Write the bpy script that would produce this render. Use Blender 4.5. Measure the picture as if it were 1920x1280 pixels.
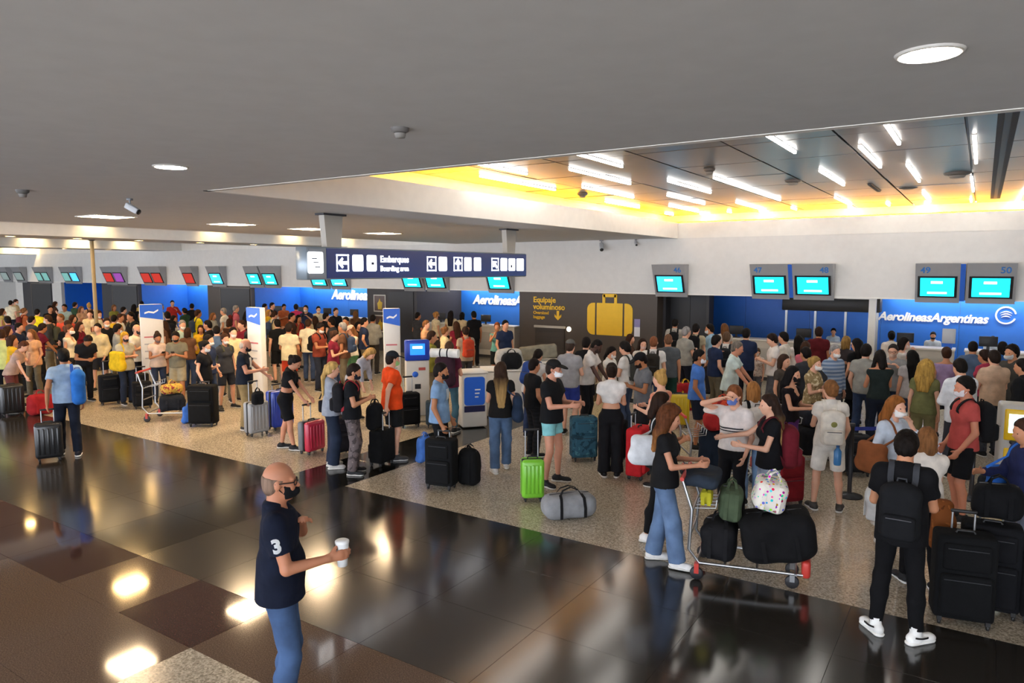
import bpy, bmesh, math, random
import numpy as np
from mathutils import Vector, Matrix
from mathutils.bvhtree import BVHTree

for o in list(bpy.data.objects):
    bpy.data.objects.remove(o)
scene = bpy.context.scene
COL = scene.collection
PI = math.pi
R_ = math.radians

# ------------------------------------------------------------------ camera
FPX = 1335.0            # focal length in pixels of a 1920 px wide frame
EYE = 3.05              # the photographer stands on a raised level
YAW = R_(33.4)
PITCH = math.atan(135.0 / FPX)
cam_data = bpy.data.cameras.new('camera')
cam = bpy.data.objects.new('camera', cam_data)
COL.objects.link(cam)
cam_data.sensor_width = 36.0
cam_data.lens = 36.0 * FPX / 1920.0
cam_data.clip_end = 300
cam.location = (0, 0, EYE)
cam.rotation_euler = (PI / 2 - PITCH, 0, YAW)
scene.camera = cam

# ------------------------------------------------------------------ world, exposure
world = bpy.data.worlds.new('world')
scene.world = world
world.use_nodes = True
world.node_tree.nodes['Background'].inputs[0].default_value = (0.86, 0.91, 1.0, 1)
world.node_tree.nodes['Background'].inputs[1].default_value = 3.6
scene.view_settings.view_transform = 'Standard'
scene.view_settings.look = 'None'
scene.view_settings.exposure = 1.15
scene.view_settings.gamma = 1.0
scene.view_settings.use_curve_mapping = False

# ------------------------------------------------------------------ measuring helpers (survey of the hall from the station point)
_F = Vector((-math.sin(YAW) * math.cos(PITCH), math.cos(YAW) * math.cos(PITCH), -math.sin(PITCH)))
_R = Vector((math.cos(YAW), math.sin(YAW), 0))
_U = _R.cross(_F)
EYEP = Vector((0, 0, EYE))
def ray(x, y):
    return (_F * FPX + _R * (x - 960) - _U * (y - 640)).normalized()
def atz(x, y, z):
    d = ray(x, y); return EYEP + d * ((z - EYE) / d.z)
def aty(x, y, Y):
    d = ray(x, y); return EYEP + d * (Y / d.y)
def atx(x, y, X):
    d = ray(x, y); return EYEP + d * (X / d.x)

# ------------------------------------------------------------------ colours and materials
def srgb(h):
    h = h.lstrip('#')
    out = []
    for i in (0, 2, 4):
        c = int(h[i:i + 2], 16) / 255
        out.append(c / 12.92 if c <= 0.04045 else ((c + 0.055) / 1.055) ** 2.4)
    return tuple(out) + (1,)
_mats = {}
def _new(key):
    m = bpy.data.materials.new(key); m.use_nodes = True
    return m, m.node_tree, m.node_tree.nodes['Principled BSDF']
def _noise(nt, scale, detail=3, coord='Object', rough=0.5):
    tc = nt.nodes.new('ShaderNodeTexCoord')
    n = nt.nodes.new('ShaderNodeTexNoise')
    n.inputs['Scale'].default_value = scale
    n.inputs['Detail'].default_value = detail
    n.inputs['Roughness'].default_value = rough
    nt.links.new(tc.outputs[coord], n.inputs['Vector'])
    return n
def _ramp(nt, src, stops, const=False):
    r = nt.nodes.new('ShaderNodeValToRGB')
    if const: r.color_ramp.interpolation = 'CONSTANT'
    e = r.color_ramp.elements
    while len(e) > 1: e.remove(e[-1])
    e[0].position = stops[0][0]; e[0].color = stops[0][1]
    for p, c in stops[1:]:
        x = e.new(p); x.color = c
    nt.links.new(src, r.inputs[0])
    return r
def mul(c, k): return (min(1, c[0] * k), min(1, c[1] * k), min(1, c[2] * k), 1)
def fabric(hexc, rough=0.9, bump=0.25):
    key = 'fabric_' + hexc
    if key in _mats: return _mats[key]
    m, nt, b = _new(key)
    c = srgb(hexc)
    n = _noise(nt, 9, 4)
    r = _ramp(nt, n.outputs['Fac'], [(0.3, mul(c, 0.8)), (0.7, mul(c, 1.12))])
    nt.links.new(r.outputs[0], b.inputs['Base Color'])
    b.inputs['Roughness'].default_value = rough
    b.inputs['Specular IOR Level'].default_value = 0.2
    w = _noise(nt, 14, 2)
    bp = nt.nodes.new('ShaderNodeBump'); bp.inputs['Strength'].default_value = bump; bp.inputs['Distance'].default_value = 0.03
    nt.links.new(w.outputs['Fac'], bp.inputs['Height']); nt.links.new(bp.outputs[0], b.inputs['Normal'])
    _mats[key] = m
    return m
def pattern(kind, *cols):
    key = kind + '_' + '_'.join(cols)
    if key in _mats: return _mats[key]
    m, nt, b = _new(key)
    cs = [srgb(c) for c in cols]
    if kind == 'stripes':
        tc = nt.nodes.new('ShaderNodeTexCoord')
        w = nt.nodes.new('ShaderNodeTexWave'); w.bands_direction = 'Z'; w.inputs['Scale'].default_value = 4.5
        nt.links.new(tc.outputs['Object'], w.inputs['Vector'])
        r = _ramp(nt, w.outputs['Fac'], [(0, cs[0]), (0.5, cs[1])], True)
    elif kind == 'dots':
        tc = nt.nodes.new('ShaderNodeTexCoord')
        w = nt.nodes.new('ShaderNodeTexVoronoi'); w.inputs['Scale'].default_value = 26
        nt.links.new(tc.outputs['Object'], w.inputs['Vector'])
        hs = nt.nodes.new('ShaderNodeHueSaturation'); hs.inputs['Saturation'].default_value = 1.6; hs.inputs['Value'].default_value = 1.0
        nt.links.new(w.outputs['Color'], hs.inputs['Color'])
        k = _ramp(nt, w.outputs['Distance'], [(0, (0, 0, 0, 1)), (0.34, (1, 1, 1, 1))], True)
        mx = nt.nodes.new('ShaderNodeMix'); mx.data_type = 'RGBA'
        nt.links.new(k.outputs[0], mx.inputs['Factor']); nt.links.new(hs.outputs[0], mx.inputs['A']); mx.inputs['B'].default_value = cs[0]
        nt.links.new(mx.outputs['Result'], b.inputs['Base Color']); b.inputs['Roughness'].default_value = 0.8
        _mats[key] = m
        return m
    else:
        n = _noise(nt, {'camo': 11, 'floral': 17, 'denim': 5}.get(kind, 12), 2 if kind != 'denim' else 5)
        k = len(cs)
        st = [(0, cs[0])] + [(0.42 + 0.22 * (i - 1) / max(1, k - 2) if k > 2 else 0.5, cs[i]) for i in range(1, k)]
        r = _ramp(nt, n.outputs['Fac'], st, kind != 'denim')
    nt.links.new(r.outputs[0], b.inputs['Base Color'])
    b.inputs['Roughness'].default_value = 0.9; b.inputs['Specular IOR Level'].default_value = 0.2
    _mats[key] = m
    return m
def denim(hexc):
    c = hexc.lstrip('#'); v = [int(c[i:i + 2], 16) for i in (0, 2, 4)]
    a = '%02x%02x%02x' % tuple(int(x * 0.72) for x in v); d = '%02x%02x%02x' % tuple(min(255, int(x * 1.18)) for x in v)
    return pattern('denim', a, hexc.lstrip('#'), d)
def plain(hexc, rough=0.5, metal=0.0, spec=0.5, coat=0.0):
    key = 'plain_%s_%.2f_%.1f_%.1f' % (hexc, rough, metal, coat)
    if key in _mats: return _mats[key]
    m, nt, b = _new(key)
    c = srgb(hexc)
    n = _noise(nt, 6, 3)
    r = _ramp(nt, n.outputs['Fac'], [(0.3, mul(c, 0.97)), (0.7, mul(c, 1.025))])
    nt.links.new(r.outputs[0], b.inputs['Base Color'])
    b.inputs['Roughness'].default_value = rough; b.inputs['Metallic'].default_value = metal
    b.inputs['Specular IOR Level'].default_value = spec; b.inputs['Coat Weight'].default_value = coat
    _mats[key] = m
    return m
def skin(hexc):
    key = 'skin_' + hexc
    if key in _mats: return _mats[key]
    m, nt, b = _new(key)
    c = srgb(hexc)
    n = _noise(nt, 7, 4)
    r = _ramp(nt, n.outputs['Fac'], [(0.3, mul(c, 0.88)), (0.7, (min(1, c[0] * 1.08), c[1] * 1.0, c[2] * 0.98, 1))])
    nt.links.new(r.outputs[0], b.inputs['Base Color'])
    b.inputs['Roughness'].default_value = 0.55; b.inputs['Subsurface Weight'].default_value = 0.0
    _mats[key] = m
    return m
def hairmat(hexc, tip=None):
    key = 'hair_' + hexc + (tip or '')
    if key in _mats: return _mats[key]
    m, nt, b = _new(key)
    c = srgb(hexc)
    tc = nt.nodes.new('ShaderNodeTexCoord'); mp = nt.nodes.new('ShaderNodeMapping')
    mp.inputs['Scale'].default_value = (38, 38, 5)
    n = nt.nodes.new('ShaderNodeTexNoise'); n.inputs['Scale'].default_value = 1.0; n.inputs['Detail'].default_value = 4
    nt.links.new(tc.outputs['Object'], mp.inputs[0]); nt.links.new(mp.outputs[0], n.inputs['Vector'])
    r = _ramp(nt, n.outputs['Fac'], [(0.3, mul(c, 0.55)), (0.7, mul(c, 1.35))])
    out = r.outputs[0]
    if tip:
        t = srgb(tip)
        r2 = _ramp(nt, n.outputs['Fac'], [(0.3, mul(t, 0.6)), (0.7, mul(t, 1.3))])
        sp = nt.nodes.new('ShaderNodeSeparateXYZ'); nt.links.new(tc.outputs['Object'], sp.inputs[0])
        mr = nt.nodes.new('ShaderNodeMapRange'); mr.inputs['From Min'].default_value = 1.52; mr.inputs['From Max'].default_value = 1.22
        nt.links.new(sp.outputs['Z'], mr.inputs['Value'])
        mx = nt.nodes.new('ShaderNodeMix'); mx.data_type = 'RGBA'
        nt.links.new(mr.outputs[0], mx.inputs['Factor']); nt.links.new(out, mx.inputs['A']); nt.links.new(r2.outputs[0], mx.inputs['B'])
        out = mx.outputs['Result']
    nt.links.new(out, b.inputs['Base Color'])
    b.inputs['Roughness'].default_value = 0.62; b.inputs['Specular IOR Level'].default_value = 0.12
    bp = nt.nodes.new('ShaderNodeBump'); bp.inputs['Strength'].default_value = 0.5; bp.inputs['Distance'].default_value = 0.02
    nt.links.new(n.outputs['Fac'], bp.inputs['Height']); nt.links.new(bp.outputs[0], b.inputs['Normal'])
    _mats[key] = m
    return m
def glow(hexc, strength):
    key = 'glow_%s_%.2f' % (hexc, strength)
    if key in _mats: return _mats[key]
    m, nt, b = _new(key)
    c = srgb(hexc)
    b.inputs['Base Color'].default_value = c; b.inputs['Emission Color'].default_value = c
    b.inputs['Emission Strength'].default_value = strength; b.inputs['Roughness'].default_value = 0.4
    _mats[key] = m
    return m
def stone(key, stops, scale, rough=0.12, detail=6, big=None, coat=0.0, spec=0.5):
    if key in _mats: return _mats[key]
    m, nt, b = _new(key)
    tc = nt.nodes.new('ShaderNodeNewGeometry')
    n = nt.nodes.new('ShaderNodeTexNoise'); n.inputs['Scale'].default_value = scale; n.inputs['Detail'].default_value = detail; n.inputs['Roughness'].default_value = 0.65
    nt.links.new(tc.outputs['Position'], n.inputs['Vector'])
    r = _ramp(nt, n.outputs['Fac'], [(p, srgb(c)) for p, c in stops])
    out = r.outputs[0]
    if big:
        v = nt.nodes.new('ShaderNodeTexVoronoi'); v.inputs['Scale'].default_value = big[0]
        nt.links.new(tc.outputs['Position'], v.inputs['Vector'])
        sp = nt.nodes.new('ShaderNodeSeparateColor'); nt.links.new(v.outputs['Color'], sp.inputs[0])
        r2 = _ramp(nt, sp.outputs[0], [(0, srgb(big[1])), (0.33, srgb(big[2])), (0.66, srgb(big[3]))], True)
        mx = nt.nodes.new('ShaderNodeMix'); mx.data_type = 'RGBA'; mx.inputs['Factor'].default_value = 0.5
        nt.links.new(out, mx.inputs['A']); nt.links.new(r2.outputs[0], mx.inputs['B']); out = mx.outputs['Result']
    nt.links.new(out, b.inputs['Base Color'])
    b.inputs['Roughness'].default_value = rough
    b.inputs['Coat Weight'].default_value = coat; b.inputs['Coat Roughness'].default_value = 0.06
    b.inputs['Specular IOR Level'].default_value = spec
    _mats[key] = m
    return m

# ------------------------------------------------------------------ object helpers
def tag(o, label=None, cat=None, group=None, kind=None):
    if label: o['label'] = label
    if cat: o['category'] = cat
    if group: o['group'] = group
    if kind: o['kind'] = kind
    return o
def empty(name, loc=(0, 0, 0), rz=0.0):
    o = bpy.data.objects.new(name, None); COL.objects.link(o)
    o.location = loc; o.rotation_euler = (0, 0, rz); o.empty_display_size = 0.1
    return o
def link(name, me, mat=None, parent=None):
    o = bpy.data.objects.new(name, me); COL.objects.link(o)
    if parent is not None: o.parent = parent
    if mat is not None:
        if len(me.materials) == 0: me.materials.append(None)
        o.material_slots[0].link = 'OBJECT'; o.material_slots[0].material = mat
    return o
class MB:
    """collects shapes of one part"""
    def __init__(s): s.v = []; s.f = []; s.smooth = []
    def add(s, v, f, smooth=False):
        n = len(s.v); s.v += [tuple(x) for x in v]
        s.f += [tuple(i + n for i in q) for q in f]; s.smooth += [smooth] * len(f); return s
    def box(s, x0, x1, y0, y1, z0, z1):
        v = [(x, y, z) for z in (z0, z1) for y in (y0, y1) for x in (x0, x1)]
        return s.add(v, [(0, 2, 3, 1), (4, 5, 7, 6), (0, 1, 5, 4), (2, 6, 7, 3), (0, 4, 6, 2), (1, 3, 7, 5)])
    def rbox(s, x0, x1, y0, y1, z0, z1, r=0.02, seg=3):
        bm = bmesh.new(); bmesh.ops.create_cube(bm, size=1)
        for w in bm.verts:
            w.co = Vector(((x0 + x1) / 2 + w.co.x * (x1 - x0), (y0 + y1) / 2 + w.co.y * (y1 - y0), (z0 + z1) / 2 + w.co.z * (z1 - z0)))
        bmesh.ops.bevel(bm, geom=list(bm.edges), offset=min(r, 0.49 * min(x1 - x0, y1 - y0, z1 - z0)), segments=seg, profile=0.5, affect='EDGES')
        bm.verts.index_update()
        s.add([w.co[:] for w in bm.verts], [[w.index for w in f.verts] for f in bm.faces], True); bm.free(); return s
    def tube(s, pts, r, seg=8, caps=True):
        pts = [Vector(p) for p in pts]
        rs = r if isinstance(r, (list, tuple)) else [r] * len(pts)
        n0 = len(s.v); rings = []
        prev = None
        for i, p in enumerate(pts):
            t = (pts[min(i + 1, len(pts) - 1)] - pts[max(i - 1, 0)]).normalized()
            a = prev if prev is not None else (Vector((0, 0, 1)) if abs(t.z) < 0.9 else Vector((1, 0, 0)))
            u = (a - t * a.dot(t)).normalized(); w = t.cross(u); prev = u
            rings.append([p + (u * math.cos(2 * PI * k / seg) + w * math.sin(2 * PI * k / seg)) * rs[i] for k in range(seg)])
        v = [q for rg in rings for q in rg]; f = []
        for i in range(len(pts) - 1):
            for k in range(seg):
                f.append((i * seg + k, i * seg + (k + 1) % seg, (i + 1) * seg + (k + 1) % seg, (i + 1) * seg + k))
        s.add(v, f, True)
        if caps:
            m = len(pts) - 1
            s.add(rings[0], [tuple(range(seg))[::-1]]); s.add(rings[m], [tuple(range(seg))])
        return s
    def lathe(s, prof, c=(0, 0, 0), seg=20, axis='z'):
        v = []; f = []; n = len(prof)
        for k in range(seg):
            a = 2 * PI * k / seg
            for r, h in prof:
                q = (r * math.cos(a), r * math.sin(a), h)
                if axis == 'x': q = (q[2], q[0], q[1])
                if axis == 'y': q = (q[0], q[2], q[1])
                v.append((c[0] + q[0], c[1] + q[1], c[2] + q[2]))
        for k in range(seg):
            for i in range(n - 1):
                f.append((k * n + i, ((k + 1) % seg) * n + i, ((k + 1) % seg) * n + i + 1, k * n + i + 1))
        return s.add(v, f, True)
    def prism(s, poly, y0, y1, plane='xz'):
        n = len(poly); v = []
        for y in (y0, y1):
            for a, b in poly:
                v.append((a, y, b) if plane == 'xz' else ((y, a, b) if plane == 'yz' else (a, b, y)))
        f = [tuple(range(n)), tuple(range(2 * n - 1, n - 1, -1))] + [(i, i + n, (i + 1) % n + n, (i + 1) % n) for i in range(n)]
        return s.add(v, f)
    def strip(s, pts, nrm, w, t):
        """flat band of width w and thickness t along pts; nrm = outward normals"""
        pts = [Vector(p) for p in pts]; v = []; f = []
        for i, p in enumerate(pts):
            d = (pts[min(i + 1, len(pts) - 1)] - pts[max(i - 1, 0)]).normalized()
            n = Vector(nrm[i]).normalized(); b = d.cross(n).normalized()
            v += [p - b * w / 2, p + b * w / 2, p + b * w / 2 + n * t, p - b * w / 2 + n * t]
        for i in range(len(pts) - 1):
            for k in range(4):
                f.append((i * 4 + k, i * 4 + (k + 1) % 4, i * 4 + 4 + (k + 1) % 4, i * 4 + 4 + k))
        e = (len(pts) - 1) * 4
        f += [(3, 2, 1, 0), (e, e + 1, e + 2, e + 3)]
        return s.add(v, f, False)
    def mesh(s, name):
        me = bpy.data.meshes.new(name); me.from_pydata(s.v, [], s.f); me.update()
        if any(s.smooth):
            me.polygons.foreach_set('use_smooth', s.smooth)
        bm = bmesh.new(); bm.from_mesh(me); bmesh.ops.recalc_face_normals(bm, faces=bm.faces); bm.to_mesh(me); bm.free()
        return me
    def build(s, name, mat=None, parent=None):
        return link(name, s.mesh(name), mat, parent)
_BX = {}
def boxobj(name, x0, x1, y0, y1, z0, z1, mat, parent=None):
    return MB().box(x0, x1, y0, y1, z0, z1).build(name, mat, parent)
def struct(o): return tag(o, kind='structure')
def copy_tree(o, parent=None):
    c = o.copy(); COL.objects.link(c); c.parent = parent
    for ch in list(o.children): copy_tree(ch, c)
    return c
def text(name, body, size, mat, parent, origin, xdir, ydir, depth=0.004, align='LEFT', shear=0.0, offset=0.0, spacing=1.0):
    """lettering as a thin solid: xdir reading direction, ydir up"""
    cu = bpy.data.curves.new(name, 'FONT'); cu.body = body; cu.size = size; cu.extrude = depth; cu.align_x = align
    cu.shear = shear; cu.offset = offset; cu.resolution_u = 3; cu.space_character = spacing
    o = bpy.data.objects.new(name, cu); COL.objects.link(o)
    dg = bpy.context.evaluated_depsgraph_get()
    me = bpy.data.meshes.new_from_object(o.evaluated_get(dg)); me.name = name
    bpy.data.objects.remove(o)
    x = Vector(xdir).normalized(); y = Vector(ydir).normalized(); z = x.cross(y)
    M = Matrix(((x.x, y.x, z.x, origin[0]), (x.y, y.y, z.y, origin[1]), (x.z, y.z, z.z, origin[2]), (0, 0, 0, 1)))
    me.transform(M); me.materials.clear()
    return link(name, me, mat, parent)
# ================================================================== THE HALL
CZ = 3.93          # main ceiling
HY = 19.6          # header plane over the check-in desks
HB = 2.33          # underside of the header
BACK = 22.3        # wall behind the desks
Y0 = 4.96          # near edge of the raised ceiling bays
WHITE = plain('d9d6d0', 0.6)
CEILM = plain('c6c6c6', 0.62)
FASC = plain('e6e3dc', 0.5)
BROWN = plain('4a423c', 0.55)
DGREY = plain('37363a', 0.6)
BLUE = plain('2673dc', 0.45)
STEEL = plain('a9abad', 0.35, 0.8)
BLACKP = plain('17171a', 0.45)
STONE_DARK = stone('polished_black_granite', [(0.3, '1e1c19'), (0.55, '2e2b27'), (0.75, '443f38')], 90, 0.15, spec=0.85)
STONE_BAND = stone('band_granite', [(0.3, '0d0d0c'), (0.6, '191916'), (0.8, '2c2a25')], 90, 0.12, spec=0.65)
STONE_RED = stone('red_brown_granite', [(0.3, '2a1b17'), (0.55, '4a302a'), (0.75, '6b4a41')], 95, 0.06)
STONE_BROWN = stone('brown_granite', [(0.3, '47362c'), (0.55, '6d5746'), (0.75, '937c68')], 95, 0.07)
STONE_SPECK = stone('speckled_granite', [(0.32, '6b6254'), (0.5, 'a89c89'), (0.66, 'd8cbb4')], 38, 0.2, 8, (70, '7a7060', 'b5a995', 'dccfba'))
GROUT = stone('joint', [(0.4, '2c2a27'), (0.6, '3a3733')], 40, 0.4)

floor = struct(boxobj('floor', -78, 14, -10, 23, -0.25, -0.012, GROUT))
XS = [-7.38 + 1.09 * k for k in range(0, 13)]
XSL = [-8.49 - 1.09 * k for k in range(0, 22)]
cols = [(XSL[i + 1], XSL[i], 'n') for i in range(len(XSL) - 1)] + [(-8.49, -7.38, 'b')] + [(XS[i], XS[i + 1], 'n') for i in range(len(XS) - 1)]
rows = [3.95, 4.933, 5.917, 6.90]
_tm = {}
def tile(x0, x1, y0, y1, mat, g=0.0012):
    key = (round(x1 - x0, 3), round(y1 - y0, 3))
    if key not in _tm:
        w, d = x1 - x0 - 2 * g, y1 - y0 - 2 * g
        bm = bmesh.new(); bmesh.ops.create_cube(bm, size=1)
        for v in bm.verts: v.co = Vector((v.co.x * w, v.co.y * d, v.co.z * 0.02))
        bmesh.ops.bevel(bm, geom=[e for e in bm.edges if all(v.co.z > 0 for v in e.verts)], offset=0.0008, segments=1, affect='EDGES')
        me = bpy.data.meshes.new('floor_tile'); bm.to_mesh(me); bm.free(); _tm[key] = me
    o = link('floor_tile', _tm[key], mat, floor); o.location = ((x0 + x1) / 2, (y0 + y1) / 2, -0.01 + random.uniform(-0.0003, 0))
random.seed(3)
for x0, x1, k in cols:
    for i in range(3):
        tile(x0, x1, rows[i], rows[i + 1], STONE_BAND if k == 'b' else STONE_DARK)
boxobj('stone_slab', -78, XSL[-1], 3.95, 6.9, -0.02, 0, STONE_DARK, floor)
# brown granite border along the black floor
for j, (x0, x1, k) in enumerate(cols):
    if x1 < -20 or x0 > 2: continue
    n = round((x0 + 7.38) / 1.09)
    red = (n % 3 == 1) or k == 'b' or n == -3
    tile(x0, x1, 3.15, 3.95, STONE_RED if red else STONE_BROWN)
    for y0 in (2.2, 1.25, 0.3):
        if x1 <= -5.19: tile(x0, x1, y0, y0 + 0.95, STONE_RED if (n + int(y0)) % 4 == 0 and x0 < -8 else STONE_BROWN)
boxobj('stone_slab', -78, -20.2, -10, 3.95, -0.02, -0.0005, STONE_BROWN, floor)
boxobj('stone_slab', -5.2, 14, -10, 3.15, -0.02, 0, STONE_SPECK, floor)
boxobj('stone_slab', -20.2, -5.2, -10, 0.3, -0.02, 0, STONE_BROWN, floor)
boxobj('stone_slab', 2.5, 14, 3.15, 3.95, -0.02, -0.0005, STONE_BROWN, floor)
boxobj('stone_slab', 5.7, 14, 3.95, 6.9, -0.02, -0.0005, STONE_DARK, floor)
# light speckled queue area, crossed by one dark band
boxobj('terrazzo_slab', -78, -8.49, 6.9, 23, -0.02, 0, STONE_SPECK, floor)
boxobj('terrazzo_slab', -7.38, 14, 6.9, 23, -0.02, 0, STONE_SPECK, floor)
for i in range(9): tile(-8.49, -7.38, 6.9 + i * 1.09, 6.9 + (i + 1) * 1.09, STONE_BAND)
boxobj('stone_slab', -8.49, -7.38, 6.9 + 9 * 1.09, 23, -0.02, 0, STONE_BAND, floor)

# ---- ceiling: flat front part, strips between the raised bays
XLs = [-7.3, -20.5, -31.5, -46.0, -66.0]
XRs = [14.0, -15.2, -22.6, -33.5, -48.5]
ceiling = struct(MB().box(-78, 14, -10, Y0 - 0.08, CZ, CZ + 0.12).build('ceiling', CEILM))
def strip_slab(x0, x1): struct(boxobj('ceiling', x0 + 0.08, x1 - 0.08, Y0 - 0.08, HY + 0.25, CZ, CZ + 0.12, STRIPM))
STRIPM = CEILM          # one and the same painted ceiling
strip_slab(-15.2, -7.3); strip_slab(-22.6, -20.5); strip_slab(-33.5, -31.5); strip_slab(-48.5, -46); strip_slab(-78, -66)
TOPZ = 4.62; FZ = 4.36
PANEL = plain('7d7875', 0.32, 0.55)
for k in range(5):
    xl, xr = XLs[k], XRs[k]
    t = struct(empty('trim_%d' % (k + 1), (0, 0, 0)))
    # white fascia bands round the opening with a ledge that hides the cove lamps
    boxobj('fascia', xl - 0.08, xl, Y0 - 0.08, HY + 0.08, CZ - 0.004, FZ, FASC, t)
    boxobj('fascia', xl - 0.08, xr, Y0 - 0.08, Y0, CZ - 0.004, FZ, FASC, t)
    boxobj('fascia', xl, xr, HY, HY + 0.08, CZ - 0.004, FZ, FASC, t)
    if k: boxobj('fascia', xr, xr + 0.08, Y0 - 0.08, HY + 0.08, CZ - 0.004, FZ, FASC, t)
    for (a, b, c, d) in ((xl - 0.5, xl - 0.08, Y0 - 0.5, HY + 0.5), (xl - 0.5, xr, Y0 - 0.5, Y0 - 0.08), (xl - 0.5, xr, HY + 0.08, HY + 0.5)):
        boxobj('ledge', a, b, c, d, FZ - 0.03, FZ, FASC, t)
    wm = FASC
    boxobj('upstand', xl - 0.55, xl - 0.5, Y0 - 0.5, HY + 0.5, FZ, TOPZ, wm, t)
    boxobj('upstand', xl - 0.5, xr, Y0 - 0.55, Y0 - 0.5, FZ, TOPZ, wm, t)
    boxobj('upstand', xl - 0.5, xr, HY + 0.5, HY + 0.55, FZ, TOPZ, wm, t)
    c = struct(boxobj('ceiling', xl - 0.55, xr + 0.3, Y0 - 0.55, HY + 0.55, TOPZ + 0.02, TOPZ + 0.1, BLACKP if k == 0 else CEILM))
    if k == 0:
        px = [xl - 0.5 + 1.26 * i for i in range(11)]
        py = [Y0 - 0.5 + 1.566 * i for i in range(11)]
        pm = MB().box(-0.615, 0.615, -0.768, 0.768, -0.02, 0.02).mesh('ceiling_panel')
        for i in range(10):
            for j in range(10):
                p = link('ceiling_panel', pm, PANEL, c)
                p.location = ((px[i] + px[i + 1]) / 2, (py[j] + py[j + 1]) / 2, TOPZ + random.uniform(-0.002, 0.004))
                p.rotation_euler = (random.uniform(-0.004, 0.004), random.uniform(-0.004, 0.004), 0)
        boxobj('ceiling_field', px[10] + 0.01, xr, Y0 - 0.5, HY + 0.5, TOPZ, TOPZ + 0.02, PANEL, c)
    # the yellow cove lamps of the panelled bay lie on the ledge
    if k: continue
    cm = glow('ffb008', 14)
    cv = tag(empty('cove_light', (xl, Y0, FZ)), 'yellow cove lamp line behind the white fascia of the panelled bay', 'light')
    def cvb(a, b, c2, d): boxobj('lamp_tube', a - xl, b - xl, c2 - Y0, d - Y0, 0.004, 0.04, cm, cv)
    cvb(xl - 0.36, xl - 0.30, Y0 - 0.3, HY + 0.3)
    cvb(xl - 0.3, min(xr, 4), HY + 0.30, HY + 0.36)
    cvb(xl - 0.3, min(xr, 4), Y0 - 0.36, Y0 - 0.30)

# ---- header over the desks, soffit, back wall
header = struct(MB().box(-78, 14, HY, HY + 0.22, HB, CZ - 0.0005).build('wall_header', plain('d6d4d0', 0.55)))
boxobj('drip_edge', -78, 14, HY - 0.012, HY, HB, HB + 0.035, FASC, header)
struct(boxobj('ceiling', -78, 14, HY + 0.22, BACK + 0.3, 2.55, 2.65, WHITE))
wall_back = struct(boxobj('wall_back', -78, 14, BACK, BACK + 0.2, 0, 2.6, WHITE))
def X_at(p, Y): return aty(p, 545, Y).x
bays = [(X_at(1318, HY), 14), (-17.07, -12.65), (X_at(470, HY), -19.55), (X_at(258, HY), X_at(388, HY)), (X_at(114, HY), X_at(186, HY))]
piers = [(-12.65, -7.88, BROWN), (-19.55, -17.07, DGREY), (X_at(388, HY), X_at(470, HY), BROWN), (X_at(190, HY), X_at(258, HY), DGREY), (X_at(97, HY), X_at(114, HY), WHITE),
         (X_at(42, HY), X_at(97, HY), DGREY), (X_at(29, HY), X_at(42, HY), WHITE), (-70, X_at(29, HY), plain('b9b7b2', 0.6))]
n = 0
for x0, x1 in bays:
    w = x1 - x0; m = max(1, round(w / 1.6)) if x1 < 5 else 8
    x0e, x1e = (x0 - 1.2, x1 + 0.6) if x1 < 5 else (x0 - 1.4, 7)
    for i in range(m):
        a = x0e + (x1e - x0e) * i / m; b = x0e + (x1e - x0e) * (i + 1) / m
        boxobj('wall_panel', a + 0.004, b - 0.004, BACK - 0.03, BACK, 0.02, 2.54, BLUE, wall_back)
for i, (x0, x1, m) in enumerate(piers):
    o = struct(MB().box(x0, x1, HY + 0.03, HY + 0.2, 0, HB + 0.01).box(x0, x0 + 0.12, HY + 0.2, BACK, 0, 2.54).box(x1 - 0.12, x1, HY + 0.2, BACK, 0, 2.54).build('wall_pier_%d' % (i + 1), m))
    if i in (2, 3, 4):
        boxobj('wall_panel', x1, x1 + 0.02, HY + 0.2, BACK - 0.03, 0.02, 2.54, BLUE, o)
    if i in (2, 3, 5):      # darker service opening in the pier
        a = x0 + 0.32 * (x1 - x0)
        boxobj('door_leaf', a, x1 - 0.1, HY + 0.005, HY + 0.03, 0, HB - 0.12, plain('26262a', 0.5), o)
        MB().box(a - 0.05, a, HY - 0.005, HY + 0.03, 0, HB - 0.07).box(a, x1 - 0.05, HY - 0.005, HY + 0.03, HB - 0.12, HB - 0.07).build('door_frame', plain('5c5650', 0.5), o)
    if i == 1:
        boxobj('door_leaf', x0 + 1.1, x1 - 0.15, HY + 0.005, HY + 0.03, 0, HB - 0.1, plain('232327', 0.5), o)
# dark service doorway under the single monitor
dd = struct(empty('door_1', (-7.2, HY + 0.5, 0)))
boxobj('door_leaf', -0.68, 0.0, 0.4, 0.46, 0, HB + 0.2, plain('1f2024', 0.5), dd)
boxobj('door_leaf', 0.01, 0.68, 0.4, 0.46, 0, HB + 0.2, plain('24252b', 0.5), dd)
MB().box(-0.68, -0.6, 0.0, 0.42, 0, HB + 0.2).box(0.62, 0.7, 0.0, 0.42, 0, HB + 0.2).build('door_frame', DGREY, dd)
# soffit lamps that wash the blue walls
def soffit_light(x0, x1, lab):
    o = tag(MB().box(x0, x1, BACK - 0.42, BACK - 0.30, 2.51, 2.549).build('soffit_light', glow('fff3e0', 15)), lab, 'light', 'soffit lamps over the blue walls')
for (x0, x1), lab in zip([(-2.3, bays[0][1])] + bays[1:4], ('soffit lamp over the blue wall beside the white portal', 'soffit lamp over the blue wall next to the oversized baggage wall',
        'soffit lamp over the blue wall behind the hanging sign', 'soffit lamp over the blue wall behind the tall white totem')):
    soffit_light(x0 + 0.2, min(x1, 4) - 0.2, lab)

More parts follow.
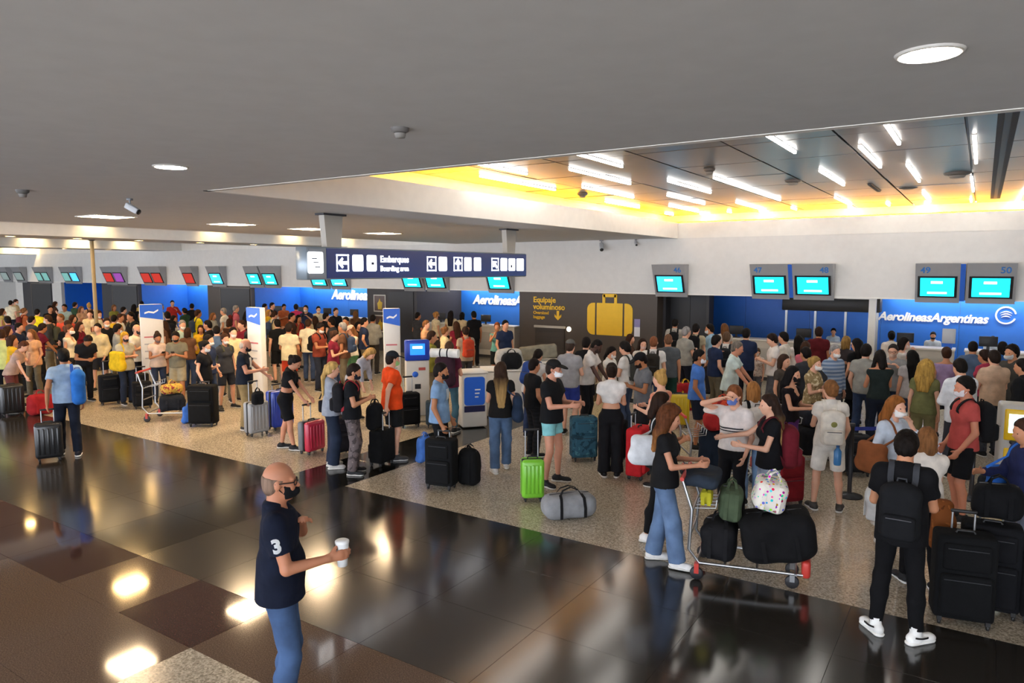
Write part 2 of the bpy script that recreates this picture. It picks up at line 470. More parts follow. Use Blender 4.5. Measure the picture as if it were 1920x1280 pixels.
# ---- closing walls of the hall
struct(boxobj('wall_left', -78.2, -78, -10, 23, 0, CZ + 0.7, WHITE))
struct(boxobj('wall_right', 14, 14.2, -10, 23, 0, TOPZ + 0.1, WHITE))

# ---- airline lettering on the blue walls
WL = plain('f4f6f8', 0.5)
def logo(cx, z, r, parent, y):
    m = MB()
    for r0, r1, a0, a1 in ((r * 0.84, r, 0.2, 5.9),):
        N = 28; v = []; f = []
        for i in range(N + 1):
            a = a0 + (a1 - a0) * i / N
            for rr in (r0, r1):
                for yy in (y, y - 0.02): v.append((cx + rr * math.cos(a), yy, z + rr * math.sin(a)))
        for i in range(N):
            b = i * 4; f += [(b + 1, b + 3, b + 7, b + 5), (b, b + 4, b + 6, b + 2), (b, b + 1, b + 5, b + 4), (b + 2, b + 6, b + 7, b + 3)]
        m.add(v, f)
    m.build('emblem_ring', WL, parent)
    w = MB()
    for s, dz in ((1, 0.22), (0.9, 0.0), (0.75, -0.22)):
        q = []
        for i in range(9):
            t = i / 8; q.append((cx - 0.55 * r * s + 1.15 * r * s * t, z + dz * r + 0.26 * r * math.sin(t * PI) * s))
        q2 = [(a, b - 0.13 * r * math.sin((i + 0.4) / 8.8 * PI)) for i, (a, b) in enumerate(q)]
        w.prism(q + q2[::-1], y - 0.02, y)
    w.build('emblem_bird', WL, parent)
def sign_text(pa, pb, py, label):
    a = aty(pa, py, BACK - 0.05); b = aty(pb, py, BACK - 0.05)
    e = tag(empty('airline_sign', (a.x, BACK - 0.04, a.z)), label, 'sign', 'airline lettering on the blue walls')
    t = text('lettering', 'AerolineasArgentinas', 1.0, WL, e, (0, 0, 0), (1, 0, 0), (0, 0, 1), 0.012, shear=0.25, offset=0.034, spacing=0.95)
    xs = [v.co.x for v in t.data.vertices]; w = max(xs) - min(xs); s = (b.x - a.x) / w
    t.data.transform(Matrix.Diagonal((s, 1, s * 1.02, 1)))
    return e, a, b, s
e, a, b, s = sign_text(1646, 1856, 599, 'white slanted airline name with round bird emblem on the blue wall beside the portal')
c = aty(1886, 591, BACK - 0.05)
logo(c.x - a.x, c.z - a.z, 0.23, e, -0.0)
sign_text(887, 1052, 569, 'white airline name running behind the dark oversized baggage wall')
sign_text(622, 775, 560, 'white airline name running behind the dark poster pier')
e = tag(empty('airline_emblem', aty(260, 547, BACK - 0.05)), 'white round bird emblem on the blue wall by the tall white totem', 'sign')
logo(0, 0, 0.33, e, 0.0)

# ---- oversized baggage wall
YL = plain('f2c21a', 0.5)
e = tag(empty('oversized_baggage_sign', (-12.6, HY + 0.03, 0)), 'yellow two-language oversized baggage lettering with down arrow on the brown wall', 'sign')
def OB(px, py): p = aty(px, py, HY + 0.02); return p.x + 12.6, p.z
for s_, px, py, h in (('Equipaje', 1000, 566, 0.25), ('voluminoso', 1000, 579, 0.25), ('Oversized', 1000, 588, 0.14), ('baggage', 1000, 596, 0.14)):
    x, z = OB(px, py)
    text('lettering', s_, h, YL, e, (x, -0.012, z), (1, 0, 0), (0, 0, 1), 0.006, offset=0.006 if h > 0.2 else 0.002)
x, z = OB(1046, 592)
MB().prism([(x - 0.045, z + 0.16), (x + 0.045, z + 0.16), (x + 0.045, z - 0.02), (x + 0.12, z + 0.05), (x + 0.12, z - 0.03), (x, z - 0.14), (x - 0.12, z - 0.03), (x - 0.12, z + 0.05), (x - 0.045, z - 0.02)], -0.012, 0.0).build('arrow', YL, e)
# the big yellow suitcase pictogram
a = aty(1101, 567, HY); b = aty(1185, 631, HY); w = b.x - a.x; h = a.z - b.z
e = tag(empty('suitcase_pictogram', (a.x, HY + 0.028, b.z)), 'big yellow suitcase pictogram on the brown baggage wall', 'sign')
def rrect(x0, x1, z0, z1, r, which=(1, 1, 1, 1)):
    pts = []
    for (cx, cz, a0), on in zip(((x1 - r, z0 + r, -90), (x1 - r, z1 - r, 0), (x0 + r, z1 - r, 90), (x0 + r, z0 + r, 180)), which):
        if on: pts += [(cx + r * math.cos(R_(a0 + i * 18)), cz + r * math.sin(R_(a0 + i * 18))) for i in range(6)]
        else: pts.append({-90: (x1, z0), 0: (x1, z1), 90: (x0, z1), 180: (x0, z0)}[a0])
    return pts
MB().prism(rrect(0, w * 0.175, 0, h, 0.2, (0, 0, 1, 1)), -0.02, 0).build('case_side', YL, e)
MB().prism(rrect(w * 0.215, w * 0.785, 0, h, 0.02), -0.02, 0).build('case_middle', YL, e)
MB().prism(rrect(w * 0.825, w, 0, h, 0.2, (1, 1, 0, 0)), -0.02, 0).build('case_side', YL, e)
hz = h + 0.28
MB().box(w * 0.34, w * 0.40, -0.02, 0, h, hz - 0.02).box(w * 0.60, w * 0.66, -0.02, 0, h, hz - 0.02).box(w * 0.36, w * 0.64, -0.02, 0, hz - 0.1, hz).build('case_handle', YL, e)
# bulky baggage hatch with bright lintel, round call button, notice
a = aty(1004, 609, HY); b = aty(1058, 650, HY)
e = tag(empty('baggage_hatch', (a.x, HY + 0.02, 0)), 'dark roller hatch with a pale metal lintel under the baggage lettering', 'hatch')
w = b.x - a.x
boxobj('shutter', 0, w, -0.03, 0.006, 0.0, a.z - 0.06, plain('332d29', 0.45), e)
for i in range(int((a.z - 0.12) / 0.17)): boxobj('slat', 0.03, w - 0.03, -0.04, -0.03, 0.05 + i * 0.17, 0.05 + i * 0.17 + 0.15, plain('3a332e', 0.4), e)
boxobj('lintel', -0.03, w + 0.03, -0.07, 0.006, a.z - 0.07, a.z, plain('b9b2a6', 0.35, 0.5), e)
p = aty(1066, 617, HY)
e = tag(empty('call_button', (p.x, HY + 0.03, p.z)), 'small round white wall lamp beside the baggage hatch', 'lamp')
MB().lathe([(0.0, -0.05), (0.06, -0.045), (0.075, -0.02), (0.075, 0.0)], axis='y').build('cover', glow('ffe9c9', 2.0), e)
MB().lathe([(0.075, 0.0), (0.09, -0.012), (0.09, 0.0)], axis='y').build('rim', STEEL, e)
p = aty(1194, 612, HY)
e = tag(empty('wall_notice', (p.x, HY + 0.03, p.z)), 'narrow white and violet notice beside the yellow suitcase pictogram', 'notice')
boxobj('sheet', -0.09, 0.09, -0.012, 0, -0.3, -0.02, plain('dddfe8', 0.5), e); boxobj('sheet_head', -0.09, 0.09, -0.012, 0, -0.02, 0.22, plain('8d86b8', 0.5), e)

# ---- desk monitors on the header
def monitor(x0, x1, num, side, scr, label, divider=False):
    e = tag(empty('desk_monitor', (x0, HY, HB - 0.06)), label, 'monitor', 'tilted desk monitors along the header')
    w = x1 - x0; T = 0.42; Hh = 0.92
    MB().prism([(-0.014, 0.0), (-0.05, 0.0), (-T, Hh), (-0.014, Hh)], 0, w, 'yz').build('housing', plain('a5a6a9', 0.4, 0.3), e)
    up = Vector((0, -(T - 0.05), Hh)); L = up.length; up.normalize(); nrm = Vector((0, -up.z, up.y)); o = Vector((0, -0.05, 0))
    def slab(name, u0, u1, s0, s1, t0, t1, mat):
        m = MB(); v = []
        for t in (t0, t1):
            for s_ in (s0, s1):
                for u in (u0, u1): v.append(o + Vector((u, 0, 0)) + up * s_ * L + nrm * t)
        m.add(v, [(0, 2, 3, 1), (4, 5, 7, 6), (0, 1, 5, 4), (2, 6, 7, 3), (0, 4, 6, 2), (1, 3, 7, 5)]).build(name, mat, e)
    k = len(scr)
    for i, sc in enumerate(scr):
        a, b = w * i / k, w * (i + 1) / k; g = 0.06 * (b - a)
        slab('bezel', a + g, b - g, 0.14, 0.68, 0.0, 0.02, BLACKP)
        slab('screen', a + 2 * g, b - 2 * g, 0.18, 0.64, 0.018, 0.025, glow(sc[0], sc[1]))
        if sc[1] > 1:
            u = (a + b) / 2; q = (b - a)
            slab('screen_mark', u - 0.14 * q, u + 0.12 * q, 0.50, 0.56, 0.024, 0.027, glow('f2fbff', 1.6))
            slab('screen_mark', u - 0.22 * q, u + 0.22 * q, 0.24, 0.29, 0.024, 0.027, glow('c9f6ff', 1.4))
    if num:
        x = 0.10 if side == 'L' else w - 0.10
        pt = o + Vector((x, 0, 0)) + up * 0.76 * L + nrm * 0.002
        text('desk_number', num, 0.21, plain('3a78c0', 0.5), e, pt, (1, 0, 0), up, 0.003, 'LEFT' if side == 'L' else 'RIGHT', offset=0.004)
    if divider:
        slab('divider', w, w + 0.10, 0.05, 0.98, -0.012, 0.004, plain('2a62c4', 0.5))
CY = ('14c8e6', 1.35); CY2 = ('2ab4f0', 1.4); TE = ('1fa7b8', 1.1); RD = ('a02a22', 0.55); PU = ('7a3b86', 0.6); GT = ('5f8f8a', 0.6); GB = ('3f9be0', 1.0); DM = ('6f7c7a', 0.5)
for x0, x1, num, side, scr, lab, dv in (
    (-7.9, -6.95, '46', 'R', [CY2], 'desk monitor 46 standing alone over the dark doorway', 0),
    (-5.16, -4.2, '47', 'L', [CY], 'desk monitor 47, first of the pair above the blue wall and shutter box', 1), (-4.1, -3.13, '48', 'R', [CY], 'desk monitor 48 directly over the dark shutter box', 0),
    (-1.34, -0.44, '49', 'L', [CY], 'desk monitor 49 above the airline name, next to the portal post', 1), (-0.32, 0.62, '50', 'R', [CY], 'desk monitor 50 above the round bird emblem', 0),
    (-13.82, -12.82, '', 'R', [CY], 'desk monitor at the end of the blue bay, next to the brown baggage wall', 0),
    (-17.58, -16.62, '', 'L', [CY], 'desk monitor above the poster pier, left of a pair', 0), (-16.5, -15.53, '', 'R', [CY], 'desk monitor beside the poster pier, right of a pair', 0),
    (-22.47, -21.48, '', 'L', [TE], 'darker teal desk monitor of the pair behind the hanging sign', 0), (-21.36, -20.36, '', 'R', [CY2], 'brighter blue desk monitor of the pair behind the hanging sign', 0),
    (-26.45, -25.5, '', 'L', [TE], 'teal desk monitor over the edge of the brown service pier', 0), (-25.4, -24.45, '', 'R', [TE], 'teal desk monitor, right of the pair near the brown service pier', 0),
    (-29.12, -28.14, '', 'R', [CY2], 'single bright blue desk monitor over the brown service pier', 0),
    (-31.14, -30.26, '', 'L', [RD], 'single desk monitor with a red screen', 0),
    (-34.71, -32.85, '', 'L', [RD, RD], 'wide desk monitor with two red screens', 0),
    (-38.25, -36.33, '', 'L', [RD, PU], 'wide desk monitor with a red and a purple screen', 0),
    (-42.67, -40.9, '', 'L', [GT, GB], 'wide desk monitor with a green and a blue screen', 0),
    (-45.83, -44.22, '', 'L', [GT, GT], 'wide desk monitor with two dull green screens', 0),
    (-48.57, -47.4, '', 'L', [DM], 'dim desk monitor beside the two dull green screens', 0), (-50.38, -49.3, '', 'L', [DM], 'dim desk monitor at the far end of the row', 0)):
    monitor(x0, x1, num, side, scr, lab, dv)

# ---- hanging direction sign
SX = -8.6
y0 = atx(575, 490, SX).y; y1 = atx(987, 500, SX).y; z0, z1 = 2.89, 3.40
hs = tag(empty('hanging_sign', (SX, y0, z0)), 'long dark blue hanging direction sign with white pictograms', 'sign')
L = y1 - y0; Hs = z1 - z0
MB().rbox(-0.26, 0, 0, L, 0, Hs, 0.015, 1).build('sign_box', plain('9aa7b2', 0.35, 0.4), hs)
ye = atx(612, 490, SX).y - y0
boxobj('blue_face', -0.005, 0.008, ye, L - 0.02, 0.02, Hs - 0.02, plain('263a80', 0.35), hs)
boxobj('grey_face', -0.005, 0.006, 0.04, ye - 0.01, 0.03, Hs - 0.03, plain('8b929c', 0.4), hs)
WG = glow('ffffff', 1.15)
def sy(px): return atx(px, 490, SX).y - y0
def panel(pa, pb, za=0.13, zb=0.40, name='pictogram_tile', mat=WG):
    r = 0.03; a, b = sy(pa), sy(pb)
    return MB().prism([(y, z) for y, z in rrect(a, b, za, zb, r)], 0.008, 0.014, 'yz').build(name, mat, hs)
panel(576, 605, 0.10, 0.43)
for pa, pb in ((660, 680), (687, 705), (822, 837), (870, 883), (888, 901), (938, 950), (953, 965), (968, 981)): panel(pa, pb)
NV = plain('16265c', 0.3)
def arrow_tile(pa, pb, ang):
    a, b = sy(pa), sy(pb); za, zb = 0.13, 0.40; t = 0.022
    MB().box(0.008, 0.014, a, b, za, za + t).box(0.008, 0.014, a, b, zb - t, zb).box(0.008, 0.014, b - t, b, za, zb).box(0.008, 0.014, a, a + t, za, zb).build('arrow_frame', WG, hs)
    cy, cz, r = (a + b) / 2, (za + zb) / 2, 0.40 * min(b - a, zb - za)
    pts = [(-1, 0), (-0.1, 0.85), (0.15, 0.6), (-0.15, 0.26), (1, 0.26), (1, -0.26), (-0.15, -0.26), (0.15, -0.6), (-0.1, -0.85)]
    ca, sa = math.cos(ang), math.sin(ang)
    MB().prism([(cy + r * (x * ca - z * sa), cz + r * (x * sa + z * ca)) for x, z in pts], 0.008, 0.016, 'yz').build('arrow', WG, hs)
arrow_tile(630, 653, 0); arrow_tile(800, 817, 0); arrow_tile(850, 866, -PI / 2); arrow_tile(921, 934, -PI / 4)
NVI = plain('2b3458', 0.5)
def icon(pa, shapes):
    for (u0, u1, v0, v1) in shapes:
        a = sy(pa); boxobj('pictogram', 0.014, 0.018, a + u0, a + u1, v0, v1, NVI, hs)
icon(687, [(0.10, 0.16, 0.24, 0.28)]); icon(953, [(0.08, 0.13, 0.2, 0.26)])
icon(576, [(0.08, 0.18, 0.32, 0.335), (0.11, 0.21, 0.26, 0.275), (0.14, 0.24, 0.19, 0.205)])
for s_, zz, hh in (('Embarques', 0.285, 0.155), ('Boarding area', 0.135, 0.125)):
    t = text('lettering', s_, hh, WG, hs, (0.011, sy(712), zz), (0, 1, 0), (0, 0, 1), 0.003, offset=0.004)
    ys = [v.co.y for v in t.data.vertices]; k = (sy(765) - sy(712)) / (max(ys) - min(ys)); q = min(ys)
    for v in t.data.vertices: v.co.y = q + (v.co.y - q) * k
for px in (622, 955):
    yy = atx(px, 440, SX - 0.13).y - y0
    MB().prism([(yy - 0.2, CZ - z0 + 0.01), (yy + 0.2, CZ - z0 + 0.01), (yy + 0.15, Hs - 0.01), (yy - 0.15, Hs - 0.01)], -0.2, -0.08, 'yz').build('hanger', plain('b6b1a8', 0.5), hs)
    boxobj('hanger_plate', -0.24, -0.04, yy - 0.24, yy + 0.24, CZ - z0 - 0.03, CZ - z0 + 0.004, DGREY, hs)

# ---- ceiling fittings
def downlight(x, y, r, label, power, col='fff4ea', z=CZ, name='downlight'):
    e = tag(empty(name, (x, y, z)), label, 'light', 'round downlights')
    MB().lathe([(0, -0.006), (r * 0.6, -0.006), (r * 0.9, -0.004), (r * 0.9, 0.004)], seg=28).build('lens', glow(col, power), e)
    MB().lathe([(r * 0.9, 0.004), (r * 0.9, -0.012), (r, -0.008), (r * 1.06, 0.004)], seg=28).build('trim_ring', WHITE, e)
def squarelight(x, y, s, label, power, col='fff0d8', z=CZ):
    e = tag(empty('panel_light', (x, y, z)), label, 'light', 'square ceiling lights')
    boxobj('diffuser', -s / 2, s / 2, -s / 2, s / 2, -0.006, 0.002, glow(col, power), e)
    MB().box(-s / 2 - 0.03, -s / 2, -s / 2 - 0.03, s / 2 + 0.03, -0.012, 0.002).box(s / 2, s / 2 + 0.03, -s / 2 - 0.03, s / 2 + 0.03, -0.012, 0.002).box(-s / 2, s / 2, -s / 2 - 0.03, -s / 2, -0.012, 0.002).box(-s / 2, s / 2, s / 2, s / 2 + 0.03, -0.012, 0.002).build('frame', WHITE, e)
p = atz(1743, 99, CZ); downlight(p.x, p.y, 0.125, 'round downlight alone in the grey ceiling before the panelled bay', 80)
p = atz(320, 312, CZ); downlight(p.x, p.y, 0.14, 'round downlight in the grey ceiling near the security camera', 80)
for i, px in enumerate(((208, 405), (436, 420), (577, 429), (720, 437))):
    p = atz(px[0], px[1], CZ); squarelight(-12.28, p.y, 0.62, ['ceiling light nearest the security camera in the row beside the sign', 'second ceiling light of the row beside the hanging sign', 'third ceiling light of the row, left of the sign hanger', 'fourth ceiling light of the row, behind the sign hanger'][i], 40, 'ffdcae')
for i, (x, y) in enumerate([(-21.55, atx(q, 450, -21.55).y) for q in (20, 145, 260, 375, 475)] + [(-32.5, atx(q, 470, -32.5).y) for q in (43, 120, 204)]):
    downlight(x, y, 0.13, 'small round lamp under a narrow far ceiling beam', 60, 'ffcf80')
# two lamps inside the far bays: their rectangles are mirrored in the polished floor
squarelight(-16.95, 8.83, 0.62, 'square warm lamp in the ceiling bay next to the hanging sign', 60, 'ffd08a', TOPZ + 0.018)
squarelight(-24.1, 9.08, 0.62, 'square warm lamp in the second ceiling bay from the hanging sign', 60, 'ffd08a', TOPZ + 0.018)
# the row of round downlights of the front ceiling goes on at the same spacing beyond the frame
for nm, x in (('left', -11.6), ('far_left', -17.3), ('right', 5.45)):
    downlight(x, 3.52, 0.13, 'round downlight of the front ceiling row, continued beyond the grey ceiling in view', 80, name='downlight_%s_offscreen' % nm)
LZ = TOPZ - 0.06
lines = [(1425, 245.6, 1488.7, 288), (1655.6, 224, 1683.7, 272), (1612.5, 276.7, 1650, 315), (1704.3, 310.5, 1721, 342), (1829, 258, 1828, 307.5), (1823.5, 333.7, 1823, 360),
 (1822.4, 374, 1821.7, 393.7), (1539, 321.7, 1580.6, 348.7), (1346, 334.5, 1456.8, 376.9), (1256, 340.5, 1329, 363), (1256, 367.5, 1317, 384), (1255.5, 387, 1308.7, 398),
 (1250.6, 401, 1297.5, 410.6), (1383.7, 380.6, 1428.7, 394.5), (1366.9, 397.5, 1408, 408), (1351.9, 408.7, 1391, 417), (1488.7, 390.7, 1520.6, 403.9), (1462.5, 405, 1494, 416),
 (1567.5, 371, 1593.7, 385.5), (1616, 399, 1635, 411), (1665, 382.5, 1682, 397.5), (1732.5, 362.6, 1742, 379.5), (1748.6, 393.7, 1754, 408.7), (1919, 359, 1912.5, 373), (1905, 389, 1893.7, 404),
 (1061, 283.7, 1164, 314.5), (1072.5, 319, 1177.5, 346.7), (1096.9, 352, 1183, 371.9), (873.7, 304, 986, 328), (911, 330.6, 1031, 358), (710.6, 321, 834, 340), (956, 360, 1053.7, 377.5), (1140, 379, 1194, 390.6)]
LG = glow('fffaf2', 11)
for i, (xa, ya, xb, yb) in enumerate(lines):
    a = atz(xa, ya, LZ); b = atz(xb, yb, LZ); x = (a.x + b.x) / 2
    ya_, yb_ = max(a.y, 5.3), min(b.y, 19.4)
    ym_ = (ya_ + yb_) / 2
    lab = 'slim linear lamp on the panelled ceiling ' + ('near the fascia beside the hanging sign' if x < -4.4 and ym_ < 15 else 'close to the yellow cove above the desk header' if ym_ > 14.5 else 'in line with the dark rail' if x > -0.6 else 'in the middle of the panels')
    e = tag(empty('linear_light', (x, ym_, TOPZ)), lab, 'light', 'linear lamps of the panelled ceiling')
    l = (yb_ - ya_) / 2
    boxobj('diffuser', -0.017, 0.017, -l, l, -0.06, -0.025, LG, e)
    boxobj('channel', -0.024, 0.024, -l - 0.02, l + 0.02, -0.03, 0.0, STEEL, e)
a = atz(1623.7, 343, LZ); b = atz(1650, 364.5, LZ)
e = tag(empty('linear_light', (a.x, (a.y + b.y) / 2, TOPZ)), 'unlit dark linear lamp among the lit ones on the panelled ceiling', 'light')
boxobj('diffuser', -0.03, 0.03, -0.7, 0.7, -0.05, -0.02, DGREY, e); boxobj('channel', -0.045, 0.045, -0.72, 0.72, -0.025, 0.0, BLACKP, e)
# extra rows of the same lamps continue beyond the frame on the right
for i in range(8):
    e = tag(empty('linear_light_right_%d_offscreen' % (i + 1), (2.2 + (i % 2) * 2.4, 6.5 + 3.0 * (i // 2), TOPZ)), 'slim linear lamp on the panelled ceiling beyond the dark rail', 'light', 'linear lamps of the panelled ceiling')
    boxobj('diffuser', -0.017, 0.017, -0.8, 0.8, -0.06, -0.025, LG, e); boxobj('channel', -0.024, 0.024, -0.82, 0.82, -0.03, 0.0, STEEL, e)
# dark rail on the panelled ceiling
a = atz(1917, 222, TOPZ - 0.05); b = atz(1857, 400, TOPZ - 0.05)
e = tag(empty('ceiling_rail', (0.12, 5.2, TOPZ)), 'thick dark rail running across the panelled ceiling', 'rail')
boxobj('rail_body', -0.09, 0.09, 0, 13.6, -0.05, 0, DGREY, e); boxobj('rail_slot', -0.03, 0.03, 0.05, 13.55, -0.058, -0.05, BLACKP, e)
def ceiling_disc(px, py, r, z, lab, mat=STEEL, dz=0.07):
    p = atz(px, py, z)
    e = tag(empty('ceiling_speaker' if r > 0.12 else 'smoke_detector', (p.x, p.y, z)), lab, 'speaker' if r > 0.12 else 'detector')
    MB().lathe([(0, -dz), (r * 0.5, -dz), (r * 0.62, -dz * 0.55)], seg=18).build('cap', plain('8b8884', 0.5), e)
    MB().lathe([(r * 0.62, -dz * 0.5), (r * 0.9, -dz * 0.35), (r, 0.002)], seg=18).build('base', mat, e)
PT = plain('6d6a68', 0.5)
for px, py, r, lab in ((1795, 324, 0.2, 'round ceiling speaker between the row of lamps and the dark rail'), (1800, 385, 0.2, 'farther round ceiling speaker beside the dark rail'),
    (1487, 338, 0.14, 'round ceiling speaker among the lamps in the middle of the panels'), (1576, 393, 0.14, 'round ceiling speaker near the yellow cove at the far side'),
    (1703, 352, 0.17, 'flat dark round vent in the panelled ceiling'), (1735, 402, 0.17, 'flat dark round vent near the yellow cove'), (1330, 317, 0.09, 'small detector on the panelled ceiling beside the long lamp'),
    (1092, 363, 0.11, 'small detector at the panelled ceiling near the yellow side')):
    ceiling_disc(px, py, r, TOPZ - 0.02, lab, PT, 0.03 if 'vent' in lab else 0.08)
ceiling_disc(750, 240, 0.06, CZ, 'small detector on the plain grey ceiling before the bay', PT, 0.06)
ceiling_disc(42, 356, 0.07, CZ, 'small detector on the grey ceiling far from the bay, beyond the security camera', PT, 0.08)
def security_cam(loc, rz, lab, tilt=0.5, s=1.0):
    e = tag(empty('security_camera', loc, rz), lab, 'camera'); e.scale = (s, s, s)
    MB().lathe([(0, 0.0), (0.05, 0.0), (0.05, -0.03), (0, -0.03)], seg=14).tube([(0, 0, -0.03), (0, 0, -0.12)], 0.014).build('mount', plain('8e9298', 0.5), e)
    b = MB().rbox(-0.05, 0.05, -0.11, 0.13, -0.05, 0.05, 0.02, 2).build('camera_body', plain('c6c9cd', 0.4), e); b.location = (0, 0.03, -0.16); b.rotation_euler = (-tilt, 0, 0)
    MB().lathe([(0, 0.145), (0.045, 0.145), (0.045, 0.125)], axis='y', seg=14).build('lens', BLACKP, b)
p = atz(243, 372, CZ); security_cam((p.x, p.y, CZ), -1.1, 'white and black security camera under the grey ceiling', 0.5, 0.75)
p = aty(1127, 455, HY - 0.12); security_cam((p.x, HY - 0.1, CZ), -2.6, 'dark security camera high on the white header left of monitor 46', 0.7, 1.2)
p = aty(1190, 457, HY - 0.12); security_cam((p.x, HY - 0.06, CZ), -2.4, 'smaller security camera high on the white header nearer monitor 46', 0.7, 0.7)
# wall-wash spots aimed at the fascia bands
def spot(loc, tgt, col, power, lab):
    e = tag(empty('spot_lamp', loc), lab, 'light', 'spots washing the fascia')
    d = (Vector(tgt) - Vector(loc)).normalized()
    MB().tube([Vector((0, 0, 0.0)), Vector((0, 0, -0.05)), Vector((0, 0, -0.05)) + d * 0.02], 0.014).tube([Vector((0, 0, -0.05)) - d * 0.05, Vector((0, 0, -0.05)) + d * 0.05], 0.035, 12).build('lamp_can', STEEL, e)
    ld = bpy.data.lights.new('spot_beam', 'SPOT'); ld.energy = power; ld.color = srgb(col)[:3]; ld.spot_size = R_(115); ld.spot_blend = 0.9; ld.shadow_soft_size = 0.03
    lo = bpy.data.objects.new('spot_beam', ld); COL.objects.link(lo); lo.parent = e
    lo.location = Vector((0, 0, -0.05)) + d * 0.06; lo.rotation_euler = d.to_track_quat('-Z', 'Y').to_euler()
# one for each pool of light that is seen on the far fascia bands
for k, pxs in ((1, (180, 400, 545, 720)), (2, (60, 150, 235)), (3, (20, 85))):
    for px in pxs:
        yy = min(19.2, atx(px, 450, XLs[k]).y)
        spot((XLs[k] + 0.5, yy, TOPZ + 0.02), (XLs[k], yy, 4.12), 'ffdca0', (30, 60, 70)[k - 1], 'small warm spot washing the fascia of a far ceiling bay')
# thin pole standing in the crowd
p = atz(186, 694, 0)
e = tag(empty('pole', (p.x, p.y, 0)), 'thin tan pole from floor to ceiling in the far crowd', 'pole')
MB().lathe([(0.055, 0), (0.055, CZ)], seg=14).build('shaft', plain('a08c62', 0.5), e); MB().lathe([(0, 0.001), (0.16, 0.0), (0.16, 0.03), (0.06, 0.05)], seg=18).build('foot', DGREY, e)
MB().lathe([(0.06, CZ - 0.03), (0.1, CZ - 0.01), (0.1, CZ)], seg=14).build('cap', DGREY, e)
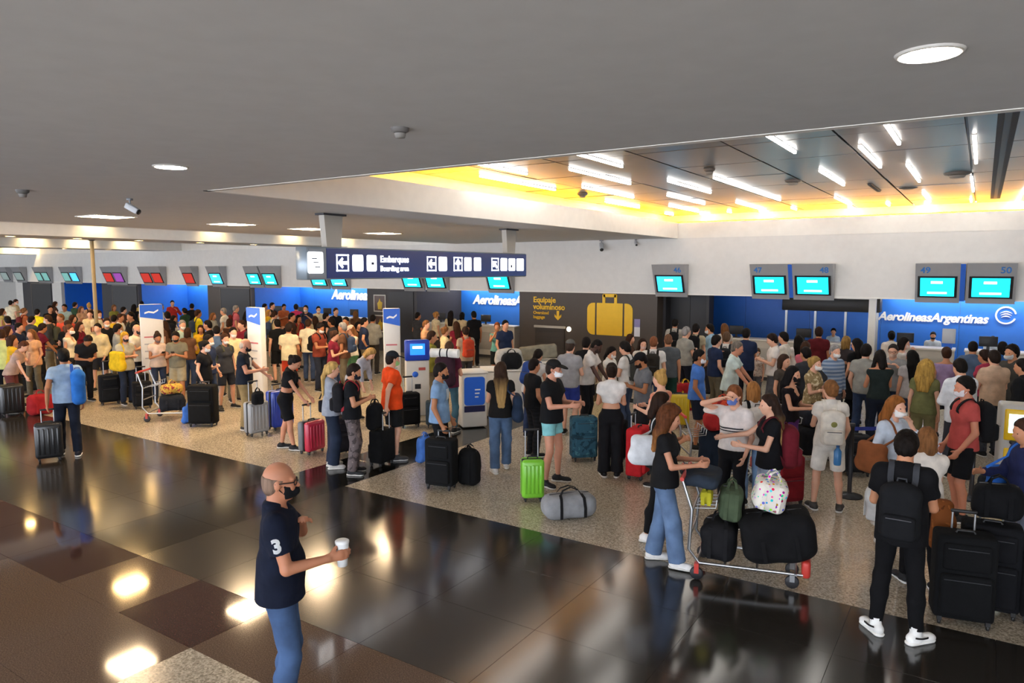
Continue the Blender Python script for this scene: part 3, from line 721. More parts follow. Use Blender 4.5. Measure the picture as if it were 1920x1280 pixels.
# ================================================================== FIGURES: distance-field bodies
class Field:
    """scalar field on a grid; shapes are blended in, then the surface is extracted"""
    def __init__(s, lo, hi, h):
        s.h = h; s.lo = np.array(lo, float)
        s.n = np.maximum(4, np.ceil((np.array(hi) - s.lo) / h).astype(int) + 1)
        s.D = np.full(tuple(s.n), 1.0, np.float32)
        s.ax = [s.lo[i] + h * np.arange(s.n[i]) for i in range(3)]
    def sub(s, lo, hi):
        a = np.clip(np.floor((np.array(lo) - s.lo) / s.h).astype(int), 0, s.n)
        b = np.clip(np.ceil((np.array(hi) - s.lo) / s.h).astype(int) + 1, 0, s.n)
        if np.any(b - a < 1): return None, None, None, None
        sl = tuple(slice(a[i], b[i]) for i in range(3))
        X = s.ax[0][sl[0]][:, None, None]; Y = s.ax[1][sl[1]][None, :, None]; Z = s.ax[2][sl[2]][None, None, :]
        return sl, X, Y, Z
    def put(s, sl, d, k):
        E = s.D[sl]
        if k <= 0: s.D[sl] = np.minimum(E, d)
        else:
            hh = np.clip(0.5 + 0.5 * (d - E) / k, 0, 1)
            s.D[sl] = d * (1 - hh) + E * hh - k * hh * (1 - hh)
    def cone(s, a, b, ra, rb, k=0.02, cap=None, flat=None):
        """round cone a-b; cap=(point,dir) cuts it square; flat=(axis, f) squashes the section along a unit axis"""
        a = np.array(a, float); b = np.array(b, float); m = max(ra, rb) + k + 2 * s.h
        sl, X, Y, Z = s.sub(np.minimum(a, b) - m, np.maximum(a, b) + m)
        if sl is None: return s
        ba = b - a; L2 = max(1e-9, ba @ ba)
        px, py, pz = X - a[0], Y - a[1], Z - a[2]
        t = np.clip((px * ba[0] + py * ba[1] + pz * ba[2]) / L2, 0, 1)
        qx, qy, qz = px - t * ba[0], py - t * ba[1], pz - t * ba[2]
        q2 = qx * qx + qy * qy + qz * qz
        if flat is not None:
            ax, f = flat; u = qx * ax[0] + qy * ax[1] + qz * ax[2]
            q2 = q2 + u * u * (1 / (f * f) - 1)
        d = np.sqrt(q2) - (ra + (rb - ra) * t)
        if flat is not None: d = d * (0.5 + 0.5 * flat[1])
        if cap is not None:
            c, n = cap; d = np.maximum(d, (X - c[0]) * n[0] + (Y - c[1]) * n[1] + (Z - c[2]) * n[2])
        s.put(sl, d, k); return s
    def ell(s, c, r, k=0.02, M=None, sub=False):
        c = np.array(c, float); r = np.array(r, float); m = max(r) + abs(k) + 2 * s.h
        sl, X, Y, Z = s.sub(c - m, c + m)
        if sl is None: return s
        p = [X - c[0], Y - c[1], Z - c[2]]
        if M is not None: p = [p[0] * M[0, i] + p[1] * M[1, i] + p[2] * M[2, i] for i in range(3)]
        k0 = np.sqrt((p[0] / r[0]) ** 2 + (p[1] / r[1]) ** 2 + (p[2] / r[2]) ** 2)
        d = (k0 - 1) * (k0 / np.maximum(1e-6, np.sqrt((p[0] / r[0] ** 2) ** 2 + (p[1] / r[1] ** 2) ** 2 + (p[2] / r[2] ** 2) ** 2)))
        if sub: s.D[sl] = np.maximum(s.D[sl], -d)
        else: s.put(sl, d, k)
        return s
    def rbox(s, c, half, r, k=0.0, M=None):
        c = np.array(c, float); hb = np.array(half, float); m = np.linalg.norm(hb) + k + 2 * s.h
        sl, X, Y, Z = s.sub(c - m, c + m)
        if sl is None: return s
        p = [X - c[0], Y - c[1], Z - c[2]]
        if M is not None: p = [p[0] * M[0, i] + p[1] * M[1, i] + p[2] * M[2, i] for i in range(3)]
        q = [np.abs(p[i]) - (hb[i] - r) for i in range(3)]
        d = np.sqrt(np.maximum(q[0], 0) ** 2 + np.maximum(q[1], 0) ** 2 + np.maximum(q[2], 0) ** 2) + np.minimum(np.maximum(np.maximum(q[0], q[1]), q[2]), 0) - r
        s.put(sl, d, k); return s
    def half(s, p, n):
        """keep the side the normal points away from"""
        n = np.array(n, float); n = n / np.linalg.norm(n)
        X, Y, Z = s.ax[0][:, None, None], s.ax[1][None, :, None], s.ax[2][None, None, :]
        s.D = np.maximum(s.D, ((X - p[0]) * n[0] + (Y - p[1]) * n[1] + (Z - p[2]) * n[2]).astype(np.float32)); return s
    def bumps(s, amp, f, seed=0):
        X, Y, Z = s.ax[0][:, None, None], s.ax[1][None, :, None], s.ax[2][None, None, :]
        s.D = (s.D + amp * (np.sin(f * X + seed) * np.sin(f * Y + 1.3 * seed) * np.sin(f * Z + 0.7 * seed) + 0.6 * np.sin(1.7 * f * X + 2) * np.sin(1.9 * f * Z + seed))).astype(np.float32); return s
    def mesh(s, name):
        D = np.pad(s.D, 1, constant_values=1.0); o = s.lo - s.h
        S = D < 0
        c = [S[i:S.shape[0] - 1 + i, j:S.shape[1] - 1 + j, k:S.shape[2] - 1 + k] for i in (0, 1) for j in (0, 1) for k in (0, 1)]
        sm = sum(x.astype(np.int8) for x in c)
        act = (sm > 0) & (sm < 8)
        I = np.argwhere(act)
        if len(I) == 0:
            me = bpy.data.meshes.new(name); me.from_pydata([(0, 0, 0), (0.001, 0, 0), (0, 0.001, 0)], [], [(0, 1, 2)]); return me
        idx = np.full(act.shape, -1, np.int32); idx[act] = np.arange(len(I))
        acc = np.zeros((len(I), 3)); cnt = np.zeros(len(I))
        cor = [(i, j, k) for i in (0, 1) for j in (0, 1) for k in (0, 1)]
        val = {q: D[I[:, 0] + q[0], I[:, 1] + q[1], I[:, 2] + q[2]] for q in cor}
        for q in cor:
            for axn in range(3):
                if q[axn]: continue
                q2 = list(q); q2[axn] = 1; q2 = tuple(q2)
                a, b = val[q], val[q2]; m = (a < 0) != (b < 0)
                t = a[m] / (a[m] - b[m])
                pos = np.tile(np.array(q, float), (m.sum(), 1)); pos[:, axn] += t
                acc[m] += pos; cnt[m] += 1
        V = (I + acc / cnt[:, None]) * s.h + o
        F = []
        for axn in range(3):
            u, w = [(1, 2), (2, 0), (0, 1)][axn]
            sh = list(S.shape); A = [slice(None)] * 3; B = [slice(None)] * 3
            A[axn] = slice(0, sh[axn] - 1); B[axn] = slice(1, sh[axn])
            a, b = S[tuple(A)], S[tuple(B)]
            E = np.argwhere(a != b)
            if len(E) == 0: continue
            fl = a[E[:, 0], E[:, 1], E[:, 2]]
            q = []
            for du, dw in ((0, 0), (-1, 0), (-1, -1), (0, -1)):
                e = E.copy(); e[:, u] += du; e[:, w] += dw
                q.append(idx[e[:, 0], e[:, 1], e[:, 2]])
            q = np.stack(q, 1); q[~fl] = q[~fl][:, ::-1]
            F.append(q)
        F = np.concatenate(F)
        F = F[(F >= 0).all(1)]
        me = bpy.data.meshes.new(name)
        me.vertices.add(len(V)); me.vertices.foreach_set('co', V.astype(np.float32).ravel())
        me.loops.add(F.size); me.loops.foreach_set('vertex_index', F.astype(np.int32).ravel()[:])
        me.polygons.add(len(F)); me.polygons.foreach_set('loop_start', np.arange(0, F.size, 4, dtype=np.int32))
        me.polygons.foreach_set('loop_total', np.full(len(F), 4, np.int32)) if bpy.app.version < (4, 1, 0) else None
        me.polygons.foreach_set('use_smooth', np.ones(len(F), bool))
        me.update(calc_edges=True); me.validate()
        return me

def V3(*a): return np.array(a, float)
def nrm(v): v = np.array(v, float); return v / max(1e-9, np.linalg.norm(v))
def rotx(a): c, s = math.cos(a), math.sin(a); return np.array([[1, 0, 0], [0, c, -s], [0, s, c]])
def rotz(a): c, s = math.cos(a), math.sin(a); return np.array([[c, -s, 0], [s, c, 0], [0, 0, 1]])
def ik(a, b, l1, l2, pole):
    d = b - a; L = np.linalg.norm(d); L = min(max(L, abs(l1 - l2) + 0.01), (l1 + l2) * 0.998); u = nrm(d); b = a + u * L
    x = (l1 * l1 - l2 * l2 + L * L) / (2 * L); hgt = math.sqrt(max(0, l1 * l1 - x * x))
    p = np.array(pole, float); p = nrm(p - u * (p @ u))
    return a + u * x + p * hgt, b

# wrist target relative to the shoulder (x outward, y forward, z up) and elbow direction
ARMS = {
 'down': ((0.06, 0.04, -0.53), (0.5, -1, 0)), 'relax': ((0.03, 0.12, -0.49), (0.5, -1, 0)), 'phone': ((-0.10, 0.27, -0.20), (0.5, -0.3, -1)),
 'fwd': ((-0.03, 0.34, -0.24), (0.4, -0.6, -1)), 'chest': ((-0.17, 0.20, -0.16), (0.8, -0.1, -1)), 'brow': ((-0.06, 0.20, 0.20), (1, 0.5, 0.1)),
 'face': ((-0.13, 0.21, 0.05), (0.6, 0.2, -1)), 'handle': ((0.10, 0.10, -0.50), (0.5, -1, 0)), 'pull': ((0.12, -0.20, -0.47), (0.6, -1, 0.2)),
 'cross': ((-0.22, 0.20, -0.22), (0.8, 0.1, -1)), 'hip': ((0.02, 0.03, -0.40), (1, -0.6, 0)), 'point': ((0.10, 0.46, -0.22), (0.4, -0.4, -1)),
 'strap': ((-0.03, 0.16, -0.07), (0.7, -0.1, -1)), 'low': ((-0.10, 0.26, -0.42), (0.6, -0.6, -0.4)), 'reach': ((0.02, 0.40, -0.40), (0.3, -0.6, -1)), 'cup': ((-0.02, 0.31, -0.255), (0.35, -0.7, -1)),
 'heart': ((-0.09, 0.15, -0.08), (1, 0.3, -1)), 'pocket': ((0.04, 0.06, -0.46), (1, -0.8, 0))}
LEGS = {  # right foot, left foot (x, y, toe-out degrees)
 'stand': ((0.10, 0.0, 12), (-0.10, 0.0, 12)), 'wide': ((0.16, 0.0, 18), (-0.16, 0.02, 18)), 'step': ((0.10, 0.16, 8), (-0.10, -0.12, 14)),
 'stepl': ((0.10, -0.12, 14), (-0.10, 0.16, 8)), 'walk': ((0.08, 0.30, 2), (-0.08, -0.30, 2)), 'splay': ((0.15, -0.02, 40), (-0.15, 0.0, 40))}

def skeleton(pose):
    """joint positions of a 1.75 m figure facing +Y"""
    J = {}
    fem = pose['fem']; bulk = pose.get('bulk', 1.0)
    sw = (0.154 if fem else 0.168) * (0.85 + 0.15 * bulk)
    lean = R_(pose.get('lean', 0)); twist = R_(pose.get('twist', 0)); T = rotz(twist) @ rotx(-lean)
    drop = pose.get('drop', 0.0)
    hip = V3(pose.get('sway', 0.0), 0, 0.93 - drop)
    J['T'] = T; J['hip'] = hip
    up = lambda x, y, z: hip + T @ V3(x, y, z)
    J['waist'] = up(0, 0, 0.15); J['chest'] = up(0, 0.01, 0.36); J['neck'] = up(0, -0.005, 0.545)
    J['sh'] = {1: up(sw, -0.005, 0.462), -1: up(-sw, -0.005, 0.462)}
    HM = T @ rotz(R_(pose.get('hyaw', 0))) @ rotx(-R_(pose.get('hpitch', 8)))
    J['HM'] = HM; J['headbase'] = up(0, 0.0, 0.592); J['head'] = J['headbase'] + HM @ V3(0, 0.018, 0.095)
    for s in (1, -1):
        spec = pose['ra' if s == 1 else 'la']
        w, p = ARMS[spec] if isinstance(spec, str) else spec
        sh = J['sh'][s]
        wr = sh + T @ V3(w[0] * s, w[1], w[2])
        el, wr = ik(sh, wr, 0.285, 0.255, T @ V3(p[0] * s, p[1], p[2]))
        J[('el', s)] = el; J[('wr', s)] = wr
        fx, fy, toe = LEGS[pose['legs']][0 if s == 1 else 1]
        an = V3(fx, fy, 0.085 if not (pose['legs'] == 'walk' and fy < 0) else 0.13)
        hj = hip + V3(0.088 * s, 0, -0.02)
        kn, an = ik(hj, an, 0.425, 0.408, V3(0.12 * s, 1, 0))
        J[('hj', s)] = hj; J[('kn', s)] = kn; J[('an', s)] = an; J[('toe', s)] = rotz(-R_(toe) * s) @ V3(0, 1, 0)
    return J

def torso_shapes(F, J, fem, bulk, off, k=0.05, hips=True, belly=0.0, top=True):
    T = J['T']; fw = T @ V3(0, 1, 0); b = 0.8 + 0.2 * bulk
    side = T @ V3(1, 0, 0); up = T @ V3(0, 0, 1)
    if hips:
        w = (0.095 if fem else 0.085) * b; r = (0.112 if fem else 0.105) * b
        F.cone(J['hip'] - side * w * 0.75 - up * 0.01, J['hip'] + side * w * 0.75 - up * 0.01, r + off, r + off, k, flat=(fw, 0.98))
    w = (0.055 if fem else 0.075) * b; r = (0.088 if fem else 0.098) * b
    F.cone(J['waist'] - side * w, J['waist'] + side * w, r + off, r + off, k + 0.02, flat=(fw, 0.95))
    F.cone(J['hip'] + up * 0.04, J['waist'] + up * 0.1, 0.11 * b + off, 0.10 * b + off, k, flat=(fw, 0.92))
    w = (0.062 if fem else 0.085) * b; r = (0.098 if fem else 0.11) * b
    F.cone(J['chest'] - side * w, J['chest'] + side * w, r + off, r + off, k + 0.02, flat=(fw, 0.93))
    if fem:
        for s in (1, -1): F.ell(J['chest'] + side * 0.068 * s + fw * 0.075 - up * 0.015, (0.062 + off, 0.055 + off, 0.062 + off), 0.03)
    if belly > 0: F.ell(J['waist'] + fw * 0.05 * belly - up * 0.01, (0.13 * b + off, 0.10 + 0.05 * belly + off, 0.15 + off), 0.05)
    if top:
        for s in (1, -1): F.cone(J['chest'] + up * 0.07 + side * 0.05 * s, J['sh'][s] - up * 0.015, 0.075 * b + off, 0.052 * b + off, k)
        F.cone(J['chest'] + up * 0.1, J['neck'] - up * 0.03, 0.08 + off, 0.055 + off * 0.6, k)
        for s in (1, -1): F.cone(J['neck'] - up * 0.03 - fw * 0.012, J['sh'][s] + up * 0.012 - side * 0.03 * s, 0.042 + off * 0.6, 0.036 * b + off * 0.6, k)

def head_shapes(F, J, fem, k=0.02, off=0.0, full=True):
    H = J['HM']; c = J['head']; at = lambda x, y, z: c + H @ V3(x, y, z); s_ = 0.96 if fem else 1.0
    F.ell(at(0, -0.012, 0.028), (0.076 * s_ + off, 0.096 * s_ + off, 0.098 * s_ + off), k, H)
    F.ell(at(0, 0.03, -0.035), (0.060 * s_ + off, 0.066 + off, 0.085 + off), 0.03, H)
    F.ell(at(0, 0.055, -0.088), (0.032 + off, 0.030 + off, 0.026 + off), 0.025, H)
    if full:
        F.cone(at(0, 0.088, 0.012), at(0, 0.111, -0.024), 0.009, 0.014, 0.012)
        for s in (1, -1):
            F.ell(at(0.078 * s_ * s, -0.006, -0.008), (0.011, 0.021, 0.034), 0.006, H)
            F.ell(at(0.033 * s, 0.078, -0.028), (0.022, 0.018, 0.022), 0.02, H)
        F.cone(at(-0.02, 0.092, -0.056), at(0.02, 0.092, -0.056), 0.009, 0.009, 0.012)
        F.cone(at(-0.038, 0.082, 0.024), at(0.038, 0.082, 0.024), 0.012, 0.012, 0.015)
    F.cone(J['neck'] - J['T'] @ V3(0, 0.005, 0.03), at(0, -0.02, -0.045), (0.054 if fem else 0.062) + off, (0.048 if fem else 0.057) + off, 0.025)

def hand_shapes(F, J, s, fem, curl=0.6, fine=True):
    el, wr = J[('el', s)], J[('wr', s)]
    d = nrm(wr - el)
    # palm faces the body centre / down
    inner = J['T'] @ V3(-s, 0.15, -0.1); pn = nrm(inner - d * (inner @ d)); w = np.cross(d, pn) * s   # w points to the thumb side
    if w @ (J['T'] @ V3(0, 1, 0.6)) < 0: w = -w
    g = 0.92 if fem else 1.0
    F.cone(wr + d * 0.01, wr + d * 0.075 * g, 0.027 * g, 0.032 * g, 0.015, flat=(pn, 0.55))
    for i, (u, l) in enumerate(((0.027, 0.072), (0.009, 0.082), (-0.010, 0.076), (-0.027, 0.058))):
        a = wr + d * 0.082 * g + w * u * g
        d1 = nrm(d + pn * curl * 0.6); b = a + d1 * l * 0.55 * g
        d2 = nrm(d + pn * curl * 2.2); c = b + d2 * l * 0.55 * g
        if fine: F.cone(a, b, 0.0100, 0.0092, 0.005); F.cone(b, c, 0.0092, 0.0078, 0.004)
        else: F.cone(a, b, 0.0125, 0.0115, 0.008); F.cone(b, c, 0.0115, 0.0095, 0.006)
    a = wr + d * 0.03 * g + w * 0.026 * g; b = a + nrm(d + w * 0.9 + pn * 0.5) * 0.038 * g; c = b + nrm(d + w * 0.2 + pn * 0.9) * 0.034 * g
    F.cone(a, b, 0.014, 0.0115, 0.01); F.cone(b, c, 0.0115, 0.009, 0.006)
    return wr + d * 0.10 * g + pn * 0.028        # grip centre

_cache = {}
def pkey(p): return tuple(sorted((k, str(v)) for k, v in p.items()))
def bounds(J, m=0.2):
    P = [J['hip'], J['neck'], J['head'] + V3(0, 0, 0.14)] + [J[(n, s)] for n in ('el', 'wr', 'hj', 'kn', 'an') for s in (1, -1)]
    P = np.array(P); lo, hi = P.min(0) - m, P.max(0) + m
    for s in (1, -1):
        t = J[('wr', s)] + nrm(J[('wr', s)] - J[('el', s)]) * 0.22
        lo = np.minimum(lo, t); hi = np.maximum(hi, t)
    lo[2] = -0.02
    return lo, hi
def body_mesh(pose, h):
    key = ('body', pkey(pose), h)
    if key in _cache: return _cache[key]
    J = skeleton(pose); fem, bulk = pose['fem'], pose.get('bulk', 1.0); b = 0.8 + 0.2 * bulk
    lo, hi = bounds(J, 0.12); F = Field(lo, hi, h)
    torso_shapes(F, J, fem, bulk, -0.012)
    head_shapes(F, J, fem)
    for s in (1, -1):
        F.cone(J['sh'][s], J[('el', s)], 0.047 * b if not fem else 0.040 * b, 0.037 * b if not fem else 0.033 * b, 0.03)
        F.cone(J[('el', s)], J[('wr', s)], 0.039 * b if not fem else 0.034 * b, 0.026 if not fem else 0.023, 0.012)
        hand_shapes(F, J, s, fem, pose.get('curl', 0.6), h < 0.012)
        F.cone(J[('hj', s)], J[('kn', s)], 0.082 * b, 0.052 * b, 0.03)
        m = J[('kn', s)] * 0.68 + J[('an', s)] * 0.32 + V3(0, -0.018, 0)
        F.cone(J[('kn', s)], m, 0.050 * b, 0.050 * b, 0.015); F.cone(m, J[('an', s)], 0.050 * b, 0.031, 0.015)
        t = J[('toe', s)]; a = J[('an', s)]
        F.cone(a - V3(0, 0, 0.045) - t * 0.03, a - V3(0, 0, 0.055) + t * 0.12, 0.03, 0.022, 0.02)
    me = F.mesh('body'); _cache[key] = (me, J); return _cache[key]
def top_mesh(pose, kind, h, fit=1.0):
    key = ('top', pkey(pose), kind, h, fit)
    if key in _cache: return _cache[key]
    J = skeleton(pose); fem, bulk = pose['fem'], pose.get('bulk', 1.0); b = 0.8 + 0.2 * bulk
    T = J['T']; up = T @ V3(0, 0, 1); fw = T @ V3(0, 1, 0); side = T @ V3(1, 0, 0)
    lo, hi = bounds(J, 0.2)
    F = Field(lo, hi, h); off = 0.012 * fit
    torso_shapes(F, J, fem, bulk, off, 0.06, belly=pose.get('belly', 0))
    hem = {'tee': -0.05, 'polo': -0.07, 'long': -0.06, 'shirt': -0.10, 'tank': -0.02, 'crop': 0.215, 'jacket': -0.08, 'dress': -0.40, 'boxy': 0.02, 'loose': -0.10, 'tunic': -0.16}[kind]
    if kind in ('dress', 'tunic', 'loose', 'polo', 'shirt', 'tee', 'jacket', 'long'):
        fl = {'dress': 0.08, 'tunic': 0.05, 'loose': 0.04}.get(kind, 0.022)
        F.cone(J['waist'] - side * 0.03, J['hip'] + V3(0, 0, hem - 0.04), 0.125 * b + off, 0.135 * b + fl + off, 0.05, flat=(fw, 0.86))
        F.cone(J['waist'] + side * 0.03, J['hip'] + V3(0, 0, hem - 0.04), 0.125 * b + off, 0.135 * b + fl + off, 0.05, flat=(fw, 0.86))
    if kind == 'boxy': F.cone(J['chest'] - up * 0.05, J['hip'] + V3(0, 0, 0.0), 0.15 + off, 0.16 + off, 0.05, flat=(fw, 0.8))
    for s in (1, -1):
        sh, el, wr = J['sh'][s], J[('el', s)], J[('wr', s)]; d = nrm(el - sh)
        r0, r1 = (0.050 * b, 0.054 * b) if not fem else (0.043 * b, 0.046 * b)
        r0 += 0.006 * fit; r1 += 0.010 * fit
        if kind in ('tee', 'polo', 'crop', 'dress', 'loose', 'tunic'):
            L = (0.62 if kind in ('polo', 'loose') else 0.52) if not fem else 0.42
            e = sh + (el - sh) * L; F.cone(sh - d * 0.01, e + d * 0.05, r0, r1 + 0.008, 0.035, cap=(e, d))
        elif kind == 'boxy':
            e = sh + (el - sh) * 0.8; F.cone(sh - d * 0.01, e + d * 0.05, r0 + 0.01, r1 + 0.05, 0.05, cap=(e, d))
        elif kind in ('long', 'jacket', 'shirt'):
            e = nrm(wr - el)
            if kind == 'shirt' and pose.get('rolled'): w2 = el + (wr - el) * 0.25
            else: w2 = wr - e * 0.01
            F.cone(sh - d * 0.01, el, r0, r1, 0.03); F.cone(el, w2 + e * 0.03, r1, 0.041, 0.012, cap=(w2, e))
    n = J['neck']
    if kind == 'tank': F.half(n - up * 0.05, up * 1.0); F.ell(n + fw * 0.10 - up * 0.10, (0.085, 0.09, 0.10), 0, T, sub=True)
    else:
        F.half(n + up * 0.012, up + fw * 0.5)
        F.ell(n + fw * 0.075 + up * 0.005, (0.055, 0.06, 0.045), 0, T, sub=True)
    if kind in ('polo', 'shirt', 'jacket'):
        G = n + up * 0.0
        F.cone(G - side * 0.02 - fw * 0.02, G + side * 0.02 - fw * 0.02, 0.066, 0.066, 0.0, cap=(n + up * 0.035, nrm(up + fw * 0.35)), flat=(up, 0.55))
        F.ell(n + fw * 0.085 + up * 0.02, (0.035, 0.07, 0.06), 0, T, sub=True)
    F.half(J['hip'] + V3(0, 0, hem) if kind != 'crop' else J['hip'] + T @ V3(0, 0, hem), -up if kind == 'crop' else V3(0, 0, -1))
    if h < 0.02: F.bumps(0.0022, 21, 3)
    me = F.mesh('shirt'); _cache[key] = me; return me
def bottom_mesh(pose, kind, h):
    key = ('bottom', pkey(pose), kind, h)
    if key in _cache: return _cache[key]
    J = skeleton(pose); fem, bulk = pose['fem'], pose.get('bulk', 1.0); b = 0.8 + 0.2 * bulk
    lo, hi = bounds(J, 0.2); hi[2] = J['waist'][2] + 0.1
    F = Field(lo, hi, h); T = J['T']; up = T @ V3(0, 0, 1); fw = T @ V3(0, 1, 0); side = T @ V3(1, 0, 0)
    w = (0.095 if fem else 0.085) * b; r = (0.112 if fem else 0.105) * b; off = 0.004
    F.cone(J['hip'] - side * w * 0.75 - up * 0.01, J['hip'] + side * w * 0.75 - up * 0.01, r + off, r + off, 0.04, flat=(fw, 0.99))
    F.cone(J['hip'] + up * 0.03, J['hip'] + up * 0.16, 0.118 * b + off, 0.10 * b + off, 0.05, flat=(fw, 0.92))
    F.cone(J['waist'] - side * 0.05 * b, J['waist'] + side * 0.05 * b, 0.088 * b + off, 0.088 * b + off, 0.05, flat=(fw, 0.95))
    if kind in ('skirt', 'longskirt'):
        L = 0.42 if kind == 'skirt' else 0.72
        F.cone(J['hip'], J['hip'] - V3(0, 0, L + 0.1), 0.13 * b, 0.20, 0.04, cap=(J['hip'] - V3(0, 0, L), V3(0, 0, -1)), flat=(fw, 0.9))
    else:
        a0, kn0, an0 = {'pants': (0.092, 0.068, 0.056), 'jeans': (0.090, 0.064, 0.054), 'wide': (0.098, 0.088, 0.088), 'leggings': (0.087, 0.058, 0.038), 'slim': (0.088, 0.062, 0.044), 'shorts': (0.100, 0.092, 0.09), 'short': (0.094, 0.088, 0.08), 'capri': (0.092, 0.068, 0.06), 'baggy': (0.098, 0.082, 0.07)}[kind]
        for s in (1, -1):
            hj, kn, an = J[('hj', s)], J[('kn', s)], J[('an', s)]; d = nrm(kn - hj); e = nrm(an - kn)
            if kind in ('shorts', 'short'):
                q = hj + (kn - hj) * (0.86 if kind == 'shorts' else 0.48)
                F.cone(hj, q + d * 0.06, a0 * b, kn0 * b, 0.035, cap=(q, d))
            elif kind == 'capri':
                q = kn + (an - kn) * 0.5; F.cone(hj, kn, a0 * b, kn0 * b, 0.035); F.cone(kn, q + e * 0.05, kn0 * b, an0 * b, 0.02, cap=(q, e))
            else:
                q = an - e * (0.0 if kind not in ('leggings', 'slim') else 0.03)
                F.cone(hj, kn, a0 * b, kn0 * b, 0.035); F.cone(kn, q + e * 0.05, kn0 * b, an0 * b, 0.03, cap=(q, e))
                m = kn * 0.66 + an * 0.34 + V3(0, -0.02, 0); F.cone(kn, m, kn0 * 0.95 * b, 0.064 * b, 0.02); F.cone(m, q, 0.064 * b, an0 * b, 0.03, cap=(q, e))
    F.half(J['hip'] + T @ V3(0, 0, 0.13 if fem else 0.09), up)
    if h < 0.02 and kind not in ('leggings', 'shorts', 'short'): F.bumps(0.003, 17, 1)
    me = F.mesh('trousers'); _cache[key] = me; return me
def shoe_meshes(pose, h, kind='sneaker'):
    key = ('shoe', pkey(pose), h, kind)
    if key in _cache: return _cache[key]
    J = skeleton(pose); out = []
    for s in (1, -1):
        t = J[('toe', s)]; a = J[('an', s)]; side = np.cross(t, V3(0, 0, 1)); M = np.stack([side, t, V3(0, 0, 1)], 1)
        z0 = a[2] - 0.085; c = V3(a[0], a[1], z0)
        F = Field(c - 0.26, c + V3(0.26, 0.26, 0.2), max(0.009, h * 0.82))
        F.cone(c + V3(0, 0, 0.05) - t * 0.045, c + V3(0, 0, 0.036) + t * 0.135, 0.043, 0.034, 0.02)
        F.ell(c + V3(0, 0, 0.032) + t * 0.13, (0.046, 0.065, 0.034), 0.02, M)
        F.cone(c + V3(0, 0, 0.04), c + V3(0, 0, 0.105 if kind != 'high' else 0.16) - t * 0.008, 0.045, 0.044, 0.02, cap=(c + V3(0, 0, 0.105 if kind != 'high' else 0.155), V3(0, 0, 1)))
        F.half(c + V3(0, 0, 0.018), (0, 0, -1))
        G = Field(c - 0.26, c + V3(0.26, 0.26, 0.1), max(0.009, h * 0.82))
        G.cone(c + V3(0, 0, 0.02) - t * 0.05, c + V3(0, 0, 0.02) + t * 0.14, 0.046, 0.047, 0.0)
        G.half(c + V3(0, 0, 0.024), (0, 0, 1)); G.half(c + V3(0, 0, 0.0), (0, 0, -1))
        out.append((F.mesh('shoe'), G.mesh('sole')))
    _cache[key] = out; return out
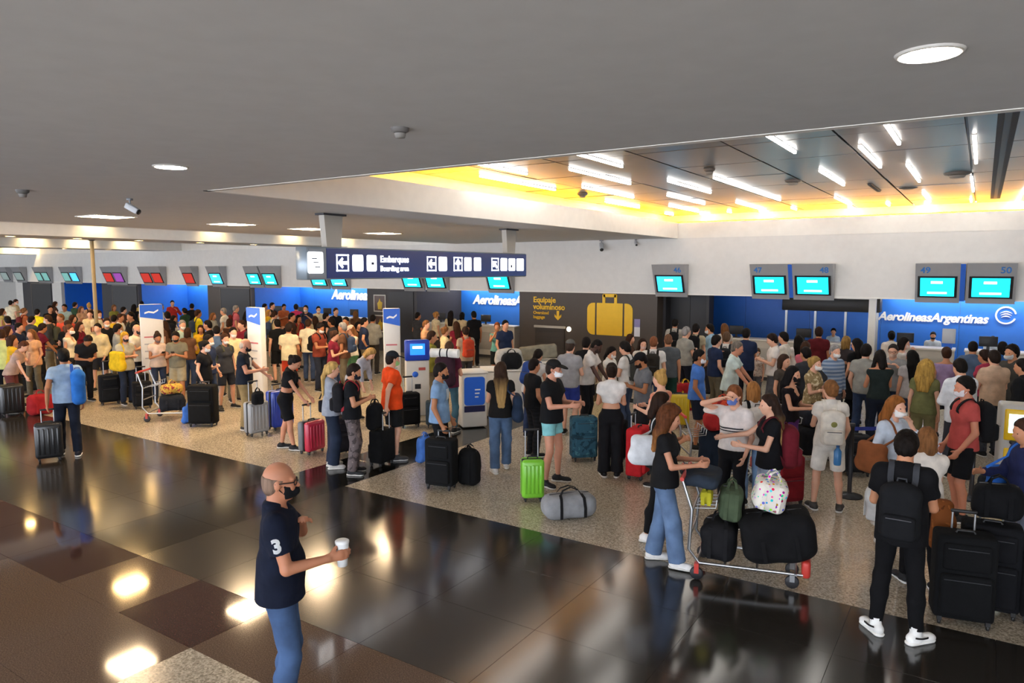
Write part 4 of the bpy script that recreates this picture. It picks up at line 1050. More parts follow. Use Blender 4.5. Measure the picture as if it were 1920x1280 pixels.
def hair_mesh(pose, style, h):
    key = ('hair', pkey(pose), style, h)
    if key in _cache: return _cache[key]
    J = skeleton(pose); H = J['HM']; c = J['head']; T = J['T']; fem = pose['fem']; s_ = 0.96 if fem else 1.0
    at = lambda x, y, z: c + H @ V3(x, y, z)
    F = Field(c - V3(0.26, 0.34, 0.7), c + V3(0.26, 0.26, 0.3), h)
    o = {'short': 0.010, 'buzz': 0.004, 'sides': 0.004, 'crop': 0.016, 'curly': 0.04, 'afro': 0.06}.get(style, 0.014)
    F.ell(at(0, -0.014, 0.03), (0.076 * s_ + o, 0.096 * s_ + o, 0.098 * s_ + o), 0.0, H)
    F.ell(at(0, -0.045, -0.02), (0.066 * s_ + o, 0.062 + o, 0.075 + o), 0.02, H)
    # clear the face and the neck
    if style == 'sides':
        F.half(at(0, 0, 0.03), H @ V3(0, 0.15, 1))
    F.half(at(0, 0.055, 0.052), H @ V3(0, 0.82, -0.55))
    F.ell(at(0, 0.12, -0.03), (0.072, 0.085, 0.105), 0, H, sub=True)
    F.half(at(0, -0.03, -0.085), H @ V3(0, 0.35, -1))
    if style in ('short', 'crop', 'buzz', 'bun', 'ponytail', 'updo', 'sides'): F.half(at(0, 0.03, -0.012), H @ V3(0, 0.75, -0.66))
    b0 = at(0, -0.085, 0.0)
    fw = T @ V3(0, 1, 0); up = T @ V3(0, 0, 1); back = J['chest'] - fw * 0.125
    if style == 'long':
        for s in (1, 0, -1):
            F.cone(at(0.055 * s, -0.055, 0.03), J['neck'] - fw * 0.075 + T @ V3(0.06 * s, 0, 0.0), 0.045, 0.05, 0.03)
            F.cone(J['neck'] - fw * 0.075 + T @ V3(0.06 * s, 0, 0.0), back - up * 0.06 + T @ V3(0.05 * s, 0, 0), 0.05, 0.034, 0.03)
        for s in (1, -1): F.cone(at(0.07 * s, 0.015, 0.02), J['neck'] + T @ V3(0.085 * s, -0.01, -0.02), 0.024, 0.026, 0.02)
    elif style == 'xlong':
        for s in (1, 0, -1):
            F.cone(at(0.055 * s, -0.055, 0.03), J['neck'] - fw * 0.08 + T @ V3(0.06 * s, 0, 0.0), 0.045, 0.052, 0.03)
            F.cone(J['neck'] - fw * 0.08 + T @ V3(0.06 * s, 0, 0.0), back - up * 0.23 + T @ V3(0.03 * s, 0, 0), 0.052, 0.028, 0.03)
    elif style == 'bob':
        for s in (1, -1): F.cone(at(0.06 * s, -0.02, 0.02), at(0.068 * s, -0.02, -0.12), 0.035, 0.032, 0.03)
        F.cone(at(0, -0.07, 0.0), at(0, -0.07, -0.12), 0.06, 0.055, 0.03)
    elif style == 'front':
        for s in (1, -1):
            F.cone(at(0.07 * s, 0.0, 0.02), J['neck'] + T @ V3(0.10 * s, 0.03, -0.02), 0.03, 0.035, 0.02)
            F.cone(J['neck'] + T @ V3(0.10 * s, 0.03, -0.02), J['chest'] + T @ V3(0.10 * s, 0.10, 0.0), 0.036, 0.024, 0.02)
        F.cone(at(0, -0.06, 0.0), J['neck'] - fw * 0.07, 0.06, 0.06, 0.03)
    elif style == 'ponytail':
        p = at(0, -0.115, 0.03); F.ell(p, (0.03, 0.03, 0.03), 0.02); q = J['neck'] - fw * 0.11 + up * 0.02
        F.cone(p, q, 0.028, 0.036, 0.02); F.cone(q, back - up * 0.08 - fw * 0.01, 0.036, 0.018, 0.02)
    elif style == 'bun': F.ell(at(0, -0.075, 0.115), (0.05, 0.05, 0.045), 0.015)
    elif style == 'updo': F.ell(at(0, -0.11, 0.03), (0.055, 0.045, 0.055), 0.02)
    elif style in ('curly', 'afro'):
        for s in (1, 0, -1): F.cone(at(0.06 * s, -0.03, 0.0), J['neck'] + T @ V3(0.075 * s, -0.05, -0.02), 0.075, 0.07, 0.03)
        if style == 'curly':
            for s in (1, 0, -1): F.cone(J['neck'] + T @ V3(0.07 * s, -0.06, -0.02), back - up * 0.02 + T @ V3(0.06 * s, 0, 0), 0.06, 0.03, 0.03)
        F.ell(at(0, 0.135, -0.03), (0.066, 0.09, 0.095), 0, H, sub=True)
        F.bumps(0.008, 75, 1)
    if style in ('long', 'xlong', 'front', 'ponytail'): F.bumps(0.0035, 60, 2)
    if style in ('short', 'crop', 'bob', 'updo', 'bun'): F.bumps(0.004 if style != 'crop' else 0.006, 85, 2)
    me = F.mesh('hair'); _cache[key] = me; return me
def mask_mesh(pose, h, kind='cloth'):
    key = ('mask', pkey(pose), h, kind)
    if key in _cache: return _cache[key]
    J = skeleton(pose); H = J['HM']; c = J['head']; at = lambda x, y, z: c + H @ V3(x, y, z)
    F = Field(c - 0.16, c + 0.17, max(0.008, h * 0.7))
    head_shapes(F, J, pose['fem'], 0.02, 0.008, False)
    F.cone(at(0, 0.085, -0.01), at(0, 0.095, -0.06), 0.026, 0.03, 0.02)
    if kind == 'cup': F.ell(at(0, 0.09, -0.045), (0.048, 0.048, 0.055), 0.02, H)
    F.half(at(0, 0, -0.004), H @ V3(0, 0.25, 1)); F.half(at(0, 0.035, 0), H @ V3(0, -1, 0)); F.half(at(0, 0.0, -0.108), H @ V3(0, 0.1, -1))
    # ear loops
    for s in (1, -1):
        for z in (-0.012, -0.07): F.cone(at(0.062 * s, 0.04, z), at(0.082 * s, -0.018, -0.012), 0.005, 0.005, 0.0)
    me = F.mesh('face_mask'); _cache[key] = me; return me
def cap_mesh(pose, h):
    key = ('cap', pkey(pose), h)
    if key in _cache: return _cache[key]
    J = skeleton(pose); H = J['HM']; c = J['head']; at = lambda x, y, z: c + H @ V3(x, y, z)
    F = Field(c - 0.2, c + 0.26, max(0.009, h * 0.75))
    F.ell(at(0, -0.012, 0.034), (0.092, 0.112, 0.105), 0, H); F.half(at(0, 0, 0.045), H @ V3(0, -0.05, -1))
    G = Field(c - 0.2, c + 0.26, max(0.008, h * 0.6))
    G.ell(at(0, 0.10, 0.048), (0.082, 0.10, 0.05), 0, H); G.half(at(0, 0.10, 0.052), H @ V3(0, -0.25, -1)); G.half(at(0, 0.10, 0.066), H @ V3(0, 0.25, 1)); G.half(at(0, 0.07, 0), H @ V3(0, -1, 0))
    _cache[key] = (F.mesh('cap_crown'), G.mesh('cap_visor')); return _cache[key]
def eyes_mesh(pose):
    J = skeleton(pose); H = J['HM']; c = J['head']
    m = MB()
    for s in (1, -1):
        p = c + H @ V3(0.033 * s, 0.079, 0.004)
        m.lathe([(0.0, -0.010), (0.007, -0.007), (0.010, 0.0), (0.007, 0.007), (0.0, 0.010)], p, 10)
    return m.mesh('eyes')
def glasses_mesh(pose):
    J = skeleton(pose); H = J['HM']; c = J['head']; at = lambda x, y, z: Vector(c + H @ V3(x, y, z)); m = MB()
    for s in (1, -1):
        m.tube([at(0.034 * s + 0.027 * math.cos(t), 0.106 - 0.012 * abs(math.cos(t) * 0.5 + 0.5 * s), 0.004 + 0.017 * math.sin(t)) for t in [i * PI / 6 for i in range(13)]], 0.0032, 6, False)
        m.tube([at(0.060 * s, 0.095, 0.010), at(0.082 * s, 0.04, 0.010), at(0.083 * s, -0.02, 0.004)], 0.0034, 6)
    m.tube([at(-0.009, 0.112, 0.008), at(0.009, 0.112, 0.008)], 0.003, 6)
    return m.mesh('glasses')

LOD = {0: 0.0084, 1: 0.0142, 2: 0.0198, 3: 0.024}
SK = {'l': 'd8a282', 'm': 'c48a66', 't': 'b0764f', 'd': '7a4c33', 'k': '4e3125', 'p': 'e0ae92'}
def matof(c):
    if not isinstance(c, str): return c
    if c.startswith('j:'): return denim(c[2:])
    if ':' in c:
        q = c.split(':'); return pattern(q[0], *q[1:])
    return fabric(c)
PEOPLE = []
OBST = []      # (x, y, radius) of furniture and luggage
def person(hx, hy, face, label, top=('tee', '222222'), bot=('jeans', 'j:3a4a66'), hair=('short', '1c1512'), ht=1.70, lod=2, sk='l', fem=False, ra='down', la='down', legs='stand',
           mask=None, cap=None, shoes='222222', sole=None, lean=0, hyaw=0, hpitch=8, bulk=1.0, belly=0, twist=0, glasses=False, drop=0.0, curl=0.6, group=None, extra=None, cat='person', sway=0.0, fit=1.0, shk='sneaker', mk='cloth', rolled=False, ymin=None):
    """hx, hy: where the crown of the head is seen; face: 0 = towards the viewing side, 90 = to the right, 180 = away"""
    pose = dict(fem=fem, ra=ra, la=la, legs=legs, lean=lean, hyaw=hyaw, hpitch=hpitch, bulk=bulk, twist=twist, drop=drop, curl=curl, sway=sway)
    if belly: pose['belly'] = belly
    if rolled: pose['rolled'] = 1
    h = LOD[lod]; me, J = body_mesh(pose, h)
    s = ht / 1.75
    crown = J['head'] + J['HM'] @ V3(0, -0.01, 0.128)
    zc = crown[2] * s
    P0 = atz(hx, hy, zc); dr = ray(hx, hy); du = Vector((dr.x, dr.y, 0)); k_ = du.length; du.normalize()
    # step along the line of sight until nobody stands in the same place
    best = None
    st0 = max(0.0, (ymin - P0.y) / du.y + 0.001) if ymin else 0.0
    for st in [st0] + [st0 + q * sg * 0.08 for q in range(1, 14) for sg in (1, -1)]:
        if lod <= 1 and st: break
        p = P0 + du * st
        if ymin and p.y < ymin: continue
        cl = min([math.hypot(p.x - q['pos'][0], p.y - q['pos'][1]) - 0.56 for q in PEOPLE] + [math.hypot(p.x - a - 0.0, p.y - b) - c - 0.22 for a, b, c in OBST] + [9])
        if best is None or cl > best[0] + 1e-6: best = (cl, st)
        if cl >= 0: break
    st = best[1] if best else 0
    P = P0 + du * st; s *= (zc + dr.z / k_ * st) / zc
    view = math.atan2(P.y, P.x)
    ang = view + R_(face) + PI           # facing direction (world angle); 0 -> towards the station point
    rz = ang - PI / 2
    off = rotz(rz) @ (np.array([crown[0], crown[1], 0]) * s)
    e = empty('person', (P.x - off[0], P.y - off[1], 0), rz); e.scale = (s, s, s)
    tag(e, label, cat, group)
    link('body', me, skin(SK.get(sk, sk)), e)
    o = {}
    if top: o['top'] = link('dress' if top[0] == 'dress' else 'shirt', top_mesh(pose, top[0], h, fit), matof(top[1]), e)
    if bot: o['bot'] = link({'shorts': 'shorts', 'short': 'shorts', 'skirt': 'skirt', 'longskirt': 'skirt', 'leggings': 'leggings'}.get(bot[0], 'trousers'), bottom_mesh(pose, bot[0], h), matof(bot[1]), e)
    if hair and hair[0] != 'bald': o['hair'] = link('hair', hair_mesh(pose, hair[0], h), hairmat(hair[1], hair[2] if len(hair) > 2 else None), e)
    if shoes:
        for a, b in shoe_meshes(pose, h, shk):
            sh = link('shoe', a, fabric(shoes, 0.6), e); link('sole', b, plain(sole or 'd8d5cf', 0.6), sh)
    if mask: link('face_mask', mask_mesh(pose, h, mk), fabric(mask, 0.8, 0.1), e)
    if cap:
        a, b = cap_mesh(pose, h); cp = link('cap', a, fabric(cap), e); link('visor', b, fabric(cap), cp)
    if lod <= 2:
        link('eyes', eyes_mesh(pose), plain('1a1412', 0.2), e)
    if glasses: link('glasses', glasses_mesh(pose), BLACKP, e)
    rec = dict(e=e, J=J, s=s, pose=pose, o=o, rz=rz, pos=(e.location.x, e.location.y), label=label, lod=lod)
    PEOPLE.append(rec)
    return rec
def on_person(rec, name):
    """a carried thing: its own object, set to the bearer's place"""
    o = empty(name, rec['e'].location, rec['rz']); o.scale = (rec['s'],) * 3
    return o
# ================================================================== THINGS PEOPLE CARRY
def wrap(rec, c, u, v, angs, r=0.6, lift=0.004):
    """points of a strap lying on the clothing: rays in the plane (u, v) towards c"""
    tr = rec.get('bvh')
    if tr is None:
        vs, fs = [], []
        for k in ('top', 'bot'):
            if k in rec['o']:
                me = rec['o'][k].data; n0 = len(vs)
                vs += [w.co.copy() for w in me.vertices]; fs += [[i + n0 for i in p.vertices] for p in me.polygons]
        bm = rec['e'].children[0].data; n0 = len(vs)
        nk = Vector(rec['J']['neck']); un = Vector(rec['J']['T'] @ V3(0, 0, 1)); al = [(w.co - nk).dot(un) < 0.0 for w in bm.vertices]
        vs += [w.co.copy() for w in bm.vertices]; fs += [[i + n0 for i in p.vertices] for p in bm.polygons if all(al[i] for i in p.vertices)]
        tr = rec['bvh'] = BVHTree.FromPolygons(vs, fs)
    P, N = [], []
    c = Vector(c); u = Vector(u).normalized(); v = Vector(v).normalized()
    for a in angs:
        d = u * math.cos(R_(a)) + v * math.sin(R_(a))
        hit = tr.ray_cast(c + d * r, -d)
        if hit[0] is None: continue
        P.append(hit[0] + d * lift); N.append(d)
    return P, N
def smooth_pts(P, n=2):
    for _ in range(n):
        P = [P[0]] + [(P[i - 1] + P[i] * 2 + P[i + 1]) / 4 for i in range(1, len(P) - 1)] + [P[-1]]
    return P
def backpack(rec, col, label, size=1.0, strap=None, pocket=True, emblem=None, group=None, low=0.0, one=False, shift=0.0, dims=None):
    e = tag(on_person(rec, 'backpack'), label, 'backpack', group)
    J = rec['J']; T = J['T']; fw = T @ V3(0, 1, 0); up = T @ V3(0, 0, 1); side = T @ V3(1, 0, 0); c0 = J['chest']
    m = matof(col); sm = matof(strap) if strap else m
    hx, hy, hz = dims or (0.145 * size, 0.085 * size, 0.215 * size)
    c = c0 - fw * (0.122 + hy) + up * (-0.09 - low) + side * shift
    h = max(0.016, LOD[rec['lod']])
    F = Field(c - 0.42, c + 0.42, h)
    F.rbox(c, (hx, hy, hz), 0.07 * size if not dims else 0.085, 0, T); F.ell(c + up * hz * 0.72, (hx * 0.92, hy * 0.95, hz * 0.42), 0.04, T)
    link('bag_body', F.mesh('bag_body'), m, e)
    if pocket:
        G = Field(c - 0.42, c + 0.42, h)
        G.rbox(c - fw * (hy * 0.98) - up * hz * 0.42, (hx * 0.82, 0.045, hz * 0.46), 0.04, 0, T)
        pk = link('front_pocket', G.mesh('front_pocket'), m, e)
        z = MB(); q = [Vector(c - fw * (hy + 0.047) + side * x - up * (hz * 0.42 - hz * 0.34)) for x in (-hx * 0.6, 0, hx * 0.6)]
        z.tube(q, 0.005, 6).build('zipper', plain('55565a', 0.4, 0.6), pk)
    MB().tube([Vector(c + up * (hz * 1.0) + side * x + fw * 0.03 + up * zz) for x, zz in ((-0.035, 0), (-0.03, 0.05), (0.03, 0.05), (0.035, 0))], 0.008, 6).build('grab_loop', sm, e)
    for s in ((1,) if one else (1, -1)):
        cc = c0 + side * 0.088 * s + up * 0.07
        P, N = wrap(rec, cc, -fw, up, range(-5, 200, 9))
        P2 = [Vector(c + side * 0.07 * s + up * hz * 0.75 + fw * hy * 0.7)] + P
        end = Vector(c + side * hx * 0.8 * s - up * hz * 0.85 + fw * hy * 0.6)
        mid = Vector(c0 + side * (0.175) * s - up * 0.13 + fw * 0.02)
        P2 += [mid, end]; N2 = [Vector(up)] + N + [Vector(side * s), Vector(side * s)]
        MB().strip(smooth_pts(P2, 1), N2, 0.045, 0.01).build('shoulder_strap', sm, e)
    if emblem:
        MB().lathe([(0.0, -0.01), (0.035, -0.008), (0.038, 0.0)], tuple(c - fw * (hy + 0.0) + up * hz * 0.35), 16, 'y').build('badge', matof(emblem), e)
    return e
def shoulder_bag(rec, side_, col, label, size=1.0, front=0.0, drop=0.0, cross=False, group=None, kind='tote', strap=None):
    e = tag(on_person(rec, 'shoulder_bag'), label, 'bag', group)
    J = rec['J']; T = J['T']; fw = T @ V3(0, 1, 0); up = T @ V3(0, 0, 1); sd = T @ V3(1, 0, 0) * side_; m = matof(col)
    c = J['hip'] + sd * (0.215 + 0.03 * size) + fw * front + V3(0, 0, 0.10 - drop)
    h = max(0.015, LOD[rec['lod']]); M = np.stack([fw, sd, V3(0, 0, 1)], 1)
    F = Field(c - 0.4, c + 0.4, h)
    if kind == 'tote':
        F.cone(c - fw * 0.10 * size + V3(0, 0, -0.07 * size), c + fw * 0.10 * size + V3(0, 0, -0.07 * size), 0.09 * size, 0.09 * size, 0.03, flat=(sd, 0.75))
        F.cone(c - fw * 0.09 * size + V3(0, 0, 0.09 * size), c + fw * 0.09 * size + V3(0, 0, 0.09 * size), 0.055 * size, 0.055 * size, 0.06, flat=(sd, 0.7))
        F.rbox(c, (0.15 * size, 0.05 * size, 0.14 * size), 0.04, 0.05, M); F.bumps(0.004, 26, 2)
    elif kind == 'drawstring':
        F.ell(c + V3(0, 0, -0.06), (0.115 * size, 0.075 * size, 0.20 * size), 0, M); F.cone(c + V3(0, 0, 0.06), c + V3(0, 0, 0.24 * size), 0.06, 0.022, 0.05); F.bumps(0.006, 24, 1)
    else:
        F.rbox(c, (0.12 * size, 0.05 * size, 0.10 * size), 0.03, 0, M)
    link('bag_body', F.mesh('bag_body'), m, e)
    sm = matof(strap) if strap else m
    sx = -1 if cross else 1
    cc = J['chest'] + sd * (0.10 * sx) + up * 0.04
    a0, a1 = (-35, 215)
    P, N = wrap(rec, cc, -fw, up, range(a0 + 15, a1 - 14, 10))
    if cross:
        # lower ends swing across the torso to the bag
        P = [p + Vector(sd * 0.0) for p in P]
    q0 = Vector(c - fw * 0.10 * size + V3(0, 0, 0.12 * size)); q1 = Vector(c + fw * 0.10 * size + V3(0, 0, 0.12 * size))
    P2 = [q0] + P + [q1]; N2 = [Vector(sd)] + N + [Vector(sd)]
    MB().strip(smooth_pts(P2, 1), N2, 0.028, 0.008).build('strap', sm, e)
    return e
def grip_world(rec, s):
    J = rec['J']; wr, el = J[('wr', s)], J[('el', s)]; g = wr + nrm(wr - el) * 0.085
    M = Matrix.Translation(rec['e'].location) @ Matrix.Rotation(rec['rz'], 4, 'Z') @ Matrix.Scale(rec['s'], 4)
    return M @ Vector(g)
ZIP = plain('3c3d42', 0.4, 0.5)
def suitcase(x, y, rz, col, label, w=0.44, d=0.27, h=0.66, kind='soft', grip=None, group=None, side=None, lean=0.0):
    OBST.append((x, y, (w + d) / 4 + 0.03))
    e = tag(empty('suitcase', (x, y, 0), rz), label, 'suitcase', group)
    if lean: e.rotation_euler = (lean, 0, rz)
    m = plain(col, 0.35, coat=0.3) if kind == 'hard' else matof(col)
    z0 = 0.055; dark = plain('1a1a1c', 0.5)
    if kind == 'hard':
        b = MB().rbox(-w / 2, w / 2, -d / 2, -0.012, z0, z0 + h, 0.05, 4).build('front_shell', m, e)
        r = MB()
        for i in range(5):
            xx = -w * 0.34 + w * 0.17 * i; r.rbox(xx - 0.018, xx + 0.018, -d / 2 - 0.008, -d / 2 + 0.02, z0 + 0.07, z0 + h - 0.07, 0.008, 2)
        r.build('rib_set', m, b)
        b2 = MB().rbox(-w / 2, w / 2, 0.012, d / 2, z0, z0 + h, 0.05, 4).build('back_shell', plain(side, 0.4) if side else m, e)
        MB().rbox(-w / 2 + 0.004, w / 2 - 0.004, -0.016, 0.016, z0 + 0.004, z0 + h - 0.004, 0.012, 2).build('zip_seam', dark, e)
    else:
        MB().rbox(-w / 2, w / 2, -d / 2 + 0.03, d / 2, z0, z0 + h, 0.04, 3).build('case_body', m, e)
        p = MB().rbox(-w / 2 + 0.035, w / 2 - 0.035, -d / 2 - 0.015, -d / 2 + 0.06, z0 + 0.05, z0 + h * 0.56, 0.03, 3).build('front_pocket', m, e)
        MB().tube([(-w / 2 + 0.06, -d / 2 - 0.016, z0 + h * 0.5), (w / 2 - 0.06, -d / 2 - 0.016, z0 + h * 0.5)], 0.004, 6).build('zipper', ZIP, p)
        p = MB().rbox(-w / 2 + 0.05, w / 2 - 0.05, -d / 2 + 0.005, -d / 2 + 0.06, z0 + h * 0.6, z0 + h - 0.06, 0.025, 3).build('front_pocket', m, e)
        MB().tube([(-w / 2 + 0.08, -d / 2 + 0.003, z0 + h * 0.86), (w / 2 - 0.08, -d / 2 + 0.003, z0 + h * 0.86)], 0.004, 6).build('zipper', ZIP, p)
    for sx in (-1, 1):
        for sy in (-1, 1):
            q = MB().lathe([(0, -0.011), (0.022, -0.011), (0.026, -0.005), (0.026, 0.005), (0.022, 0.011), (0, 0.011)], (sx * (w / 2 - 0.05), sy * (d / 2 - 0.05), 0.026), 12, 'x')
            wl = q.build('wheel', dark, e)
            MB().box(sx * (w / 2 - 0.05) - 0.018, sx * (w / 2 - 0.05) + 0.018, sy * (d / 2 - 0.05) - 0.018, sy * (d / 2 - 0.05) + 0.018, 0.04, z0 + 0.02).build('wheel_fork', dark, wl)
    MB().tube([(-0.07, 0, z0 + h), (-0.06, 0, z0 + h + 0.022), (0.06, 0, z0 + h + 0.022), (0.07, 0, z0 + h)], 0.011, 8).build('top_handle', dark, e)
    if grip:
        zt = max(grip, z0 + h + 0.05)
        hd = MB().rbox(-0.10, 0.10, d / 2 - 0.055, d / 2 - 0.025, zt - 0.022, zt + 0.008, 0.01, 2).build('pull_handle', dark, e)
        MB().tube([(-0.085, d / 2 - 0.04, z0 + h - 0.05), (-0.085, d / 2 - 0.04, zt)], 0.009, 8).build('pull_tube', STEEL, hd)
        MB().tube([(0.085, d / 2 - 0.04, z0 + h - 0.05), (0.085, d / 2 - 0.04, zt)], 0.009, 8).build('pull_tube', STEEL, hd)
    return e
def case_for(rec, s, col, label, rot=0.0, **kw):
    """suitcase whose pull handle ends in the hand"""
    g = grip_world(rec, s); rz = rec['rz'] + rot; d = kw.get('d', 0.27)
    off = Vector((0, d / 2 - 0.04, 0)); off.rotate(Matrix.Rotation(rz, 3, 'Z'))
    return suitcase(g.x - off.x, g.y - off.y, rz, col, label, grip=g.z, **kw)
def softbag(name, cat, x, y, z, rz, half, r, col, label, group=None, seed=1, amp=0.008, straps=True, tilt=(0, 0), strapcol=None, top=0.0, h=0.019):
    """soft luggage: padded body with handles and a zip"""
    e = tag(empty(name, (x, y, z), rz), label, cat, group); e.rotation_euler = (tilt[0], tilt[1], rz)
    hx, hy, hz = half; F = Field(V3(-hx - 0.06, -hy - 0.06, -0.05), V3(hx + 0.06, hy + 0.06, 2 * hz + 0.1), h)
    F.rbox(V3(0, 0, hz), half, r, 0)
    if top: F.ell(V3(0, 0, 2 * hz - 0.03), (hx * 0.7, hy * 0.8, top), 0.05)
    F.bumps(amp, 13, seed)
    m = matof(col); link('bag_body', F.mesh('bag_body'), m, e)
    sm = matof(strapcol) if strapcol else m
    if straps:
        for yy in (-hy * 0.45, hy * 0.45):
            MB().strip([(-hx * 0.4, yy, 2 * hz - 0.01), (-hx * 0.28, yy * 0.7, 2 * hz + 0.05), (0, yy * 0.5, 2 * hz + 0.08), (hx * 0.28, yy * 0.7, 2 * hz + 0.05), (hx * 0.4, yy, 2 * hz - 0.01)],
                       [(0, 0, 1)] * 5, 0.03, 0.008).build('carry_handle', sm, e)
        MB().tube([(-hx * 0.75, 0, 2 * hz - 0.002), (0, 0, 2 * hz + 0.004), (hx * 0.75, 0, 2 * hz - 0.002)], 0.006, 6).build('zipper', plain('55565a', 0.4, 0.6), e)
        for sx in (-1, 1):
            MB().strip([(sx * hx * 0.45, -hy - 0.012, hz * 0.25), (sx * hx * 0.45, -hy - 0.012, hz), (sx * hx * 0.43, -hy * 0.85, hz * 1.8), (sx * hx * 0.4, -hy * 0.45, 2 * hz)], [(0, -1, 0), (0, -1, 0), (0, -1, 0.6), (0, 0, 1)], 0.035, 0.008).build('side_webbing', sm, e)
    return e
def trolley(x, y, rz, label, red='c43a30'):
    OBST.append((x, y, 0.5))
    """airport baggage trolley; +X is its front"""
    e = tag(empty('luggage_trolley', (x, y, 0), rz), label, 'trolley')
    st = plain('b5b7ba', 0.3, 0.9); rd = plain(red, 0.45)
    m = MB()
    for s in (-1, 1):
        m.tube([(0.62, 0.20 * s, 0.16), (0.3, 0.24 * s, 0.17), (-0.34, 0.28 * s, 0.17), (-0.44, 0.29 * s, 0.30), (-0.42, 0.28 * s, 0.7), (-0.52, 0.27 * s, 0.99)], 0.016, 8)
    for xx in (0.55, 0.2, -0.1, -0.36): m.tube([(xx, -0.26, 0.175), (xx, 0.26, 0.175)], 0.012, 8)
    m.tube([(-0.43, -0.28, 0.45), (-0.43, 0.28, 0.45)], 0.012, 8); m.tube([(-0.42, -0.28, 0.68), (-0.42, 0.28, 0.68)], 0.012, 8)
    m.build('frame', st, e)
    MB().tube([(-0.52, -0.31, 1.0), (-0.52, 0.31, 1.0)], 0.021, 10).build('handle_bar', rd, e)
    MB().rbox(0.60, 0.68, -0.22, 0.22, 0.13, 0.30, 0.03, 3).build('bumper', rd, e)
    b = MB()
    for i in range(5): b.tube([(-0.40 + 0.05 * 0, -0.22 + 0.11 * i, 0.70), (-0.20, -0.22 + 0.11 * i, 0.72), (-0.19, -0.22 + 0.11 * i, 0.80)], 0.006, 6)
    b.tube([(-0.19, -0.24, 0.80), (-0.19, 0.24, 0.80)], 0.008, 6).build('basket', st, e)
    for xx, yy in ((-0.36, 0.29), (-0.36, -0.29), (0.52, 0.16), (0.52, -0.16)):
        w = MB().lathe([(0, -0.018), (0.055, -0.018), (0.065, -0.008), (0.065, 0.008), (0.055, 0.018), (0, 0.018)], (xx, yy, 0.065), 16, 'y').build('wheel', plain('26262a', 0.5), e)
        MB().box(xx - 0.022, xx + 0.022, yy - 0.03, yy + 0.03, 0.07, 0.17).build('wheel_fork', rd if xx < 0 else st, w)
    return e
def cup(rec, s, label):
    J = rec['J']; wr, el = J[('wr', s)], J[('el', s)]; d = nrm(wr - el)
    inner = J['T'] @ V3(-s, 0.15, -0.1); pn = nrm(inner - d * (inner @ d)); p = wr + d * 0.105 + pn * 0.047
    e = tag(on_person(rec, 'paper_cup'), label, 'cup')
    MB().lathe([(0, -0.085), (0.031, -0.085), (0.043, 0.075), (0.040, 0.075)], tuple(p), 20).build('cup_wall', plain('eef1f3', 0.5), e)
    MB().lathe([(0.045, 0.068), (0.045, 0.082), (0.036, 0.088), (0.0, 0.088)], tuple(p), 20).build('lid', plain('f6f8fa', 0.4), e)
    return e
def phone(rec, s, label='black phone held by a waiting traveller', col='16181c', group='phones in travellers hands'):
    J = rec['J']; wr, el = J[('wr', s)], J[('el', s)]; d = nrm(wr - el); p = wr + d * 0.11 + J['T'] @ V3(0, 0.0, 0.028)
    e = tag(on_person(rec, 'phone'), label, 'phone', group)
    o = MB().rbox(-0.037, 0.037, -0.075, 0.075, -0.005, 0.005, 0.004, 2).build('phone_case', plain(col, 0.4), e); o.location = p; o.rotation_euler = (R_(35), 0, 0)
    MB().box(-0.033, 0.033, -0.068, 0.068, 0.005, 0.0056).build('screen', plain('20262c', 0.2), o)
    return e
def decal(rec, part, name, mat, cx, cz, w, h, front=True):
    """print on the clothing: the cloth facets inside a rectangle, lifted a little"""
    me = rec['o'][part].data; sg = 1 if front else -1; J = rec['J']; T = J['T']; c = J['chest']; fw = T @ V3(0, 1, 0) * sg; up = T @ V3(0, 0, 1); sd = T @ V3(1, 0, 0)
    tr = BVHTree.FromPolygons([v.co.copy() for v in me.vertices], [list(p.vertices) for p in me.polygons])
    n = 10; V = []; ok = True
    for j in range(n + 1):
        for i in range(n + 1):
            p = Vector(c + sd * (cx + w * (i / n - 0.5)) + up * (cz + h * (j / n - 0.5)))
            hit = tr.ray_cast(p + Vector(fw) * 0.5, -Vector(fw))
            if hit[0] is None: hit = (p + Vector(fw) * 0.12,)
            V.append(hit[0] + Vector(fw) * 0.004)
    Fc = [(j * (n + 1) + i, j * (n + 1) + i + 1, (j + 1) * (n + 1) + i + 1, (j + 1) * (n + 1) + i) for j in range(n) for i in range(n)]
    me2 = bpy.data.meshes.new(name); me2.from_pydata(V, [], Fc if front else [f[::-1] for f in Fc]); me2.update()
    me2.polygons.foreach_set('use_smooth', [True] * len(Fc))
    return link(name, me2, mat, rec['o'][part])
def sleeve_number(rec, s, txt, size, mat):
    J = rec['J']; sh, el = J['sh'][s], J[('el', s)]; T = J['T']; me = rec['o']['top'].data
    tr = BVHTree.FromPolygons([v.co.copy() for v in me.vertices], [list(p.vertices) for p in me.polygons])
    up = Vector(nrm(sh - el)); out = Vector(T @ V3(s, -0.12, 0)); out = (out - up * out.dot(up)).normalized(); xd = up.cross(out).normalized()
    c = Vector(sh + (el - sh) * 0.40)
    o = text('sleeve_number', txt, size, mat, rec['o']['top'], c + out * 0.3 - xd * size * 0.3 - up * size * 0.35, xd, up, 0.001, offset=0.006)
    me2 = o.data
    bm = bmesh.new(); bm.from_mesh(me2); bmesh.ops.subdivide_edges(bm, edges=bm.edges, cuts=1); bm.to_mesh(me2); bm.free()
    for v in me2.vertices:
        hit = tr.ray_cast(v.co.copy(), -out)
        if hit[0] is not None: v.co = hit[0] + out * 0.003
    return o

